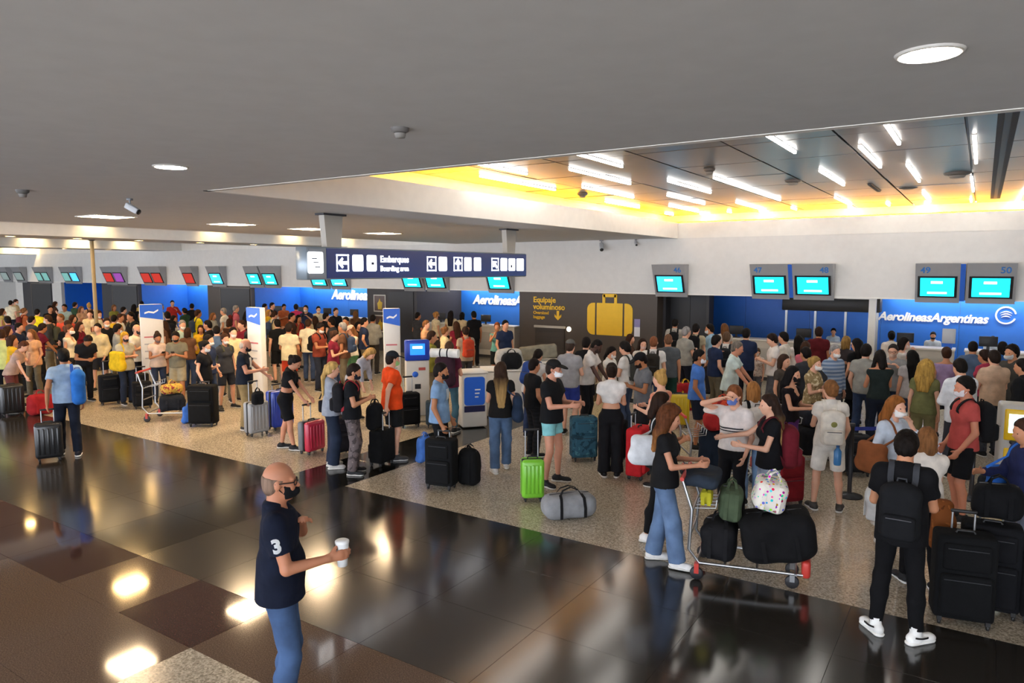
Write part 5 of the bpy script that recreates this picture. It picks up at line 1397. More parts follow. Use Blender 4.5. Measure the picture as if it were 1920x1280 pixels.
# ================================================================== CHECK-IN FURNITURE
WH = plain('dcd8d0', 0.45); BLU = plain('2668d8', 0.4); DB = plain('123a9a', 0.4)
def ground(px, py): p = atz(px, py, 0); return p.x, p.y
def desk(x0, x1, y, label, front='c9c3b8', z=1.14):
    e = tag(empty('check_in_desk', (x0, y, 0)), label, 'desk', 'check-in desks'); w = x1 - x0
    MB().rbox(0, w, 0.04, 0.5, 0.1, z - 0.05, 0.012, 2).build('desk_front', plain(front, 0.45), e)
    boxobj('plinth', 0.02, w - 0.02, 0.08, 0.46, 0, 0.1, DGREY, e)
    MB().rbox(-0.02, w + 0.02, 0, 0.55, z - 0.05, z, 0.012, 2).build('desk_top', plain('e6e2da', 0.35), e)
    boxobj('work_shelf', 0, w, 0.5, 0.95, 0.72, 0.76, plain('b9b3a8', 0.5), e)
    MB().rbox(w * 0.1, w * 0.9, -0.0, 0.045, 0.3, 0.9, 0.01, 1).build('front_panel', plain('b3ada4', 0.4), e)
    return e
dn = 0
for bx0, bx1, nm in ((-2.0, 3.2, 'under the airline name and bird emblem'), (-6.2, -2.6, 'under monitors 47 and 48'), (-16.9, -12.9, 'in the bay beside the brown baggage wall'), (-26.0, -19.8, 'in the bay behind the hanging sign')):
    n_ = round((bx1 - bx0) / 1.75)
    for i in range(n_):
        a = bx0 + (bx1 - bx0) * i / n_; b = bx0 + (bx1 - bx0) * (i + 1) / n_ - 0.22
        dk = desk(a, b, 20.0, 'white check-in desk %s' % nm)
        s = tag(empty('desk_screen', (a + 0.45, 20.25, 1.14), 0.2), 'dark desk screen on the check-in desk %s' % nm, 'screen', 'desk screens')
        MB().rbox(-0.19, 0.19, -0.02, 0.02, 0.09, 0.33, 0.008, 2).build('screen_case', BLACKP, s); MB().box(-0.03, 0.03, -0.012, 0.012, 0.01, 0.14).rbox(-0.11, 0.11, -0.08, 0.08, 0, 0.012, 0.004, 1).build('screen_stand', BLACKP, s)
e = tag(empty('desk_divider', (-0.62, 20.0, 1.14)), 'slim blue post with a pale notice between desks 49 and 50', 'post')
boxobj('post', -0.08, 0.08, 0.15, 0.3, 0.0, 0.12, BLU, e); MB().rbox(-0.14, 0.14, 0.2, 0.23, 0.12, 0.48, 0.01, 1).build('notice', plain('cfd4da', 0.4), e)
# white portal and dark shutter box of the bay under monitors 47 and 48
e = struct(empty('trim_6', (0, 0, 0)))
MB().box(-2.36, -2.20, HY + 0.25, HY + 0.4, 0, 2.54).build('portal_post', FASC, e); MB().box(-4.6, -2.36, HY + 0.25, HY + 0.4, 2.30, 2.54).build('portal_lintel', FASC, e)
e = tag(empty('shutter_box', (-4.75, 21.2, 1.78)), 'dark rolled shutter box over the desks under monitor 48', 'shutter')
MB().rbox(0, 2.5, 0, 0.5, 0.12, 0.52, 0.02, 1).build('shutter_case', plain('2f2d2b', 0.5), e)
for i in range(4): boxobj('guide_rail', 0.05 + i * 0.78, 0.11 + i * 0.78, 0.2, 0.26, -1.0, 0.14, STEEL, e)
MB().box(0, 2.5, 0.2, 0.3, 0.76, 0.77).box(0.0, 0.06, 0.2, 0.3, 0.5, 0.77).box(2.44, 2.5, 0.2, 0.3, 0.5, 0.77).build('hanger_bracket', STEEL, e)
# posters on the pier by the totems
for i, (pa, pb, pt, lab) in enumerate(((700, 723, 552, 'upper framed poster with a yellow figure on the dark pier'), (702, 723, 590, 'lower framed poster with a yellow figure on the dark pier'))):
    a = aty(pa, pt, HY); b = aty(pb, pt + 33, HY); w = b.x - a.x; h = a.z - b.z
    e = tag(empty('poster', (a.x, HY + 0.03, b.z)), lab, 'poster')
    MB().box(0, w, -0.025, 0.0, 0, 0.04).box(0, w, -0.025, 0, h - 0.04, h).box(0, 0.04, -0.025, 0, 0.04, h - 0.04).box(w - 0.04, w, -0.025, 0, 0.04, h - 0.04).build('frame', plain('b9b5ac', 0.4), e)
    boxobj('print', 0.04, w - 0.04, -0.012, 0, 0.04, h - 0.04, plain('4a2f22', 0.4), e)
    MB().prism([(w * 0.35, h * 0.15), (w * 0.65, h * 0.15), (w * 0.72, h * 0.55), (w * 0.55, h * 0.62), (w * 0.5, h * 0.8), (w * 0.42, h * 0.62), (w * 0.3, h * 0.5)], -0.016, -0.012).build('print_figure', plain('c9a81e', 0.5), e)
# tall information totems
def totem(px, py, wpx, label, rz, side=False):
    x, y = ground(px, py); OBST.append((x, y, 0.25)); e = tag(empty('information_totem', (x, y, 0), rz), label, 'totem'); w = wpx
    MB().rbox(-w / 2, w / 2, -0.07, 0.07, 0.03, 2.22, 0.02, 2).build('totem_body', plain('e2dfd8', 0.4), e)
    MB().prism([(-w / 2 + 0.004, 2.215), (w / 2 - 0.004, 2.215), (w / 2 - 0.004, 1.84), (-w / 2 + 0.004, 1.92)], -0.076, -0.068).build('blue_head', BLU, e)
    MB().prism([(-w * 0.3, 2.03), (-w * 0.12, 2.06), (w * 0.1, 2.04), (w * 0.3, 2.10), (w * 0.3, 2.06), (w * 0.1, 2.0), (-w * 0.12, 2.02), (-w * 0.3, 1.99)], -0.08, -0.075).build('white_mark', WL, e)
    for i in range(4): boxobj('print_line', -w * 0.36, w * (0.3 - 0.06 * (i % 3)), -0.076, -0.069, 1.42 - i * 0.17, 1.45 - i * 0.17, plain('c46a70' if i == 0 else 'a9aab0', 0.5), e)
    MB().rbox(-w / 2 - 0.08, w / 2 + 0.08, -0.2, 0.2, 0, 0.035, 0.01, 1).build('foot_plate', STEEL, e)
    return e
V0 = lambda px, py: math.atan2(ground(px, py)[1], ground(px, py)[0]) - PI / 2
totem(737, 768, 0.36, 'white totem with blue head behind the self-service kiosk', V0(737, 768) + 0.05)
totem(486, 762, 0.52, 'white totem with blue head turned edgeways beside the bald man', V0(486, 762) - 1.0)
totem(291, 741, 0.50, 'tall pale totem with blue head behind the couple with phones', V0(291, 741) + 0.1)
# self-service kiosk
x, y = ground(783, 782); OBST.append((x, y, 0.4))
e = tag(empty('self_service_kiosk', (x, y, 0), V0(783, 782) + 0.1), 'white self-service kiosk with a blue screen head', 'kiosk')
MB().rbox(-0.24, 0.24, -0.14, 0.14, 0.05, 1.2, 0.03, 2).build('kiosk_body', plain('cfcac0', 0.45), e)
MB().rbox(-0.25, 0.25, -0.16, 0.06, 1.2, 1.62, 0.03, 2).build('kiosk_head', plain('1b3fb0', 0.35), e)
boxobj('screen', -0.15, 0.15, -0.166, -0.158, 1.32, 1.55, glow('1c6fdc', 0.9), e); boxobj('screen_mark', -0.10, 0.1, -0.169, -0.165, 1.45, 1.5, glow('d8f2ff', 1.2), e)
MB().lathe([(0, -0.152), (0.06, -0.15), (0.06, -0.14)], (-0.05, 0, 0.92), 16, 'y').build('blue_disc', BLU, e)
boxobj('card_slot', 0.02, 0.16, -0.148, -0.138, 1.0, 1.06, plain('b24a40', 0.5), e); boxobj('ticket_slot', -0.06, 0.06, -0.15, -0.138, 0.62, 0.72, BLACKP, e)
MB().rbox(-0.42, 0.36, -0.5, 0.25, 0, 0.05, 0.02, 1).build('base_plate', plain('9d978b', 0.5), e)
# bag-drop podiums
def podium(px, py, rz, label, w=0.5, blue=True, h=1.06, d=0.55):
    x, y = ground(px, py); OBST.append((x, y, 0.45)); e = tag(empty('bag_drop_podium', (x, y, 0), rz), label, 'podium')
    MB().rbox(-w / 2, w / 2, -d / 2, d / 2, 0.02, h, 0.03, 2).build('podium_body', plain('d9d4ca', 0.45), e)
    if blue:
        MB().prism(rrect(-w / 2 + 0.04, w / 2 - 0.05, 0.45, h - 0.06, 0.06), -d / 2 - 0.008, -d / 2 + 0.002).build('blue_panel', BLU, e)
        boxobj('dark_strip', -w / 2 + 0.04, w / 2 - 0.05, -d / 2 - 0.008, -d / 2 + 0.002, 0.32, 0.44, plain('1c1f4a', 0.4), e)
        for i in range(3): boxobj('print_line', 0.0, 0.11 - 0.02 * i, -d / 2 - 0.011, -d / 2 - 0.007, 0.74 - 0.07 * i, 0.765 - 0.07 * i, WL, e)
    MB().rbox(-w / 2 - 0.02, w / 2 + 0.02, -d / 2 - 0.02, d / 2 + 0.02, h, h + 0.03, 0.012, 1).build('podium_top', plain('e4e0d8', 0.4), e)
    return e, (x, y, rz)
podium(884, 797, V0(884, 797) + 0.25, 'white bag drop podium with a blue front panel beside the backpacker')
_, POD1 = podium(945, 775, V0(945, 775) + 0.1, 'plain white bag drop counter behind the long-haired woman', 0.95, False, 0.95, 0.7)
_, POD2 = podium(1010, 758, V0(1010, 758) + 0.1, 'plain white bag drop counter below the baggage hatch', 0.9, False, 0.98, 0.7)
# yellow kiosk at the hall side
x, y = ground(1897, 950); OBST.append((x, y, 0.35))
e = tag(empty('yellow_kiosk', (x, y, 0), V0(1897, 950) + 0.15), 'yellow kiosk in a grey surround with a lit screen', 'kiosk')
MB().rbox(-0.21, 0.36, -0.16, 0.16, 0.0, 1.36, 0.04, 3).build('kiosk_body', plain('b4b1ab', 0.4), e)
MB().rbox(-0.165, 0.31, -0.175, -0.14, 0.9, 1.30, 0.02, 2).build('yellow_head', plain('f0c414', 0.4), e)
MB().rbox(-0.155, 0.30, -0.175, -0.14, 0.06, 0.80, 0.02, 2).build('yellow_front', plain('f0c414', 0.4), e)
boxobj('screen', -0.12, 0.27, -0.18, -0.172, 1.0, 1.24, glow('bdeef8', 1.3), e); MB().rbox(-0.1, 0.25, -0.23, -0.15, 0.86, 0.90, 0.01, 1).build('keyboard_shelf', BLACKP, e)
boxobj('ticket_slot', -0.1, 0.02, -0.18, -0.172, 0.70, 0.73, BLACKP, e)
# queue barriers
def barrier(pts, label, col='3c4f9c'):
    P = [ground(*p) for p in pts]
    for i, (x, y) in enumerate(P):
        OBST.append((x, y, 0.17))
        if i + 1 < len(P):
            n_ = int(math.hypot(P[i + 1][0] - x, P[i + 1][1] - y) / 0.35) + 1
            OBST.extend((x + (P[i + 1][0] - x) * q / n_, y + (P[i + 1][1] - y) * q / n_, 0.03) for q in range(1, n_))
        e = tag(empty('queue_post', (x, y, 0)), label, 'barrier', 'queue posts with belts')
        MB().lathe([(0, 0), (0.17, 0), (0.17, 0.015), (0.05, 0.035), (0.028, 0.05), (0.028, 0.95), (0.036, 0.96), (0.036, 1.0), (0, 1.0)], seg=16).build('post', plain('3a3b3f', 0.35, 0.7), e)
        if i + 1 < len(P):
            q = Vector((P[i + 1][0] - x, P[i + 1][1] - y, 0))
            MB().strip([(0, 0, 0.93), tuple(q * 0.5 + Vector((0, 0, 0.915))), tuple(q + Vector((0, 0, 0.93)))], [q.cross(Vector((0, 0, 1)))] * 3, 0.05, 0.004).build('belt', fabric(col), e)
barrier([(1592, 930), (1668, 924)], 'dark queue post with a blue belt near the woman with the white backpack', '3a4596')
barrier([(1820, 935), (1890, 925)], 'dark queue post with a blue belt between the coral tee and the yellow kiosk', '3a4a96')
barrier([(398, 722), (455, 716)], 'queue post with a grey belt behind the bald man', '54565c')
barrier([(70, 720), (160, 722)], 'queue post with a grey belt among the far left crowd', '54565c')
# ================================================================== THE TRAVELLERS
Q = 'travellers queuing for the check-in desks'
def case_at(px, py, turn, col, label, **kw):
    x, y = ground(px, py); rad = (kw.get('w', 0.44) + kw.get('d', 0.27)) / 4 + 0.03
    # smallest shift that keeps it clear of people and other luggage
    best = None
    for ring in range(0, 10):
        for a in range(0, 360, 30) if ring else (0,):
            X, Y = x + 0.05 * ring * math.cos(R_(a)), y + 0.05 * ring * math.sin(R_(a))
            cl = min([math.hypot(X - q['pos'][0], Y - q['pos'][1]) - 0.20 - rad for q in PEOPLE] + [math.hypot(X - p[0], Y - p[1]) - p[2] - rad + 0.06 for p in OBST] + [9])
            if best is None or min(cl, 0) - 0.2 * 0.05 * ring > best[0]: best = (min(cl, 0) - 0.2 * 0.05 * ring, X, Y)
    return suitcase(best[1], best[2], V0(px, py) + R_(turn), col, label, **kw)
def on_top(pod, dx, dy):
    x, y, rz = pod; return x + dx * math.cos(rz) - dy * math.sin(rz), y + dx * math.sin(rz) + dy * math.cos(rz)
def bag_at(name, cat, px, py, turn, half, r, col, label, z=0.0, **kw):
    x, y = ground(px, py); return softbag(name, cat, x, y, z, V0(px, py) + R_(turn), half, r, col, label, **kw)

# --- the man with the paper cup, standing on the polished floor
r = person(522, 866, 86, 'bald man in a navy polo numbered 3, holding a paper cup', top=('polo', '141a2c'), bot=('jeans', 'j:40567a'), hair=('sides', '7f6859'), ht=1.80, lod=0, sk='c08363',
           ra='cup', la='heart', mask='121317', glasses=True, bulk=1.2, belly=0.55, shoes='2a2a2c', hpitch=2, hyaw=-4, curl=0.45)
sleeve_number(r, 1, '3', 0.115, plain('f2f4f6', 0.6)); cup(r, 1, 'white paper cup with a lid in the bald man\'s hand')
# --- the walker with the light blue tee, seen from behind
r = person(118, 653, 186, 'man in light blue tee walking away with a blue bag on his shoulder', top=('tee', '93abc6'), bot=('pants', '1d2230'), hair=('short', '14100e'), ht=1.78, lod=1, sk='t',
           ra='down', la=((0.10, -0.08, -0.50), (0.5, -1, 0)), legs='stepl', shoes='20202a', sole='e8e8e8', bulk=1.15)
case_for(r, -1, '17181b', 'black hard suitcase pulled by the man in the light blue tee', rot=-0.12, w=0.38, d=0.24, h=0.56, kind='hard')
backpack(r, '2f6fc0', 'bright blue sack on one shoulder of the man in light blue', 1.05, strap='2a55a8', pocket=False, low=0.08, one=True, shift=0.15, dims=(0.10, 0.095, 0.27))
# --- front right: young man seen from behind
r = person(1702, 808, 176, 'young man in black tee, slim black trousers and white sneakers seen from behind', top=('loose', '101013'), bot=('slim', '0e0e11'), hair=('crop', '16100d'), ht=1.76, lod=1, sk='m', ra='phone', la='phone',
           legs='splay', shoes='f1f1ef', sole='efeeea', shk='high', hpitch=26, bulk=1.05)
backpack(r, '17181b', 'black backpack with grey straps worn by the young man in white sneakers', 1.02, strap='3d3f44', low=0.08)
for s in (1, -1):   # the curved dark mark on each shoe
    J = r['J']; t = J[('toe', s)]; a = J[('an', s)]; sd = np.cross(t, V3(0, 0, 1)) * s
    sh = [o for o in r['e'].children if o.name.startswith('shoe')][0 if s == 1 else 1]
    c = V3(a[0], a[1], a[2] - 0.085); pts = []; pts2 = []
    for i in range(7):
        u = i / 6; pts.append(Vector(c + sd * (0.0465 - 0.004 * abs(u - 0.5)) + t * (-0.05 + 0.13 * u) + V3(0, 0, 0.075 - 0.045 * u + 0.03 * u * u)))
    MB().strip(pts, [sd] * 7, 0.014, 0.004).build('side_mark', plain('151515', 0.6), sh)
# --- man in aqua shorts
r = person(1040, 674, 62, 'man in black cap, white mask, black tee and aqua shorts', top=('tee', '16171a'), bot=('short', '86c8cf'), hair=('short', '2a211c'), cap='1d1c1c', mask='e9e9ec', mk='cup', ra='fwd', la='fwd', ht=1.80, lod=1,
           sk='c99076', bulk=1.15, shoes='26262a', legs='wide', hyaw=10)
case_at(998, 938, 8, '77c232', 'small bright green children suitcase beside the man in aqua shorts', w=0.30, d=0.22, h=0.52, kind='hard', grip=0.95)
bag_at('duffel_bag', 'duffel bag', 1066, 968, 20, (0.34, 0.17, 0.15), 0.12, '8f9195', 'grey duffel bag with black straps on the floor before the aqua shorts', strapcol='1a1a1c', amp=0.006)
# --- long-haired woman with the navy tote
r = person(940, 678, 184, 'woman in black tee and blue jeans with very long ombre hair seen from behind', top=('tee', '1a1919'), bot=('baggy', 'j:4c6280'), hair=('xlong', '35241a', 'b08d58'), fem=True, ht=1.68, lod=1, sk='l', shoes='dcdad6', ra='relax', la='phone', legs='step', hyaw=-20)
shoulder_bag(r, 1, '243248', 'large navy tote bag on the shoulder of the long-haired woman', 1.35, -0.02, 0.0)
# --- man in blue tee with two black bags
r = person(828, 680, 76, 'man in pale blue printed tee and black mask holding a suitcase handle', top=('tee', '7f9fc4'), bot=('pants', '141518'), hair=('short', '1a1412'), mask='17171a', ht=1.73, lod=1, sk='t', ra='handle', la='relax', shoes='d7d7d5', bulk=1.1)
decal(r, 'top', 'chest_print', fabric('c8d2dc'), 0.0, 0.0, 0.15, 0.16)
case_for(r, 1, '131416', 'black soft suitcase held by the man in the pale blue tee', rot=PI / 2 - 0.2, w=0.42, d=0.28, h=0.66)
bag_at('rucksack', 'backpack', 880, 908, -30, (0.16, 0.13, 0.25), 0.10, '111214', 'black rucksack standing on the floor beside the pale blue tee', amp=0.01, straps=True, top=0.08)
bag_at('plastic_bag', 'bag', 797, 868, 30, (0.13, 0.09, 0.20), 0.06, '4a78c8', 'blue shopping bag behind the man in the pale blue tee', amp=0.02, z=0.02)
# --- man in orange
r = person(737, 658, 112, 'man in a bright orange tee, dark cap and black shorts', top=('loose', 'ee4f1c'), bot=('shorts', '17181a'), hair=('short', '241b17'), cap='22252c', mask='9fd08c', ht=1.76, lod=1, sk='p', ra='pull', la='relax', shoes='3c3c3e', sole='c9c9c7', bulk=1.3, belly=0.7, legs='wide')
case_for(r, 1, '121315', 'black soft suitcase held by the man in orange', rot=-1.0, w=0.40, d=0.27, h=0.52)
g = grip_world(r, 1); softbag('rucksack', 'backpack', g.x - 0.08, g.y - 0.16, 0.585, r['rz'] - 1.0, (0.15, 0.09, 0.20), 0.08, '16171a', 'black rucksack resting on the suitcase of the man in orange', amp=0.008, top=0.05)
# --- blonde woman
r = person(626, 678, 98, 'woman with long blonde ponytail in grey tee and dark jeans', top=('tee', '9aa0ac'), bot=('wide', 'j:232b3c'), hair=('ponytail', 'c7a262'), fem=True, ht=1.66, lod=1, sk='p', ra='phone', la='phone', shoes='c9c6c2', hpitch=14)
shoulder_bag(r, -1, '1c1d22', 'dark sling bag of the blonde woman', 1.0, -0.05, 0.05, kind='case')
r = person(668, 682, 82, 'traveller in black tee and patterned grey trousers beside the blonde woman', top=('tee', '17181c'), bot=('baggy', 'camo:4a4344:6d6263:8b7f7c'), hair=('short', '221813'), ht=1.68, lod=1, sk='m', ra='phone', la='phone', mask='20222a', shoes='2a2a2c', hpitch=20)
backpack(r, '232226', 'black and red backpack of the traveller in patterned trousers', 1.0, strap='a03038')
r = person(702, 655, 60, 'woman with fair hair in a pale grey top stooping behind the orange tee', top=('long', 'a9abb8'), bot=('pants', 'b7a27e'), hair=('bob', 'b08a52'), fem=True, ht=1.66, lod=2, sk='p', lean=38, ra='reach', la='reach', hpitch=10)
# --- woman stooping over the pink suitcase
r = person(560, 668, 72, 'woman in black sleeveless top and black shorts stooping over a red suitcase', top=('crop', '18181b'), bot=('shorts', '151518'), hair=('updo', '1d1512'), fem=True, ht=1.66, lod=1, sk='c98f70', ra='reach', la='reach', lean=12, mask=None, shoes='26262a', legs='step', hpitch=25, bulk=1.1)
case_for(r, 1, 'c02846', 'red and grey hard suitcase of the stooping woman', rot=PI - 0.5, w=0.40, d=0.27, h=0.50, kind='hard', side='6c6f74')
shoulder_bag(r, -1, '191a1e', 'black hip bag on the woman stooping over the red suitcase', 1.1, 0.05, -0.15, kind='case')
# --- bald man with two suitcases
r = person(463, 635, 78, 'bald man in dark printed tee and khaki trousers with two suitcases', top=('tee', '1b2230'), bot=('baggy', '8d7a55'), hair=('sides', 'b7a99b'), ht=1.76, lod=1, sk='c88f73', ra='fwd', la='reach', mask='1a1b1f', shoes='3a3632', bulk=1.25, belly=0.4, hpitch=18)
decal(r, 'top', 'chest_print', fabric('d2d0cc'), 0.0, 0.0, 0.16, 0.18)
case_at(482, 815, 30, '8f9296', 'grey hard suitcase before the bald man in khaki', w=0.40, d=0.26, h=0.58, kind='hard', grip=1.0)
case_at(526, 803, 35, '1f3fae', 'tall royal blue hard suitcase before the bald man in khaki', w=0.46, d=0.28, h=0.70, kind='hard', grip=0.86)
bag_at('rucksack', 'backpack', 486, 820, 10, (0.11, 0.08, 0.12), 0.07, '141519', 'small black rucksack hanging on the grey hard suitcase', z=0.60, amp=0.008, top=0.04)
# --- woman in black with the big black suitcase
r = person(386, 638, 62, 'woman in black with white mask holding a very large black suitcase', top=('tee', '131419'), bot=('pants', '15171f'), hair=('updo', '17110f'), fem=True, ht=1.66, lod=2, sk='p', ra='handle', la='phone', mask='dfe3e6', shoes='222222', hpitch=14)
case_for(r, 1, '111214', 'very large black suitcase held by the woman in black', rot=PI / 2 + 0.05, w=0.52, d=0.30, h=0.76)
# --- couple with phones
r = person(296, 624, 18, 'woman with hair bun in a pale pink tee looking at a phone', top=('tee', 'd7bfae'), bot=('jeans', 'j:2b3346'), hair=('bun', '33231a'), fem=True, ht=1.63, lod=2, sk='t', ra='phone', la='phone', mask='6f5a55', hpitch=22)
phone(r, 1, 'dark phone in the hands of the woman with the hair bun')
r = person(328, 622, 345, 'man in a grey olive tee reading a phone beside the woman with the bun', top=('tee', '78725f'), bot=('shorts', '9a9077'), hair=('short', '17110f'), ht=1.68, lod=2, sk='t', ra='phone', la='phone', mask='2a2424', hpitch=24)
phone(r, -1, 'dark phone in the hands of the man in grey olive')
r = person(234, 622, 30, 'woman with blonde hair, grey tee and arms folded over a yellow bag', top=('loose', 'b5b09c'), bot=('jeans', 'j:1f2635'), hair=('bob', 'c8962f'), fem=True, ht=1.66, lod=2, sk='l', ra='cross', la='cross', mask='23242c', bulk=1.2)
shoulder_bag(r, 1, 'e0b820', 'big yellow bag on the arm of the blonde woman with folded arms', 1.5, 0.12, -0.05)
person(257, 608, 50, 'bald man in a white tee behind the woman with the yellow bag', top=('loose', 'e2dccb'), bot=('pants', '1c1e26'), hair=('sides', '8c7868'), ht=1.74, lod=2, sk='l', ra='cross', la='cross', mask='3a3434', bulk=1.15)
person(200, 596, 8, 'man in a black tee and white mask facing the hall', top=('tee', '14151b'), bot=('pants', '6b6352'), hair=('short', '2b1e17'), ht=1.78, lod=2, sk='l', mask='e8e4dc', mk='cup', bulk=1.2)
person(130, 608, 70, 'woman in a cream sleeveless top and white mask beyond the light blue tee', top=('tank', 'e7ddc4'), bot=('pants', '2a2a30'), hair=('updo', '5c3a28'), fem=True, ht=1.72, lod=2, sk='l', mask='eceae6', mk='cup', bulk=1.1)
person(168, 632, 20, 'traveller in black with cream sleeves behind the light blue tee', top=('tee', '1a1c22'), bot=('pants', '17181c'), hair=('crop', '201712'), ht=1.68, lod=2, sk='t', ra='phone', la='phone', hpitch=28, lean=26)
case_at(207, 757, 10, '15171b', 'black suitcase of the traveller with cream sleeves', w=0.42, h=0.62, grip=0.98)
case_at(252, 748, -25, '202124', 'wide charcoal suitcase below the yellow bag', w=0.62, d=0.3, h=0.55, lean=0.0)
case_at(268, 765, 5, '121316', 'black cabin suitcase before the bald man in white', w=0.38, h=0.54, grip=0.92)
# --- far left group with luggage
case_at(24, 778, 10, '18181b', 'black round-cornered suitcase at the near edge of the left luggage', w=0.42, d=0.28, h=0.60, kind='hard')
bag_at('duffel_bag', 'duffel bag', 77, 776, 15, (0.24, 0.17, 0.22), 0.12, '9c2226', 'dark red soft bag beside the black round-cornered suitcase', amp=0.012)
case_at(62, 735, 0, '1c1d20', 'large black suitcase standing behind the dark red bag', w=0.60, d=0.32, h=0.72, grip=1.0)
person(50, 640, 70, 'young woman leaning on the large black suitcase', top=('tee', 'b99a8a'), bot=('baggy', '6b3a38'), hair=('short', '5a3422'), fem=True, ht=1.62, lod=2, sk='p', lean=25, ra='reach', la='face')
person(82, 606, 110, 'man in a maroon tee reaching forward in the far left crowd', top=('tee', '6b1c2c'), bot=('pants', '2a2328'), hair=('short', '2a1a14'), ht=1.72, lod=2, sk='t', ra='reach', la='fwd', lean=10)
# --- luggage between the couple and the bald man
tx, ty = ground(322, 785); trolley(tx, ty, V0(322, 785) - 0.4, 'baggage trolley loaded with colourful bags beside the couple with phones', 'b8433a')
softbag('travel_bag', 'bag', tx + 0.05, ty, 0.19, V0(322, 785), (0.24, 0.17, 0.16), 0.09, '1e2128', 'dark travel bag low on the trolley by the couple')
softbag('travel_bag', 'bag', tx + 0.02, ty + 0.02, 0.53, V0(322, 785) + 0.3, (0.20, 0.14, 0.10), 0.08, 'floral:8c3a3a:c8a24a:55703a', 'bright flowered bag on top of the trolley by the couple')
bag_at('plastic_bag', 'bag', 357, 792, 10, (0.14, 0.08, 0.17), 0.05, '3f6fc4', 'blue and white shopping bag beside the trolley of the couple', amp=0.02)
# --- cream tee and neighbours in the middle distance
person(541, 606, 172, 'man in a cream tee and red shorts seen from behind', top=('loose', 'd9cfae'), bot=('shorts', 'c1432a'), hair=('short', '241914'), ht=1.74, lod=2, sk='t', ra='relax', la='phone')
r = person(603, 606, 52, 'man in a rust tee with black vest and white mask beside the cream tee', top=('tee', '8c4030'), bot=('pants', '2b3140'), hair=('crop', '1a1311'), ht=1.74, lod=2, sk='t', ra='fwd', la='phone', mask='dcdcdc', mk='cup', hpitch=24)
backpack(r, '1b1c20', 'black rucksack of the man in the rust tee', 0.9)
person(655, 610, 300, 'woman in a white sleeveless top and pale cap passing papers', top=('tank', 'e3dccb'), bot=('capri', '4f7a55'), hair=('long', '7a5232'), fem=True, ht=1.66, lod=2, sk='l', ra='fwd', la='fwd', cap='d8b0a0', hpitch=22)
case_at(640, 852, 30, '2c2a30', 'dark suitcase standing behind the blonde woman', w=0.38, h=0.58, grip=0.95)
case_at(652, 800, -20, '35322f', 'brown black suitcase between the patterned trousers and the kiosk', w=0.36, h=0.52)
case_at(768, 800, 15, '101113', 'black suitcase standing beside the self-service kiosk', w=0.40, d=0.27, h=0.62, grip=0.98)
# --- backpacker behind the pale blue tee
r = person(843, 640, 160, 'backpacker in a wine red top with a huge pack behind the pale blue tee', top=('tee', '5d2438'), bot=('slim', 'j:3c5a66'), hair=('short', '4a3426'), ht=1.70, lod=2, sk='l', ra='phone', la='relax')
backpack(r, '3a2430', 'huge maroon and black trekking pack of the backpacker', 1.3, strap='17181c')
J = r['J']; T = J['T']; fw = T @ V3(0, 1, 0)
e = tag(on_person(r, 'sleeping_mat'), 'rolled white sleeping mat strapped on the maroon trekking pack', 'sleeping mat')
c = J['chest'] - fw * 0.24 + V3(0, 0, 0.26)
MB().tube([Vector(c + V3(x, 0, 0)) for x in (-0.27, -0.1, 0.1, 0.27)], 0.085, 18).build('mat_roll', fabric('e8e8e4'), e)
for x in (-0.07, 0.07): MB().tube([Vector(c + V3(x - 0.012, 0, 0)), Vector(c + V3(x + 0.012, 0, 0))], 0.089, 18).build('mat_strap', fabric('1c1d22'), e)
case_at(815, 800, 0, '3c4a52', 'slate rucksack suitcase at the feet of the backpacker', w=0.34, h=0.46)
r = person(932, 604, 352, 'woman in a turquoise top with both hands at her face', top=('tank', '6fb3b0'), bot=('shorts', '1c2226'), hair=('updo', '8a4a26'), fem=True, ht=1.66, lod=2, sk='d09068', ra='face', la='face', bulk=1.15)
person(872, 612, 200, 'traveller with an orange rucksack near the blue podium', top=('tee', 'a69886'), bot=('pants', '3a3a40'), hair=('short', '2b1d16'), ht=1.68, lod=2, sk='t')
backpack(PEOPLE[-1], 'b8432c', 'orange red rucksack of the traveller near the blue podium', 1.0)
person(888, 583, 200, 'man all in black standing at the desks of the middle blue bay', top=('tee', '14151a'), bot=('pants', '15161b'), hair=('short', '15100e'), ht=1.76, lod=2, sk='t')
person(846, 582, 165, 'woman with long dark hair in a cream blouse at the middle desks', top=('tee', 'd8c6a2'), bot=('pants', '3a3532'), hair=('long', '1c1411'), fem=True, ht=1.68, lod=2, sk='t')
person(819, 584, 120, 'woman with fair hair in a cream blouse and black mask at the middle desks', top=('tee', 'e2d2ae'), bot=('pants', '4a4440'), hair=('updo', 'b07a42'), fem=True, ht=1.66, lod=2, sk='l', mask='1c1c20')
person(867, 585, 150, 'woman with short black hair in a beige top at the middle desks', top=('tee', 'c9b694'), bot=('pants', '3a3532'), hair=('bob', '15100e'), fem=True, ht=1.64, lod=2, sk='t')
# --- bagged stack by the hatch
bx, by = on_top(POD1, 0.12, 0.17); softbag('wrapped_bag', 'bag', bx, by, 0.975, POD1[2], (0.30, 0.16, 0.20), 0.14, 'b9b6b0', 'pale wrapped bundle on the counter below the baggage hatch', amp=0.012, straps=False)
bx, by = on_top(POD1, 0.14, -0.17); softbag('travel_bag', 'bag', bx, by, 0.975, POD1[2], (0.22, 0.15, 0.17), 0.13, '191a1d', 'black round travel bag before the wrapped bundle', amp=0.01)
softbag('wrapped_bag', 'bag', POD2[0], POD2[1], 1.05, POD2[2], (0.42, 0.14, 0.15), 0.06, '8b8778', 'long grey wrapped box on the counter at the baggage hatch', tilt=(0, -0.10), straps=False, amp=0.006)
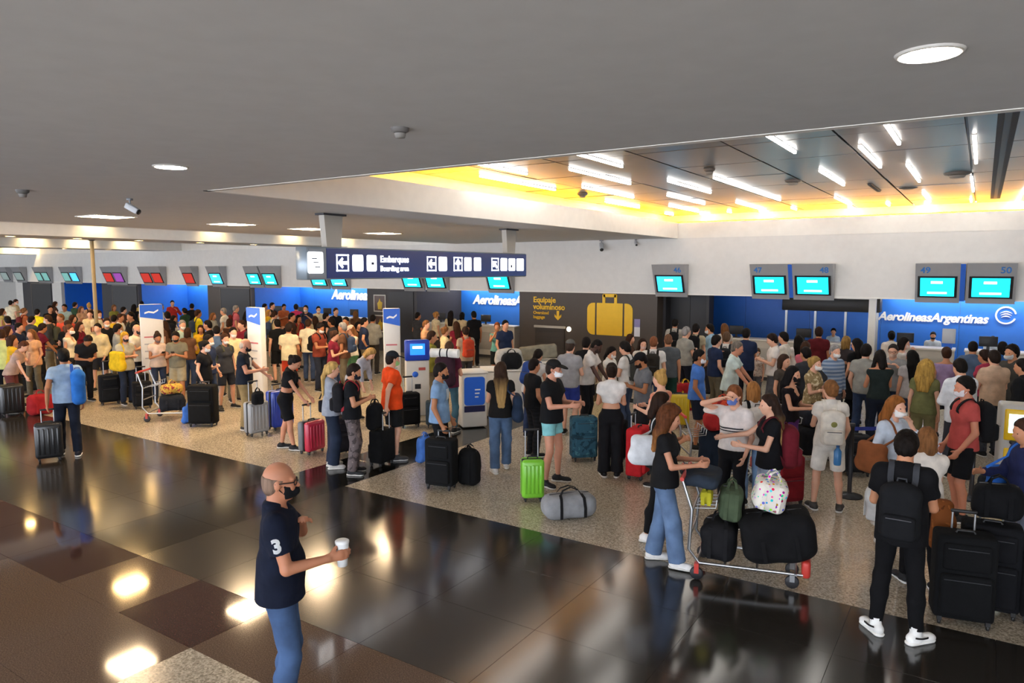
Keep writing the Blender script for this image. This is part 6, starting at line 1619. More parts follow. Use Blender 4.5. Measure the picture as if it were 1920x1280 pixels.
# --- right of the aqua shorts
person(1012, 655, 150, 'woman with dark ponytail in a white tee bending to her bags', top=('tee', 'd9d6d2'), bot=('jeans', 'j:2a3550'), hair=('ponytail', '1a1310'), fem=True, ht=1.66, lod=2, sk='l', lean=22, ra='reach', la='reach')
backpack(PEOPLE[-1], '2c4684', 'navy blue rucksack on the bending woman', 1.0)
person(1003, 672, 120, 'teenager in black with white-striped trousers behind the man in aqua shorts', top=('tee', '17181c'), bot=('pants', 'stripes:16171a:1d1e22'), hair=('short', '1c1411'), ht=1.62, lod=2, sk='m', ra='relax', la='relax')
person(1070, 636, 158, 'man in grey cap and grey tee with blue shorts seen from behind', top=('tee', '9b9a9c'), bot=('shorts', '2c3a86'), hair=('short', '3a2c24'), cap='5e5c58', ht=1.78, lod=2, sk='p', ra='phone', la='relax')
person(1126, 638, 72, 'dark-skinned man in a white polo bending over', top=('polo', 'dedad6'), bot=('pants', '1c1d22'), hair=('buzz', '15110f'), ht=1.80, lod=2, sk='k', ra='reach', la='reach', lean=14, mask='3a2c28', hpitch=22, bulk=1.1)
person(1147, 680, 182, 'woman in a cropped white tee and wide black trousers seen from behind', top=('crop', 'e4e2df'), bot=('wide', '17171b'), hair=('updo', '241812'), fem=True, ht=1.70, lod=1, sk='l', ra='phone', la='phone', shoes='1c1c1e')
case_at(1094, 862, 15, 'camo:1f3a48:2f5566:44707c', 'teal patterned suitcase beside the wide black trousers', w=0.42, d=0.28, h=0.66)
case_at(1192, 893, 70, 'c4262c', 'bright red suitcase behind the white drawstring bag', w=0.44, d=0.28, h=0.70, grip=0.95)
case_at(1150, 862, -10, '151518', 'black suitcase hidden beside the wide black trousers', w=0.42, h=0.6)
person(1196, 662, 292, 'bearded man in black cap and grey tee looking down', top=('tee', '6f7379'), bot=('shorts', '24262c'), hair=('short', '17110f'), cap='17181b', ht=1.74, lod=2, sk='t', ra='phone', la='phone', mask='241a16', hpitch=26)
person(1168, 640, 245, 'traveller in a white tee with a rucksack behind the bearded man', top=('tee', 'dcd8d2'), bot=('jeans', 'j:39455c'), hair=('crop', '1a1512'), ht=1.74, lod=2, sk='l', hpitch=20, ra='phone', la='phone')
backpack(PEOPLE[-1], '3a3a36', 'dark olive rucksack on the traveller behind the bearded man', 0.9)
person(1236, 694, 232, 'woman with blonde bun in a coral strap top', top=('tank', 'd88a70'), bot=('leggings', '1c2a2c'), hair=('bun', 'b08a4e'), fem=True, ht=1.64, lod=2, sk='p', ra='fwd', la='fwd')
person(1226, 630, 175, 'man in a white tee with a black rucksack before the dark doorway', top=('tee', 'e0dcd8'), bot=('jeans', 'j:38486a'), hair=('buzz', '7a4a30'), ht=1.76, lod=2, sk='p')
backpack(PEOPLE[-1], '2d2a26', 'black rucksack on the man in the white tee before the doorway', 0.95)
person(1253, 626, 185, 'man in a slate grey tee seen from behind', top=('tee', '565b60'), bot=('shorts', '25443a'), hair=('buzz', '6a4a36'), ht=1.78, lod=2, sk='m', bulk=1.1)
person(1206, 634, 15, 'woman with dark hair and pale mask facing the hall near the notice', top=('tee', 'd6d2cc'), bot=('jeans', 'j:38486a'), hair=('long', '2a1c16'), fem=True, ht=1.66, lod=2, sk='p', mask='d8b8b0')
person(1266, 597, 172, 'man with black rucksack straps at the dark doorway', top=('tee', 'a9a49c'), bot=('pants', '2c2c30'), hair=('short', '15110f'), ht=1.76, lod=2, sk='m')
backpack(PEOPLE[-1], '191a1c', 'black rucksack on the man at the dark doorway', 0.85)
person(1306, 606, 160, 'man in a tan tee with a big black rucksack by the blue wall edge', top=('tee', 'b9ad92'), bot=('pants', '26262a'), hair=('short', '17110f'), ht=1.78, lod=2, sk='l')
backpack(PEOPLE[-1], '121316', 'big black rucksack on the man in the tan tee', 1.15)
person(1330, 607, 265, 'man in a light blue shirt with white mask near the blue wall edge', top=('shirt', '9fc3dd'), bot=('pants', '3a3a42'), hair=('short', '1a1310'), ht=1.74, lod=2, sk='d09068', mask='e8e8ea')
person(1313, 655, 88, 'man in a bright blue tee and white mask', top=('tee', '4f7fd0'), bot=('shorts', '1f2330'), hair=('short', '14100e'), ht=1.72, lod=2, sk='t', mask='e6e6e8', ra='relax', la='relax', bulk=1.1)
bag_at('travel_bag', 'bag', 1284, 768, 15, (0.20, 0.14, 0.30), 0.08, 'b02a30', 'red bag with yellow piping beside the bright blue tee', z=0.0, strapcol='d8b430')
case_at(1270, 800, 10, 'd8b81c', 'yellow and black hard suitcase before the bright blue tee', w=0.42, d=0.26, h=0.60, kind='hard', side='1c1c1e')
person(1363, 622, 170, 'man in a white tee with a dark rucksack before the blue wall', top=('tee', 'e4e0dc'), bot=('pants', '2c2c32'), hair=('short', '5a4432'), ht=1.74, lod=2, sk='p')
backpack(PEOPLE[-1], '24262b', 'dark rucksack on the man in white before the blue wall', 0.9)
person(1358, 606, 200, 'woman with chestnut hair before the blue wall', top=('tee', 'cfc6ba'), bot=('pants', '3a3a42'), hair=('long', '6b4526'), fem=True, ht=1.68, lod=2, sk='p')
person(1386, 640, 80, 'man with grey hair in a pale mint tee leaning on his trolley', top=('loose', 'cfe0dc'), bot=('pants', '8a7d68'), hair=('short', '6e655c'), ht=1.76, lod=2, sk='c98a6c', ra='reach', la='reach', lean=8, bulk=1.15)
person(1420, 652, 330, 'child in a flowered top held by the man in mint', top=('tee', 'floral:b8a8a0:d8c8bc:8a5a52'), bot=('pants', '6a6a72'), hair=('short', '5c4630'), fem=True, ht=1.30, lod=2, sk='p', mask='e6e2e0')
person(1444, 626, 282, 'young man in a white printed tee with dark quiff', top=('tee', 'e6e1dc'), bot=('pants', '5a5a60'), hair=('crop', '241712'), ht=1.76, lod=2, sk='p', ra='phone', la='phone', hpitch=22)
person(1468, 622, 255, 'man with black hair in a cream tee beside the dark quiff', top=('tee', 'e0d9cc'), bot=('pants', '2a2a30'), hair=('short', '15110f'), ht=1.76, lod=2, sk='l')
person(1497, 628, 190, 'woman with long black hair in a white tee before the desks', top=('tee', 'e8e4e2'), bot=('pants', '2a2a30'), hair=('long', '14100e'), fem=True, ht=1.66, lod=2, sk='l')
person(1536, 613, 180, 'person in a dark red shirt seen from behind at the desks', top=('loose', '5e1c22'), bot=('pants', '2a2024'), hair=('crop', '2a1a14'), ht=1.74, lod=2, sk='m', bulk=1.15)
person(1472, 664, 60, 'woman with brown hair half hidden before the white printed tee', top=('tee', '4a423c'), bot=('pants', '2a2a30'), hair=('bob', '3a281e'), fem=True, ht=1.62, lod=2, sk='l')
# --- right crowd
person(1530, 668, 62, 'woman with blonde hair up, pale mask and beige flowered blouse', top=('loose', 'floral:d8c8a4:9a8560:6b5a40'), bot=('pants', '8a7d68'), hair=('updo', '9a7a44'), fem=True, ht=1.64, lod=2, sk='p', ra='phone', la='cross', mask='e4ded8', mk='cup')
person(1567, 646, 40, 'man with grey hair and white mask in a blue striped shirt', top=('shirt', 'stripes:a8b8cc:6f86a8'), bot=('pants', '55555c'), hair=('short', '8a8684'), ht=1.70, lod=2, sk='p', mask='eceaea', mk='cup')
person(1588, 630, 150, 'woman with light brown hair and black mask between grey and black', top=('tee', '3a3436'), bot=('pants', '2a2a2e'), hair=('bob', '8a6a3a'), fem=True, ht=1.70, lod=2, sk='l', mask='1b1718')
person(1606, 634, 222, 'woman with long black hair in a long black dress', top=('dress', '131316'), bot=('leggings', '121214'), hair=('xlong', '141010'), fem=True, ht=1.72, lod=2, sk='l', ra='phone', la='relax', bulk=1.15)
person(1650, 656, 205, 'woman in dark green strap overalls with bare shoulders and dark hair', top=('tank', '26302f'), bot=('pants', '1f2636'), hair=('front', '1a1512'), fem=True, ht=1.72, lod=2, sk='c98a66', ra='phone', la='phone', bulk=1.2)
person(1672, 620, 185, 'woman with black hair in a white blouse at desk 49', top=('tee', 'e6ded4'), bot=('pants', '2a2a30'), hair=('updo', '120e0d'), fem=True, ht=1.64, lod=2, sk='d')
person(1675, 645, 352, 'man with glasses in a grey tee with rucksack straps facing the hall', top=('tee', '9a9c9e'), bot=('jeans', 'j:39455c'), hair=('short', '2a2320'), ht=1.72, lod=2, sk='p', glasses=True, ra='strap', la='strap', mask='d9b8a4')
person(1697, 632, 100, 'woman with black hair and hand at her face behind the curly blonde', top=('tank', 'd0c8c0'), bot=('jeans', 'j:39455c'), hair=('bob', '17100e'), fem=True, ht=1.70, lod=2, sk='p', ra='face', la='phone', mask='e0c8c0')
person(1710, 656, 200, 'woman with very long black hair in a grey top behind the curly blonde', top=('tee', 'b9b4b4'), bot=('jeans', 'j:39455c'), hair=('xlong', '12100f'), fem=True, ht=1.66, lod=2, sk='l', ra='phone')
person(1738, 676, 165, 'woman with curly blonde hair in an olive top', top=('tee', '6f7048'), bot=('pants', '7a7450'), hair=('curly', 'a88440'), fem=True, ht=1.66, lod=2, sk='p')
person(1798, 672, 212, 'man in a white long-sleeved shirt with black hair seen from behind', top=('shirt', 'e4e8ee'), bot=('pants', '3a3c44'), hair=('short', '17120f'), ht=1.76, lod=2, sk='l', bulk=1.1, ra='phone', la='phone', hpitch=18)
person(1845, 655, 235, 'woman in a raspberry top with dark hair up', top=('tee', 'b8405c'), bot=('pants', '2a2a30'), hair=('updo', '2a1c16'), fem=True, ht=1.66, lod=2, sk='m')
person(1864, 656, 208, 'man in a beige polo and dark camouflage trousers', top=('polo', 'd3b398'), bot=('pants', 'camo:2a2d36:3a3d44:4c4e50'), hair=('short', '241a15'), ht=1.76, lod=2, sk='p', ra='phone', la='phone')
person(1897, 646, 318, 'man in a dark grey jacket with pale mask by the yellow kiosk side', top=('jacket', '45433f'), bot=('pants', '26262a'), hair=('crop', '17110f'), ht=1.78, lod=2, sk='m', mask='d2d4d6', mk='cup', bulk=1.15)
person(1916, 672, 250, 'person in a black coat behind the yellow kiosk', top=('jacket', '17181b'), bot=('pants', '17181b'), hair=('short', '17110f'), ht=1.72, lod=2, sk='m', bulk=1.2)
r = person(1489, 686, 68, 'woman with long black hair, black mask and purple skirt', top=('tank', '1a1418'), bot=('longskirt', '5c2f6e'), hair=('long', '130f10'), fem=True, ht=1.68, lod=2, sk='l', mask='141316', ra='fwd', la='fwd')
r = person(1557, 712, 190, 'woman in white blouse and white shorts with her hair up', top=('tee', 'e4dfd6'), bot=('shorts', 'ebe7df'), hair=('updo', '7a5230'), fem=True, ht=1.68, lod=1, sk='p', ra='relax', la='fwd', shoes='4a4744', legs='wide', hyaw=20)
backpack(r, 'e6e1d6', 'white backpack with a round badge on the woman in white', 1.0, emblem='8a8a52', low=0.06)
e = tag(on_person(r, 'water_bottle'), 'blue water bottle hanging from the white backpack', 'bottle')
J = r['J']; c = J['hip'] + V3(0.06, -0.26, -0.12); m = MB().lathe([(0, -0.12), (0.04, -0.12), (0.046, -0.1), (0.046, 0.06), (0.02, 0.1), (0.018, 0.12), (0, 0.12)], tuple(c), 18)
b_ = m.build('bottle_body', plain('3f86c8', 0.3), e); MB().lathe([(0.022, 0.11), (0.022, 0.14), (0, 0.14)], tuple(c), 14).build('bottle_cap', plain('2c5c94', 0.4), b_); MB().tube([Vector(c + V3(0, 0, 0.13)), Vector(c + V3(0, 0.02, 0.26))], 0.006, 6).build('bottle_loop', fabric('d8d4c8'), b_)
case_at(1604, 890, 20, '232428', 'black suitcase beside the woman in white shorts', w=0.38, h=0.55)
# --- group at the trolley
r = person(1262, 762, 84, 'young woman with long wavy brown hair in black tee and light blue jeans', top=('tee', '19191b'), bot=('wide', 'j:5a7090'), hair=('curly', '5a341e', 'a06a38'), fem=True, ht=1.68, lod=1, sk='c98f70', ra='fwd', la='fwd', shoes='eeecea', legs='step', hpitch=16)
r = person(1243, 735, 96, 'woman in black with dark hair carrying a white drawstring bag', top=('tee', '141416'), bot=('leggings', '131316'), hair=('front', '2a1a12'), fem=True, ht=1.70, lod=1, sk='m', ra='phone', la='phone', shoes='e6e4e2', legs='stepl')
shoulder_bag(r, 1, 'dfe2e6', 'white fabric bag on the back of the woman in black', 1.08, -0.16, -0.10)
r = person(1376, 722, 338, 'woman in a wide white tee with a dark chest stripe, hand on her brow', top=('boxy', 'e4dcd8'), bot=('pants', '16161a'), hair=('ponytail', '7a4a2c'), fem=True, ht=1.70, lod=1, sk='p', ra='brow', la='relax', mask='6f86cf', hyaw=-12)
decal(r, 'top', 'chest_stripe', fabric('2a2a30'), 0.0, -0.06, 0.30, 0.018); decal(r, 'top', 'chest_stripe', fabric('2a2a30'), 0.0, -0.095, 0.30, 0.014)
r = person(1441, 738, 284, 'woman with ombre hair in black tee and pale jeans pointing ahead', top=('tee', '15161a'), bot=('wide', 'j:8e9bb0'), hair=('xlong', '2e1f18', 'b08a58'), fem=True, ht=1.68, lod=1, sk='p', ra='point', la='fwd', shoes='3a3a3c')
backpack(r, '6d1f2a', 'dark red backpack on the woman with ombre hair', 1.1, strap='5a1a24', low=0.08)
r = person(1412, 715, 200, 'woman with auburn hair and a white rucksack behind the striped tee', top=('tee', 'd8d4d0'), bot=('jeans', 'j:6a86a8'), hair=('bob', '9a6838'), fem=True, ht=1.62, lod=2, sk='p')
backpack(r, 'e2ded8', 'white rucksack with black straps behind the striped tee', 0.95, strap='1c1c20')
# trolley with the heavy load
w1 = ground(1298, 1082); w2 = ground(1468, 1108); ang = math.atan2(w2[1] - w1[1], w2[0] - w1[0])
cx, cy = (w1[0] + w2[0]) / 2, (w1[1] + w2[1]) / 2
nx, ny = -math.sin(ang), math.cos(ang); cx += nx * 0.26 - math.cos(ang) * 0.02; cy += ny * 0.26 - math.sin(ang) * 0.02
trolley(cx, cy, ang, 'loaded baggage trolley with red handle pushed by the wavy-haired woman')
def on_cart(name, cat, u, v, z, rot, half, r, col, lab, **kw): return softbag(name, cat, cx + u * math.cos(ang) - v * math.sin(ang), cy + u * math.sin(ang) + v * math.cos(ang), z, ang + rot, half, r, col, lab, **kw)
on_cart('duffel_bag', 'duffel bag', 0.41, -0.05, 0.255, 0.12, (0.34, 0.25, 0.23), 0.12, '141416', 'big black duffel bag at the front of the loaded trolley', amp=0.012, tilt=(0.0, -0.18))
on_cart('duffel_bag', 'duffel bag', -0.17, -0.06, 0.185, 0.0, (0.17, 0.22, 0.19), 0.11, '17171a', 'smaller black bag behind the big duffel on the trolley', amp=0.012)
on_cart('travel_bag', 'bag', -0.09, 0.03, 0.56, 0.1, (0.11, 0.2, 0.16), 0.08, '4c5a44', 'green travel bag on top of the loaded trolley', amp=0.012, tilt=(0, 0.06))
on_cart('travel_bag', 'bag', 0.26, -0.06, 0.735, 0.1, (0.15, 0.20, 0.15), 0.09, 'dots:e9e4da', 'white bag with coloured dots on top of the loaded trolley', amp=0.01, tilt=(0, 0.2))
on_cart('pouch', 'bag', -0.295, -0.12, 0.722, 0.0, (0.065, 0.10, 0.075), 0.05, 'b3ad2c', 'small yellow green pouch on the loaded trolley', amp=0.012)
on_cart('folded_jacket', 'jacket', -0.36, 0.0, 0.912, 0.0, (0.18, 0.26, 0.055), 0.05, '2b3440', 'dark folded jacket over the handle of the loaded trolley', amp=0.02, straps=False)
# second trolley with red bags behind
tx, ty = ground(1338, 900); trolley(tx, ty, V0(1318, 905) + 0.3, 'baggage trolley with red bags behind the wavy-haired woman')
softbag('travel_bag', 'bag', tx + 0.05, ty + 0.1, 0.19, V0(1318, 905), (0.30, 0.2, 0.27), 0.08, '1b2430', 'dark travel bag low on the trolley with red bags')
softbag('travel_bag', 'bag', tx + 0.08, ty + 0.12, 0.74, V0(1318, 905) + 0.2, (0.27, 0.17, 0.13), 0.09, 'a82a2a', 'red travel bag on top of the second trolley', amp=0.015)
softbag('travel_bag', 'bag', tx + 0.06, ty + 0.14, 1.01, V0(1318, 905) - 0.3, (0.18, 0.13, 0.08), 0.07, 'floral:8c1f22:c8482c:7a1a1c', 'small red and orange bag topping the second trolley', amp=0.015)
tx, ty = ground(1508, 872); trolley(tx, ty, V0(1508, 872) + 0.5, 'baggage trolley with black bags before the flowered blouse', '3a3a3e')
ux, uy = tx + 0.16 * math.cos(V0(1508, 872) + 0.5), ty + 0.16 * math.sin(V0(1508, 872) + 0.5)
softbag('travel_bag', 'bag', ux, uy, 0.19, V0(1508, 872) + 0.5, (0.30, 0.2, 0.22), 0.09, '17181c', 'black travel bag low on the trolley before the flowered blouse')
softbag('travel_bag', 'bag', ux, uy, 0.63, V0(1508, 872) + 0.5, (0.24, 0.17, 0.13), 0.09, '20232c', 'charcoal travel bag on top of the trolley before the flowered blouse')
case_at(1472, 945, 35, '7c1c24', 'dark red suitcase behind the pale jeans', w=0.42, d=0.28, h=0.60)
# --- front right group
r = person(1683, 742, 52, 'woman with long auburn hair in a pale denim jacket pulling at her white mask', top=('jacket', 'j:b9c4d2'), bot=('longskirt', 'e2dcd4'), hair=('long', '8a5426'), fem=True, ht=1.68, lod=1, sk='p', ra='handle', la='face', mask='ecebe9', mk='cup', shoes='e4e0da')
g = grip_world(r, 1); softbag('plastic_bag', 'bag', g.x + 0.11 * math.cos(r['rz']), g.y + 0.11 * math.sin(r['rz']), g.z - 0.45, r['rz'], (0.10, 0.08, 0.20), 0.06, 'dfe0e0', 'white plastic bag in the hand of the woman in the denim jacket', amp=0.02)
shoulder_bag(r, 1, '8a5230', 'brown leather shoulder bag on the woman in the denim jacket', 1.15, -0.05, 0.0)
r = person(1738, 800, 205, 'girl with light brown hair in a white tee before the coral tee', top=('tee', 'e6ded4'), bot=('leggings', '131316'), hair=('bob', '7a5230'), fem=True, ht=1.58, lod=1, sk='p', ra='low', la='relax', shoes='2a2a2c', sole='e8e8e8', legs='stepl')
r = person(1808, 706, 292, 'man in a coral red tee, white mask and black shorts', top=('tee', 'b8504c'), bot=('shorts', '15161a'), hair=('crop', '17120f'), ht=1.78, lod=1, sk='c98668', ra='relax', la='relax', mask='e4dde0', shoes='2a2a2c', bulk=1.15, hyaw=6)
backpack(r, '16171a', 'black rucksack on the man in coral', 1.05)
decal(r, 'top', 'back_print', fabric('d8a8a0'), 0.0, -0.05, 0.12, 0.14, front=False)
case_at(1800, 1165, 12, '0f1012', 'tall black suitcase beside the young man in white sneakers', w=0.46, d=0.30, h=0.74, grip=0.96)
case_at(1850, 1146, 6, '131418', 'second tall black suitcase next to the first at the young man', w=0.46, d=0.30, h=0.76, grip=0.865)
bag_at('rucksack', 'backpack', 1856, 1146, 5, (0.19, 0.13, 0.15), 0.09, '0f1013', 'black soft bag lying on the two tall black suitcases', z=0.868, amp=0.008)
bag_at('fur_jacket', 'jacket', 1757, 1130, 12, (0.09, 0.09, 0.26), 0.07, 'camo:5a3014:7a4520:9a5c2c', 'shaggy orange brown jacket hanging beside the young man', z=0.48, amp=0.022, straps=False)
r = person(1917, 785, 300, 'person in a navy top with a blue bag at the yellow kiosk', top=('long', '232a52'), bot=('jeans', 'j:6a7080'), hair=('short', '3a241a'), ht=1.66, lod=1, sk='m', ra='fwd', la='relax', hpitch=16)
shoulder_bag(r, 1, '2f6cc8', 'bright blue bag of the person in navy at the kiosk', 1.4, 0.0, 0.05)
case_at(1966, 1174, 0, '101114', 'black suitcase below the blue bag near the kiosk', w=0.42, h=0.62)
bag_at('rucksack', 'backpack', 1852, 925, 0, (0.13, 0.1, 0.13), 0.08, '2a3038', 'small slate rucksack on the floor before the yellow kiosk', amp=0.01)

# --- staff behind the desks
AG = 'desk agents'
def agent(px, py, label, **kw):
    r = person(px, py, 0, label, group=AG, cat='person', lod=2, **kw); return r
for px, py, lab, kw in ((1750, 622, 'desk agent with dark mask behind desk 49', dict(mask='2a2a2e', top=('shirt', 'c3cfd8'), hair=('short', '17120f'))), (1862, 630, 'desk agent with black mask and dark hair behind desk 50', dict(mask='1a1a1e', top=('shirt', 'c8d2d8'), hair=('short', '1a1310'))),
                         (1563, 615, 'desk agent with ponytail in a pale blue shirt under monitor 48', dict(fem=True, top=('shirt', 'b6cbe0'), hair=('ponytail', '1c1411')))):
    agent(px, py, lab, ht=1.52, bot=('pants', '1c2434'), ymin=21.5, **kw)
# --- the far crowd, listed one by one: crown position, facing, clothes
random.seed(11)
POSES = [dict(ra='down', la='down'), dict(ra='phone', la='phone', hpitch=20), dict(ra='phone', la='relax'), dict(ra='relax', la='strap'), dict(ra='cross', la='cross'), dict(ra='hip', la='relax', legs='wide'), dict(ra='relax', la='relax', legs='step')]
CNAME = {'e6ddc2': 'cream', 'd9c89c': 'sand', 'b5623a': 'rust', 'c9b060': 'mustard', '4a3a66': 'violet', 'e8d820': 'bright yellow', '17181c': 'black', '3a3c42': 'charcoal', '4a3226': 'brown', 'a9c0ba': 'pale teal', '2c4632': 'dark green',
 'e0ac82': 'peach', 'd8c49a': 'beige', 'c8503c': 'coral red', '24304e': 'navy', '6b4a36': 'tan brown', 'd2dc90': 'lime', '7c2034': 'maroon', '8c8a3c': 'olive', 'dcb22c': 'golden', 'b03028': 'red', 'c86878': 'pink', '5a6f8c': 'slate blue', 'c03468': 'magenta', '9a9a94': 'grey', 'e8e6e0': 'white', '2f5c9c': 'blue', 'a890b8': 'lilac'}
HN = {'short': 'short hair', 'crop': 'thick hair', 'long': 'long hair', 'bun': 'a hair bun', 'bob': 'a bob', 'updo': 'hair up', 'ponytail': 'a ponytail', 'buzz': 'cropped hair', 'curly': 'curly hair'}
HC = {'17110f': 'black', '3a2418': 'dark brown', '7a5232': 'brown', 'b88a48': 'blonde', '8a8684': 'grey'}
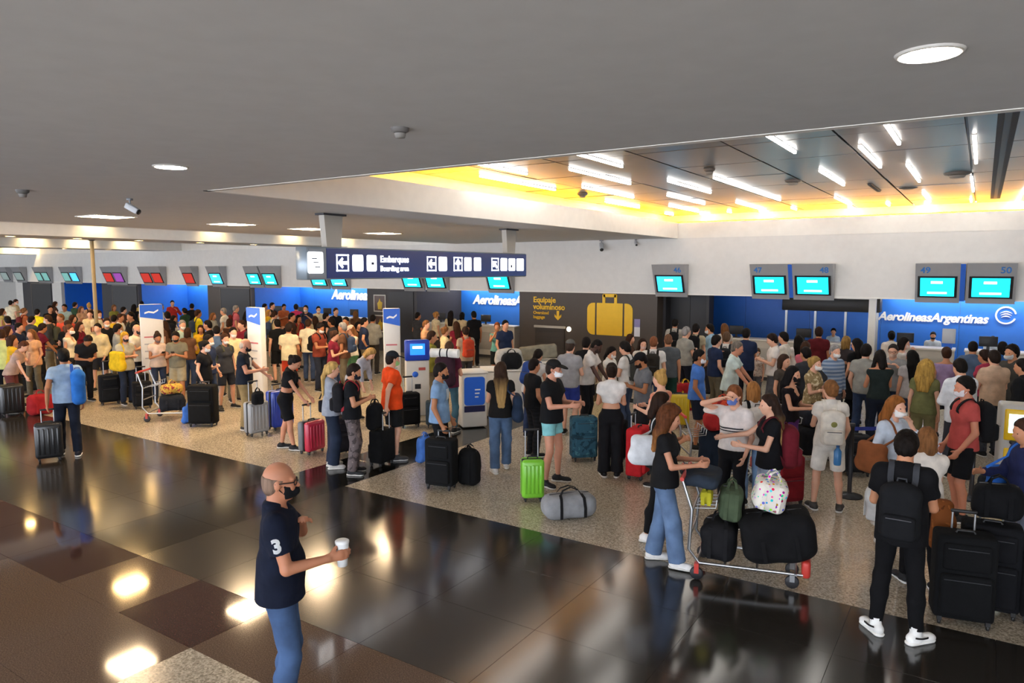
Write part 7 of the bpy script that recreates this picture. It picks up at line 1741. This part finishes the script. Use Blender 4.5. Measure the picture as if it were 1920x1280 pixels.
CROWD = [  # x, y, facing, top colour, hair, hair colour, fem, mask, place
 (20, 563, 150, 'e6ddc2', 'short', '17110f', 0, 0, 0), (31, 561, 60, 'd9c89c', 'short', '3a2418', 0, 1, 0), (46, 577, 110, 'b5623a', 'updo', '7a5232', 1, 0, 0), (5, 578, 90, 'c9b060', 'long', '3a2418', 1, 0, 0),
 (13, 592, 200, '4a3a66', 'short', '17110f', 0, 0, 0), (70, 579, 150, 'e8d820', 'short', '17110f', 0, 0, 0), (94, 573, 20, '17181c', 'crop', '17110f', 0, 0, 0), (88, 590, 250, '3a3c42', 'short', '3a2418', 0, 1, 0),
 (105, 565, 100, '4a3226', 'long', '3a2418', 1, 0, 0), (120, 570, 330, 'a9c0ba', 'short', '17110f', 0, 0, 0), (141, 566, 120, '2c4632', 'short', '17110f', 0, 0, 0), (153, 574, 40, 'e0ac82', 'long', '7a5232', 1, 0, 0),
 (166, 568, 200, 'e0ac82', 'bun', 'b88a48', 1, 0, 0), (168, 582, 350, 'd8c49a', 'short', '3a2418', 0, 0, 0), (137, 590, 80, 'c8503c', 'long', '3a2418', 1, 0, 0), (99, 601, 10, '17181c', 'long', '17110f', 1, 1, 0),
 (36, 605, 60, '24304e', 'short', '17110f', 0, 0, 0), (15, 611, 100, '6b4a36', 'long', '3a2418', 1, 0, 0), (2, 617, 180, 'd2dc90', 'short', '3a2418', 0, 0, 0), (57, 617, 320, 'e0ac82', 'long', '7a5232', 1, 0, 0),
 (24, 628, 90, 'dcb22c', 'bob', '3a2418', 1, 0, 0), (112, 588, 300, 'c8503c', 'short', '7a5232', 0, 0, 0), (186, 582, 30, 'e6ddc2', 'short', '3a2418', 0, 1, 0), (214, 590, 160, 'dcb22c', 'short', '17110f', 0, 0, 1),
 (214, 571, 40, '8c8a3c', 'bob', '7a5232', 1, 0, 1), (232, 575, 110, '4a3226', 'short', '17110f', 0, 0, 1), (226, 588, 70, 'e8e6e0', 'short', '3a2418', 0, 0, 1), (244, 585, 300, '17181c', 'crop', '17110f', 0, 0, 1),
 (265, 564, 200, 'c9b060', 'short', '17110f', 0, 0, 1), (252, 570, 160, '17181c', 'long', '17110f', 1, 0, 1), (276, 590, 120, 'd9c89c', 'long', '3a2418', 1, 0, 1),
 (323, 563, 10, 'b03028', 'short', '17110f', 0, 0, 1), (313, 584, 200, '17181c', 'crop', '17110f', 0, 0, 1), (326, 591, 70, 'e8e6e0', 'long', '17110f', 1, 0, 1), (342, 600, 20, 'a9c0ba', 'short', '8a8684', 0, 1, 1), (308, 602, 250, '6b4a36', 'long', '3a2418', 1, 0, 1),
 (360, 569, 170, '17181c', 'short', '17110f', 0, 0, 2), (372, 580, 110, 'e8d820', 'short', '3a2418', 0, 0, 2), (376, 609, 350, 'dcb22c', 'long', '3a2418', 1, 0, 2), (345, 577, 220, '2c4632', 'updo', '17110f', 1, 0, 2), (392, 627, 60, '24304e', 'short', '17110f', 0, 1, 2),
 (418, 577, 250, 'e8e6e0', 'short', '8a8684', 0, 0, 2), (443, 572, 95, 'c86878', 'short', '8a8684', 0, 0, 2), (406, 611, 180, '5a6f8c', 'short', '17110f', 0, 0, 2), (464, 582, 60, '17181c', 'long', '17110f', 1, 0, 2), (430, 597, 150, '4a3226', 'bob', '3a2418', 1, 0, 2), (452, 600, 300, '7c2034', 'short', '3a2418', 0, 0, 2), (422, 625, 30, '3a3c42', 'updo', '3a2418', 1, 1, 2),
 (497, 569, 100, '6b4a36', 'short', '17110f', 0, 0, 3), (511, 567, 60, '17181c', 'short', '17110f', 0, 0, 3), (533, 570, 20, 'b5623a', 'short', '17110f', 0, 0, 3), (555, 570, 180, 'c03468', 'crop', '17110f', 0, 0, 3), (573, 572, 340, '24304e', 'short', '17110f', 0, 1, 3), (597, 574, 10, 'e6ddc2', 'short', '17110f', 0, 1, 3),
 (630, 577, 30, '17181c', 'short', '3a2418', 0, 0, 3), (504, 580, 80, 'dcb22c', 'long', 'b88a48', 1, 0, 3), (519, 598, 200, '17181c', 'short', '17110f', 0, 0, 3), (517, 583, 120, 'd9c89c', 'short', '3a2418', 0, 0, 3), (578, 598, 160, 'e6ddc2', 'short', '3a2418', 0, 0, 3), (648, 594, 330, 'd8c49a', 'short', '17110f', 0, 0, 3),
 (666, 583, 190, '6b4a36', 'long', '7a5232', 1, 0, 3), (684, 595, 100, '24304e', 'short', '17110f', 0, 0, 3), (560, 590, 40, 'b03028', 'long', '17110f', 1, 0, 3), (620, 596, 250, '3a3c42', 'crop', '17110f', 0, 0, 3), (630, 620, 70, '7c2034', 'updo', '3a2418', 1, 0, 3),
 (800, 600, 70, 'e0ac82', 'short', '7a5232', 0, 0, 4), (836, 612, 110, 'd9c89c', 'updo', '7a5232', 1, 0, 4), (811, 620, 100, '8c8a3c', 'short', '3a2418', 0, 0, 4), (855, 602, 200, '7c2034', 'long', '3a2418', 1, 0, 4), (948, 600, 30, '24304e', 'short', '17110f', 0, 0, 4),
 (1183, 626, 80, '4a3226', 'long', '3a2418', 1, 0, 5), (1150, 650, 60, 'e8e6e0', 'ponytail', '17110f', 1, 1, 5), (1288, 612, 130, '9a9a94', 'short', '8a8684', 0, 0, 5), (1345, 628, 120, '24304e', 'crop', '17110f', 0, 0, 5), (1512, 640, 140, 'c86878', 'bob', '3a2418', 1, 0, 6), (1510, 650, 220, '3a3c42', 'short', '17110f', 0, 0, 6), (1625, 645, 170, '9a9a94', 'crop', '17110f', 0, 0, 6), (1775, 650, 190, 'a890b8', 'updo', '3a2418', 1, 0, 6), (1825, 640, 180, '5a6f8c', 'short', '17110f', 0, 0, 6), (1880, 640, 200, '2f5c9c', 'bob', '17110f', 1, 0, 6),
 (60, 592, 120, '3a3c42', 'short', '17110f', 0, 0, 0), (126, 600, 200, '17181c', 'short', '3a2418', 0, 0, 0), (150, 603, 60, '7c2034', 'long', '3a2418', 1, 0, 0), (182, 606, 330, 'd9c89c', 'short', '17110f', 0, 0, 0), (222, 607, 100, '9a9a94', 'crop', '17110f', 0, 1, 1), (282, 612, 30, '4a3226', 'short', '17110f', 0, 0, 1), (288, 580, 200, '3a3c42', 'long', '17110f', 1, 0, 1), (302, 569, 100, 'e8e6e0', 'short', '3a2418', 0, 0, 1), (352, 614, 160, '6b4a36', 'bob', '3a2418', 1, 0, 2), (388, 600, 250, '17181c', 'short', '17110f', 0, 0, 2), (400, 586, 60, '9a9a94', 'long', '7a5232', 1, 0, 2), (437, 613, 20, 'd9c89c', 'short', '17110f', 0, 1, 2), (477, 600, 150, '3a3c42', 'crop', '17110f', 0, 0, 2), (485, 585, 300, 'e6ddc2', 'bun', '3a2418', 1, 0, 3), (548, 586, 70, '4a3226', 'short', '17110f', 0, 0, 3), (590, 592, 200, 'd8c49a', 'long', '3a2418', 1, 0, 3), (612, 586, 110, '17181c', 'short', '17110f', 0, 0, 3), (641, 604, 250, '6b4a36', 'short', '8a8684', 0, 0, 3), (672, 603, 40, '17181c', 'long', '17110f', 1, 0, 3), (700, 590, 160, '9a9a94', 'short', '17110f', 0, 0, 3), (784, 585, 120, '3a3c42', 'short', '17110f', 0, 0, 4), (1100, 632, 160, '17181c', 'crop', '17110f', 0, 0, 5), (1400, 615, 170, '24304e', 'short', '17110f', 0, 0, 6),
 ]
PSHORT = ['far left crowd', 'by pale totem', 'by brown pier', 'behind hanging sign', 'near middle desks', 'by baggage wall', 'before desks 47 to 50']
PLACES = ['in the far left crowd', 'by the pale totem', 'before the brown service pier', 'behind the hanging sign', 'near the middle desks', 'near the brown baggage wall', 'before desks 47 to 50']
_used = {}
for i, (x, y, fc, tc, hs_, hc, fem, mk, pl) in enumerate(CROWD):
    po = dict(POSES[i % len(POSES)]); kind = ['tee', 'tee', 'loose', 'long'][i % 4] if not fem else ['tee', 'tank', 'tee', 'loose'][i % 4]
    bc = ['1f2330', '2a2c34', 'j:33415c', '3a3632', '17181c', '6b6352'][(i * 5) % 6]
    facing = ['facing the hall', 'facing right', 'facing the desks', 'facing left'][int(((fc + 45) % 360) // 90)]
    lab = 'person in %s top with %s %s %s' % (CNAME[tc], HC[hc], HN[hs_], PLACES[pl])
    if lab in _used: lab = 'person in %s top, %s %s, %s, %s' % (CNAME[tc], HC[hc], HN[hs_].replace('a ', ''), facing, PSHORT[pl])
    _used[lab] = 1
    person(x, y, fc, lab, top=(kind, tc), bot=(['pants', 'jeans', 'shorts'][i % 3], bc), hair=(hs_, hc), fem=bool(fem), ht=(1.63 if fem else 1.74) + 0.02 * ((i * 7) % 5 - 2), lod=3, sk=random.choice('lmtp'), mask='e6e4e0' if mk else None, shoes='2a2a2c', group=Q, **po)
    if i % 5 == 2 and pl < 4:
        backpack(PEOPLE[-1], ['1c1d22', '3a4a66', '6b2a2a', '4a4a3a'][i % 4], '%s rucksack on the traveller in a %s top, %s' % (['black', 'slate', 'dark red', 'olive'][i % 4], CNAME[tc], PSHORT[pl]), 0.85)
for i, r in enumerate(PEOPLE):
    if 'group' not in r['e'].keys(): r['e']['group'] = Q
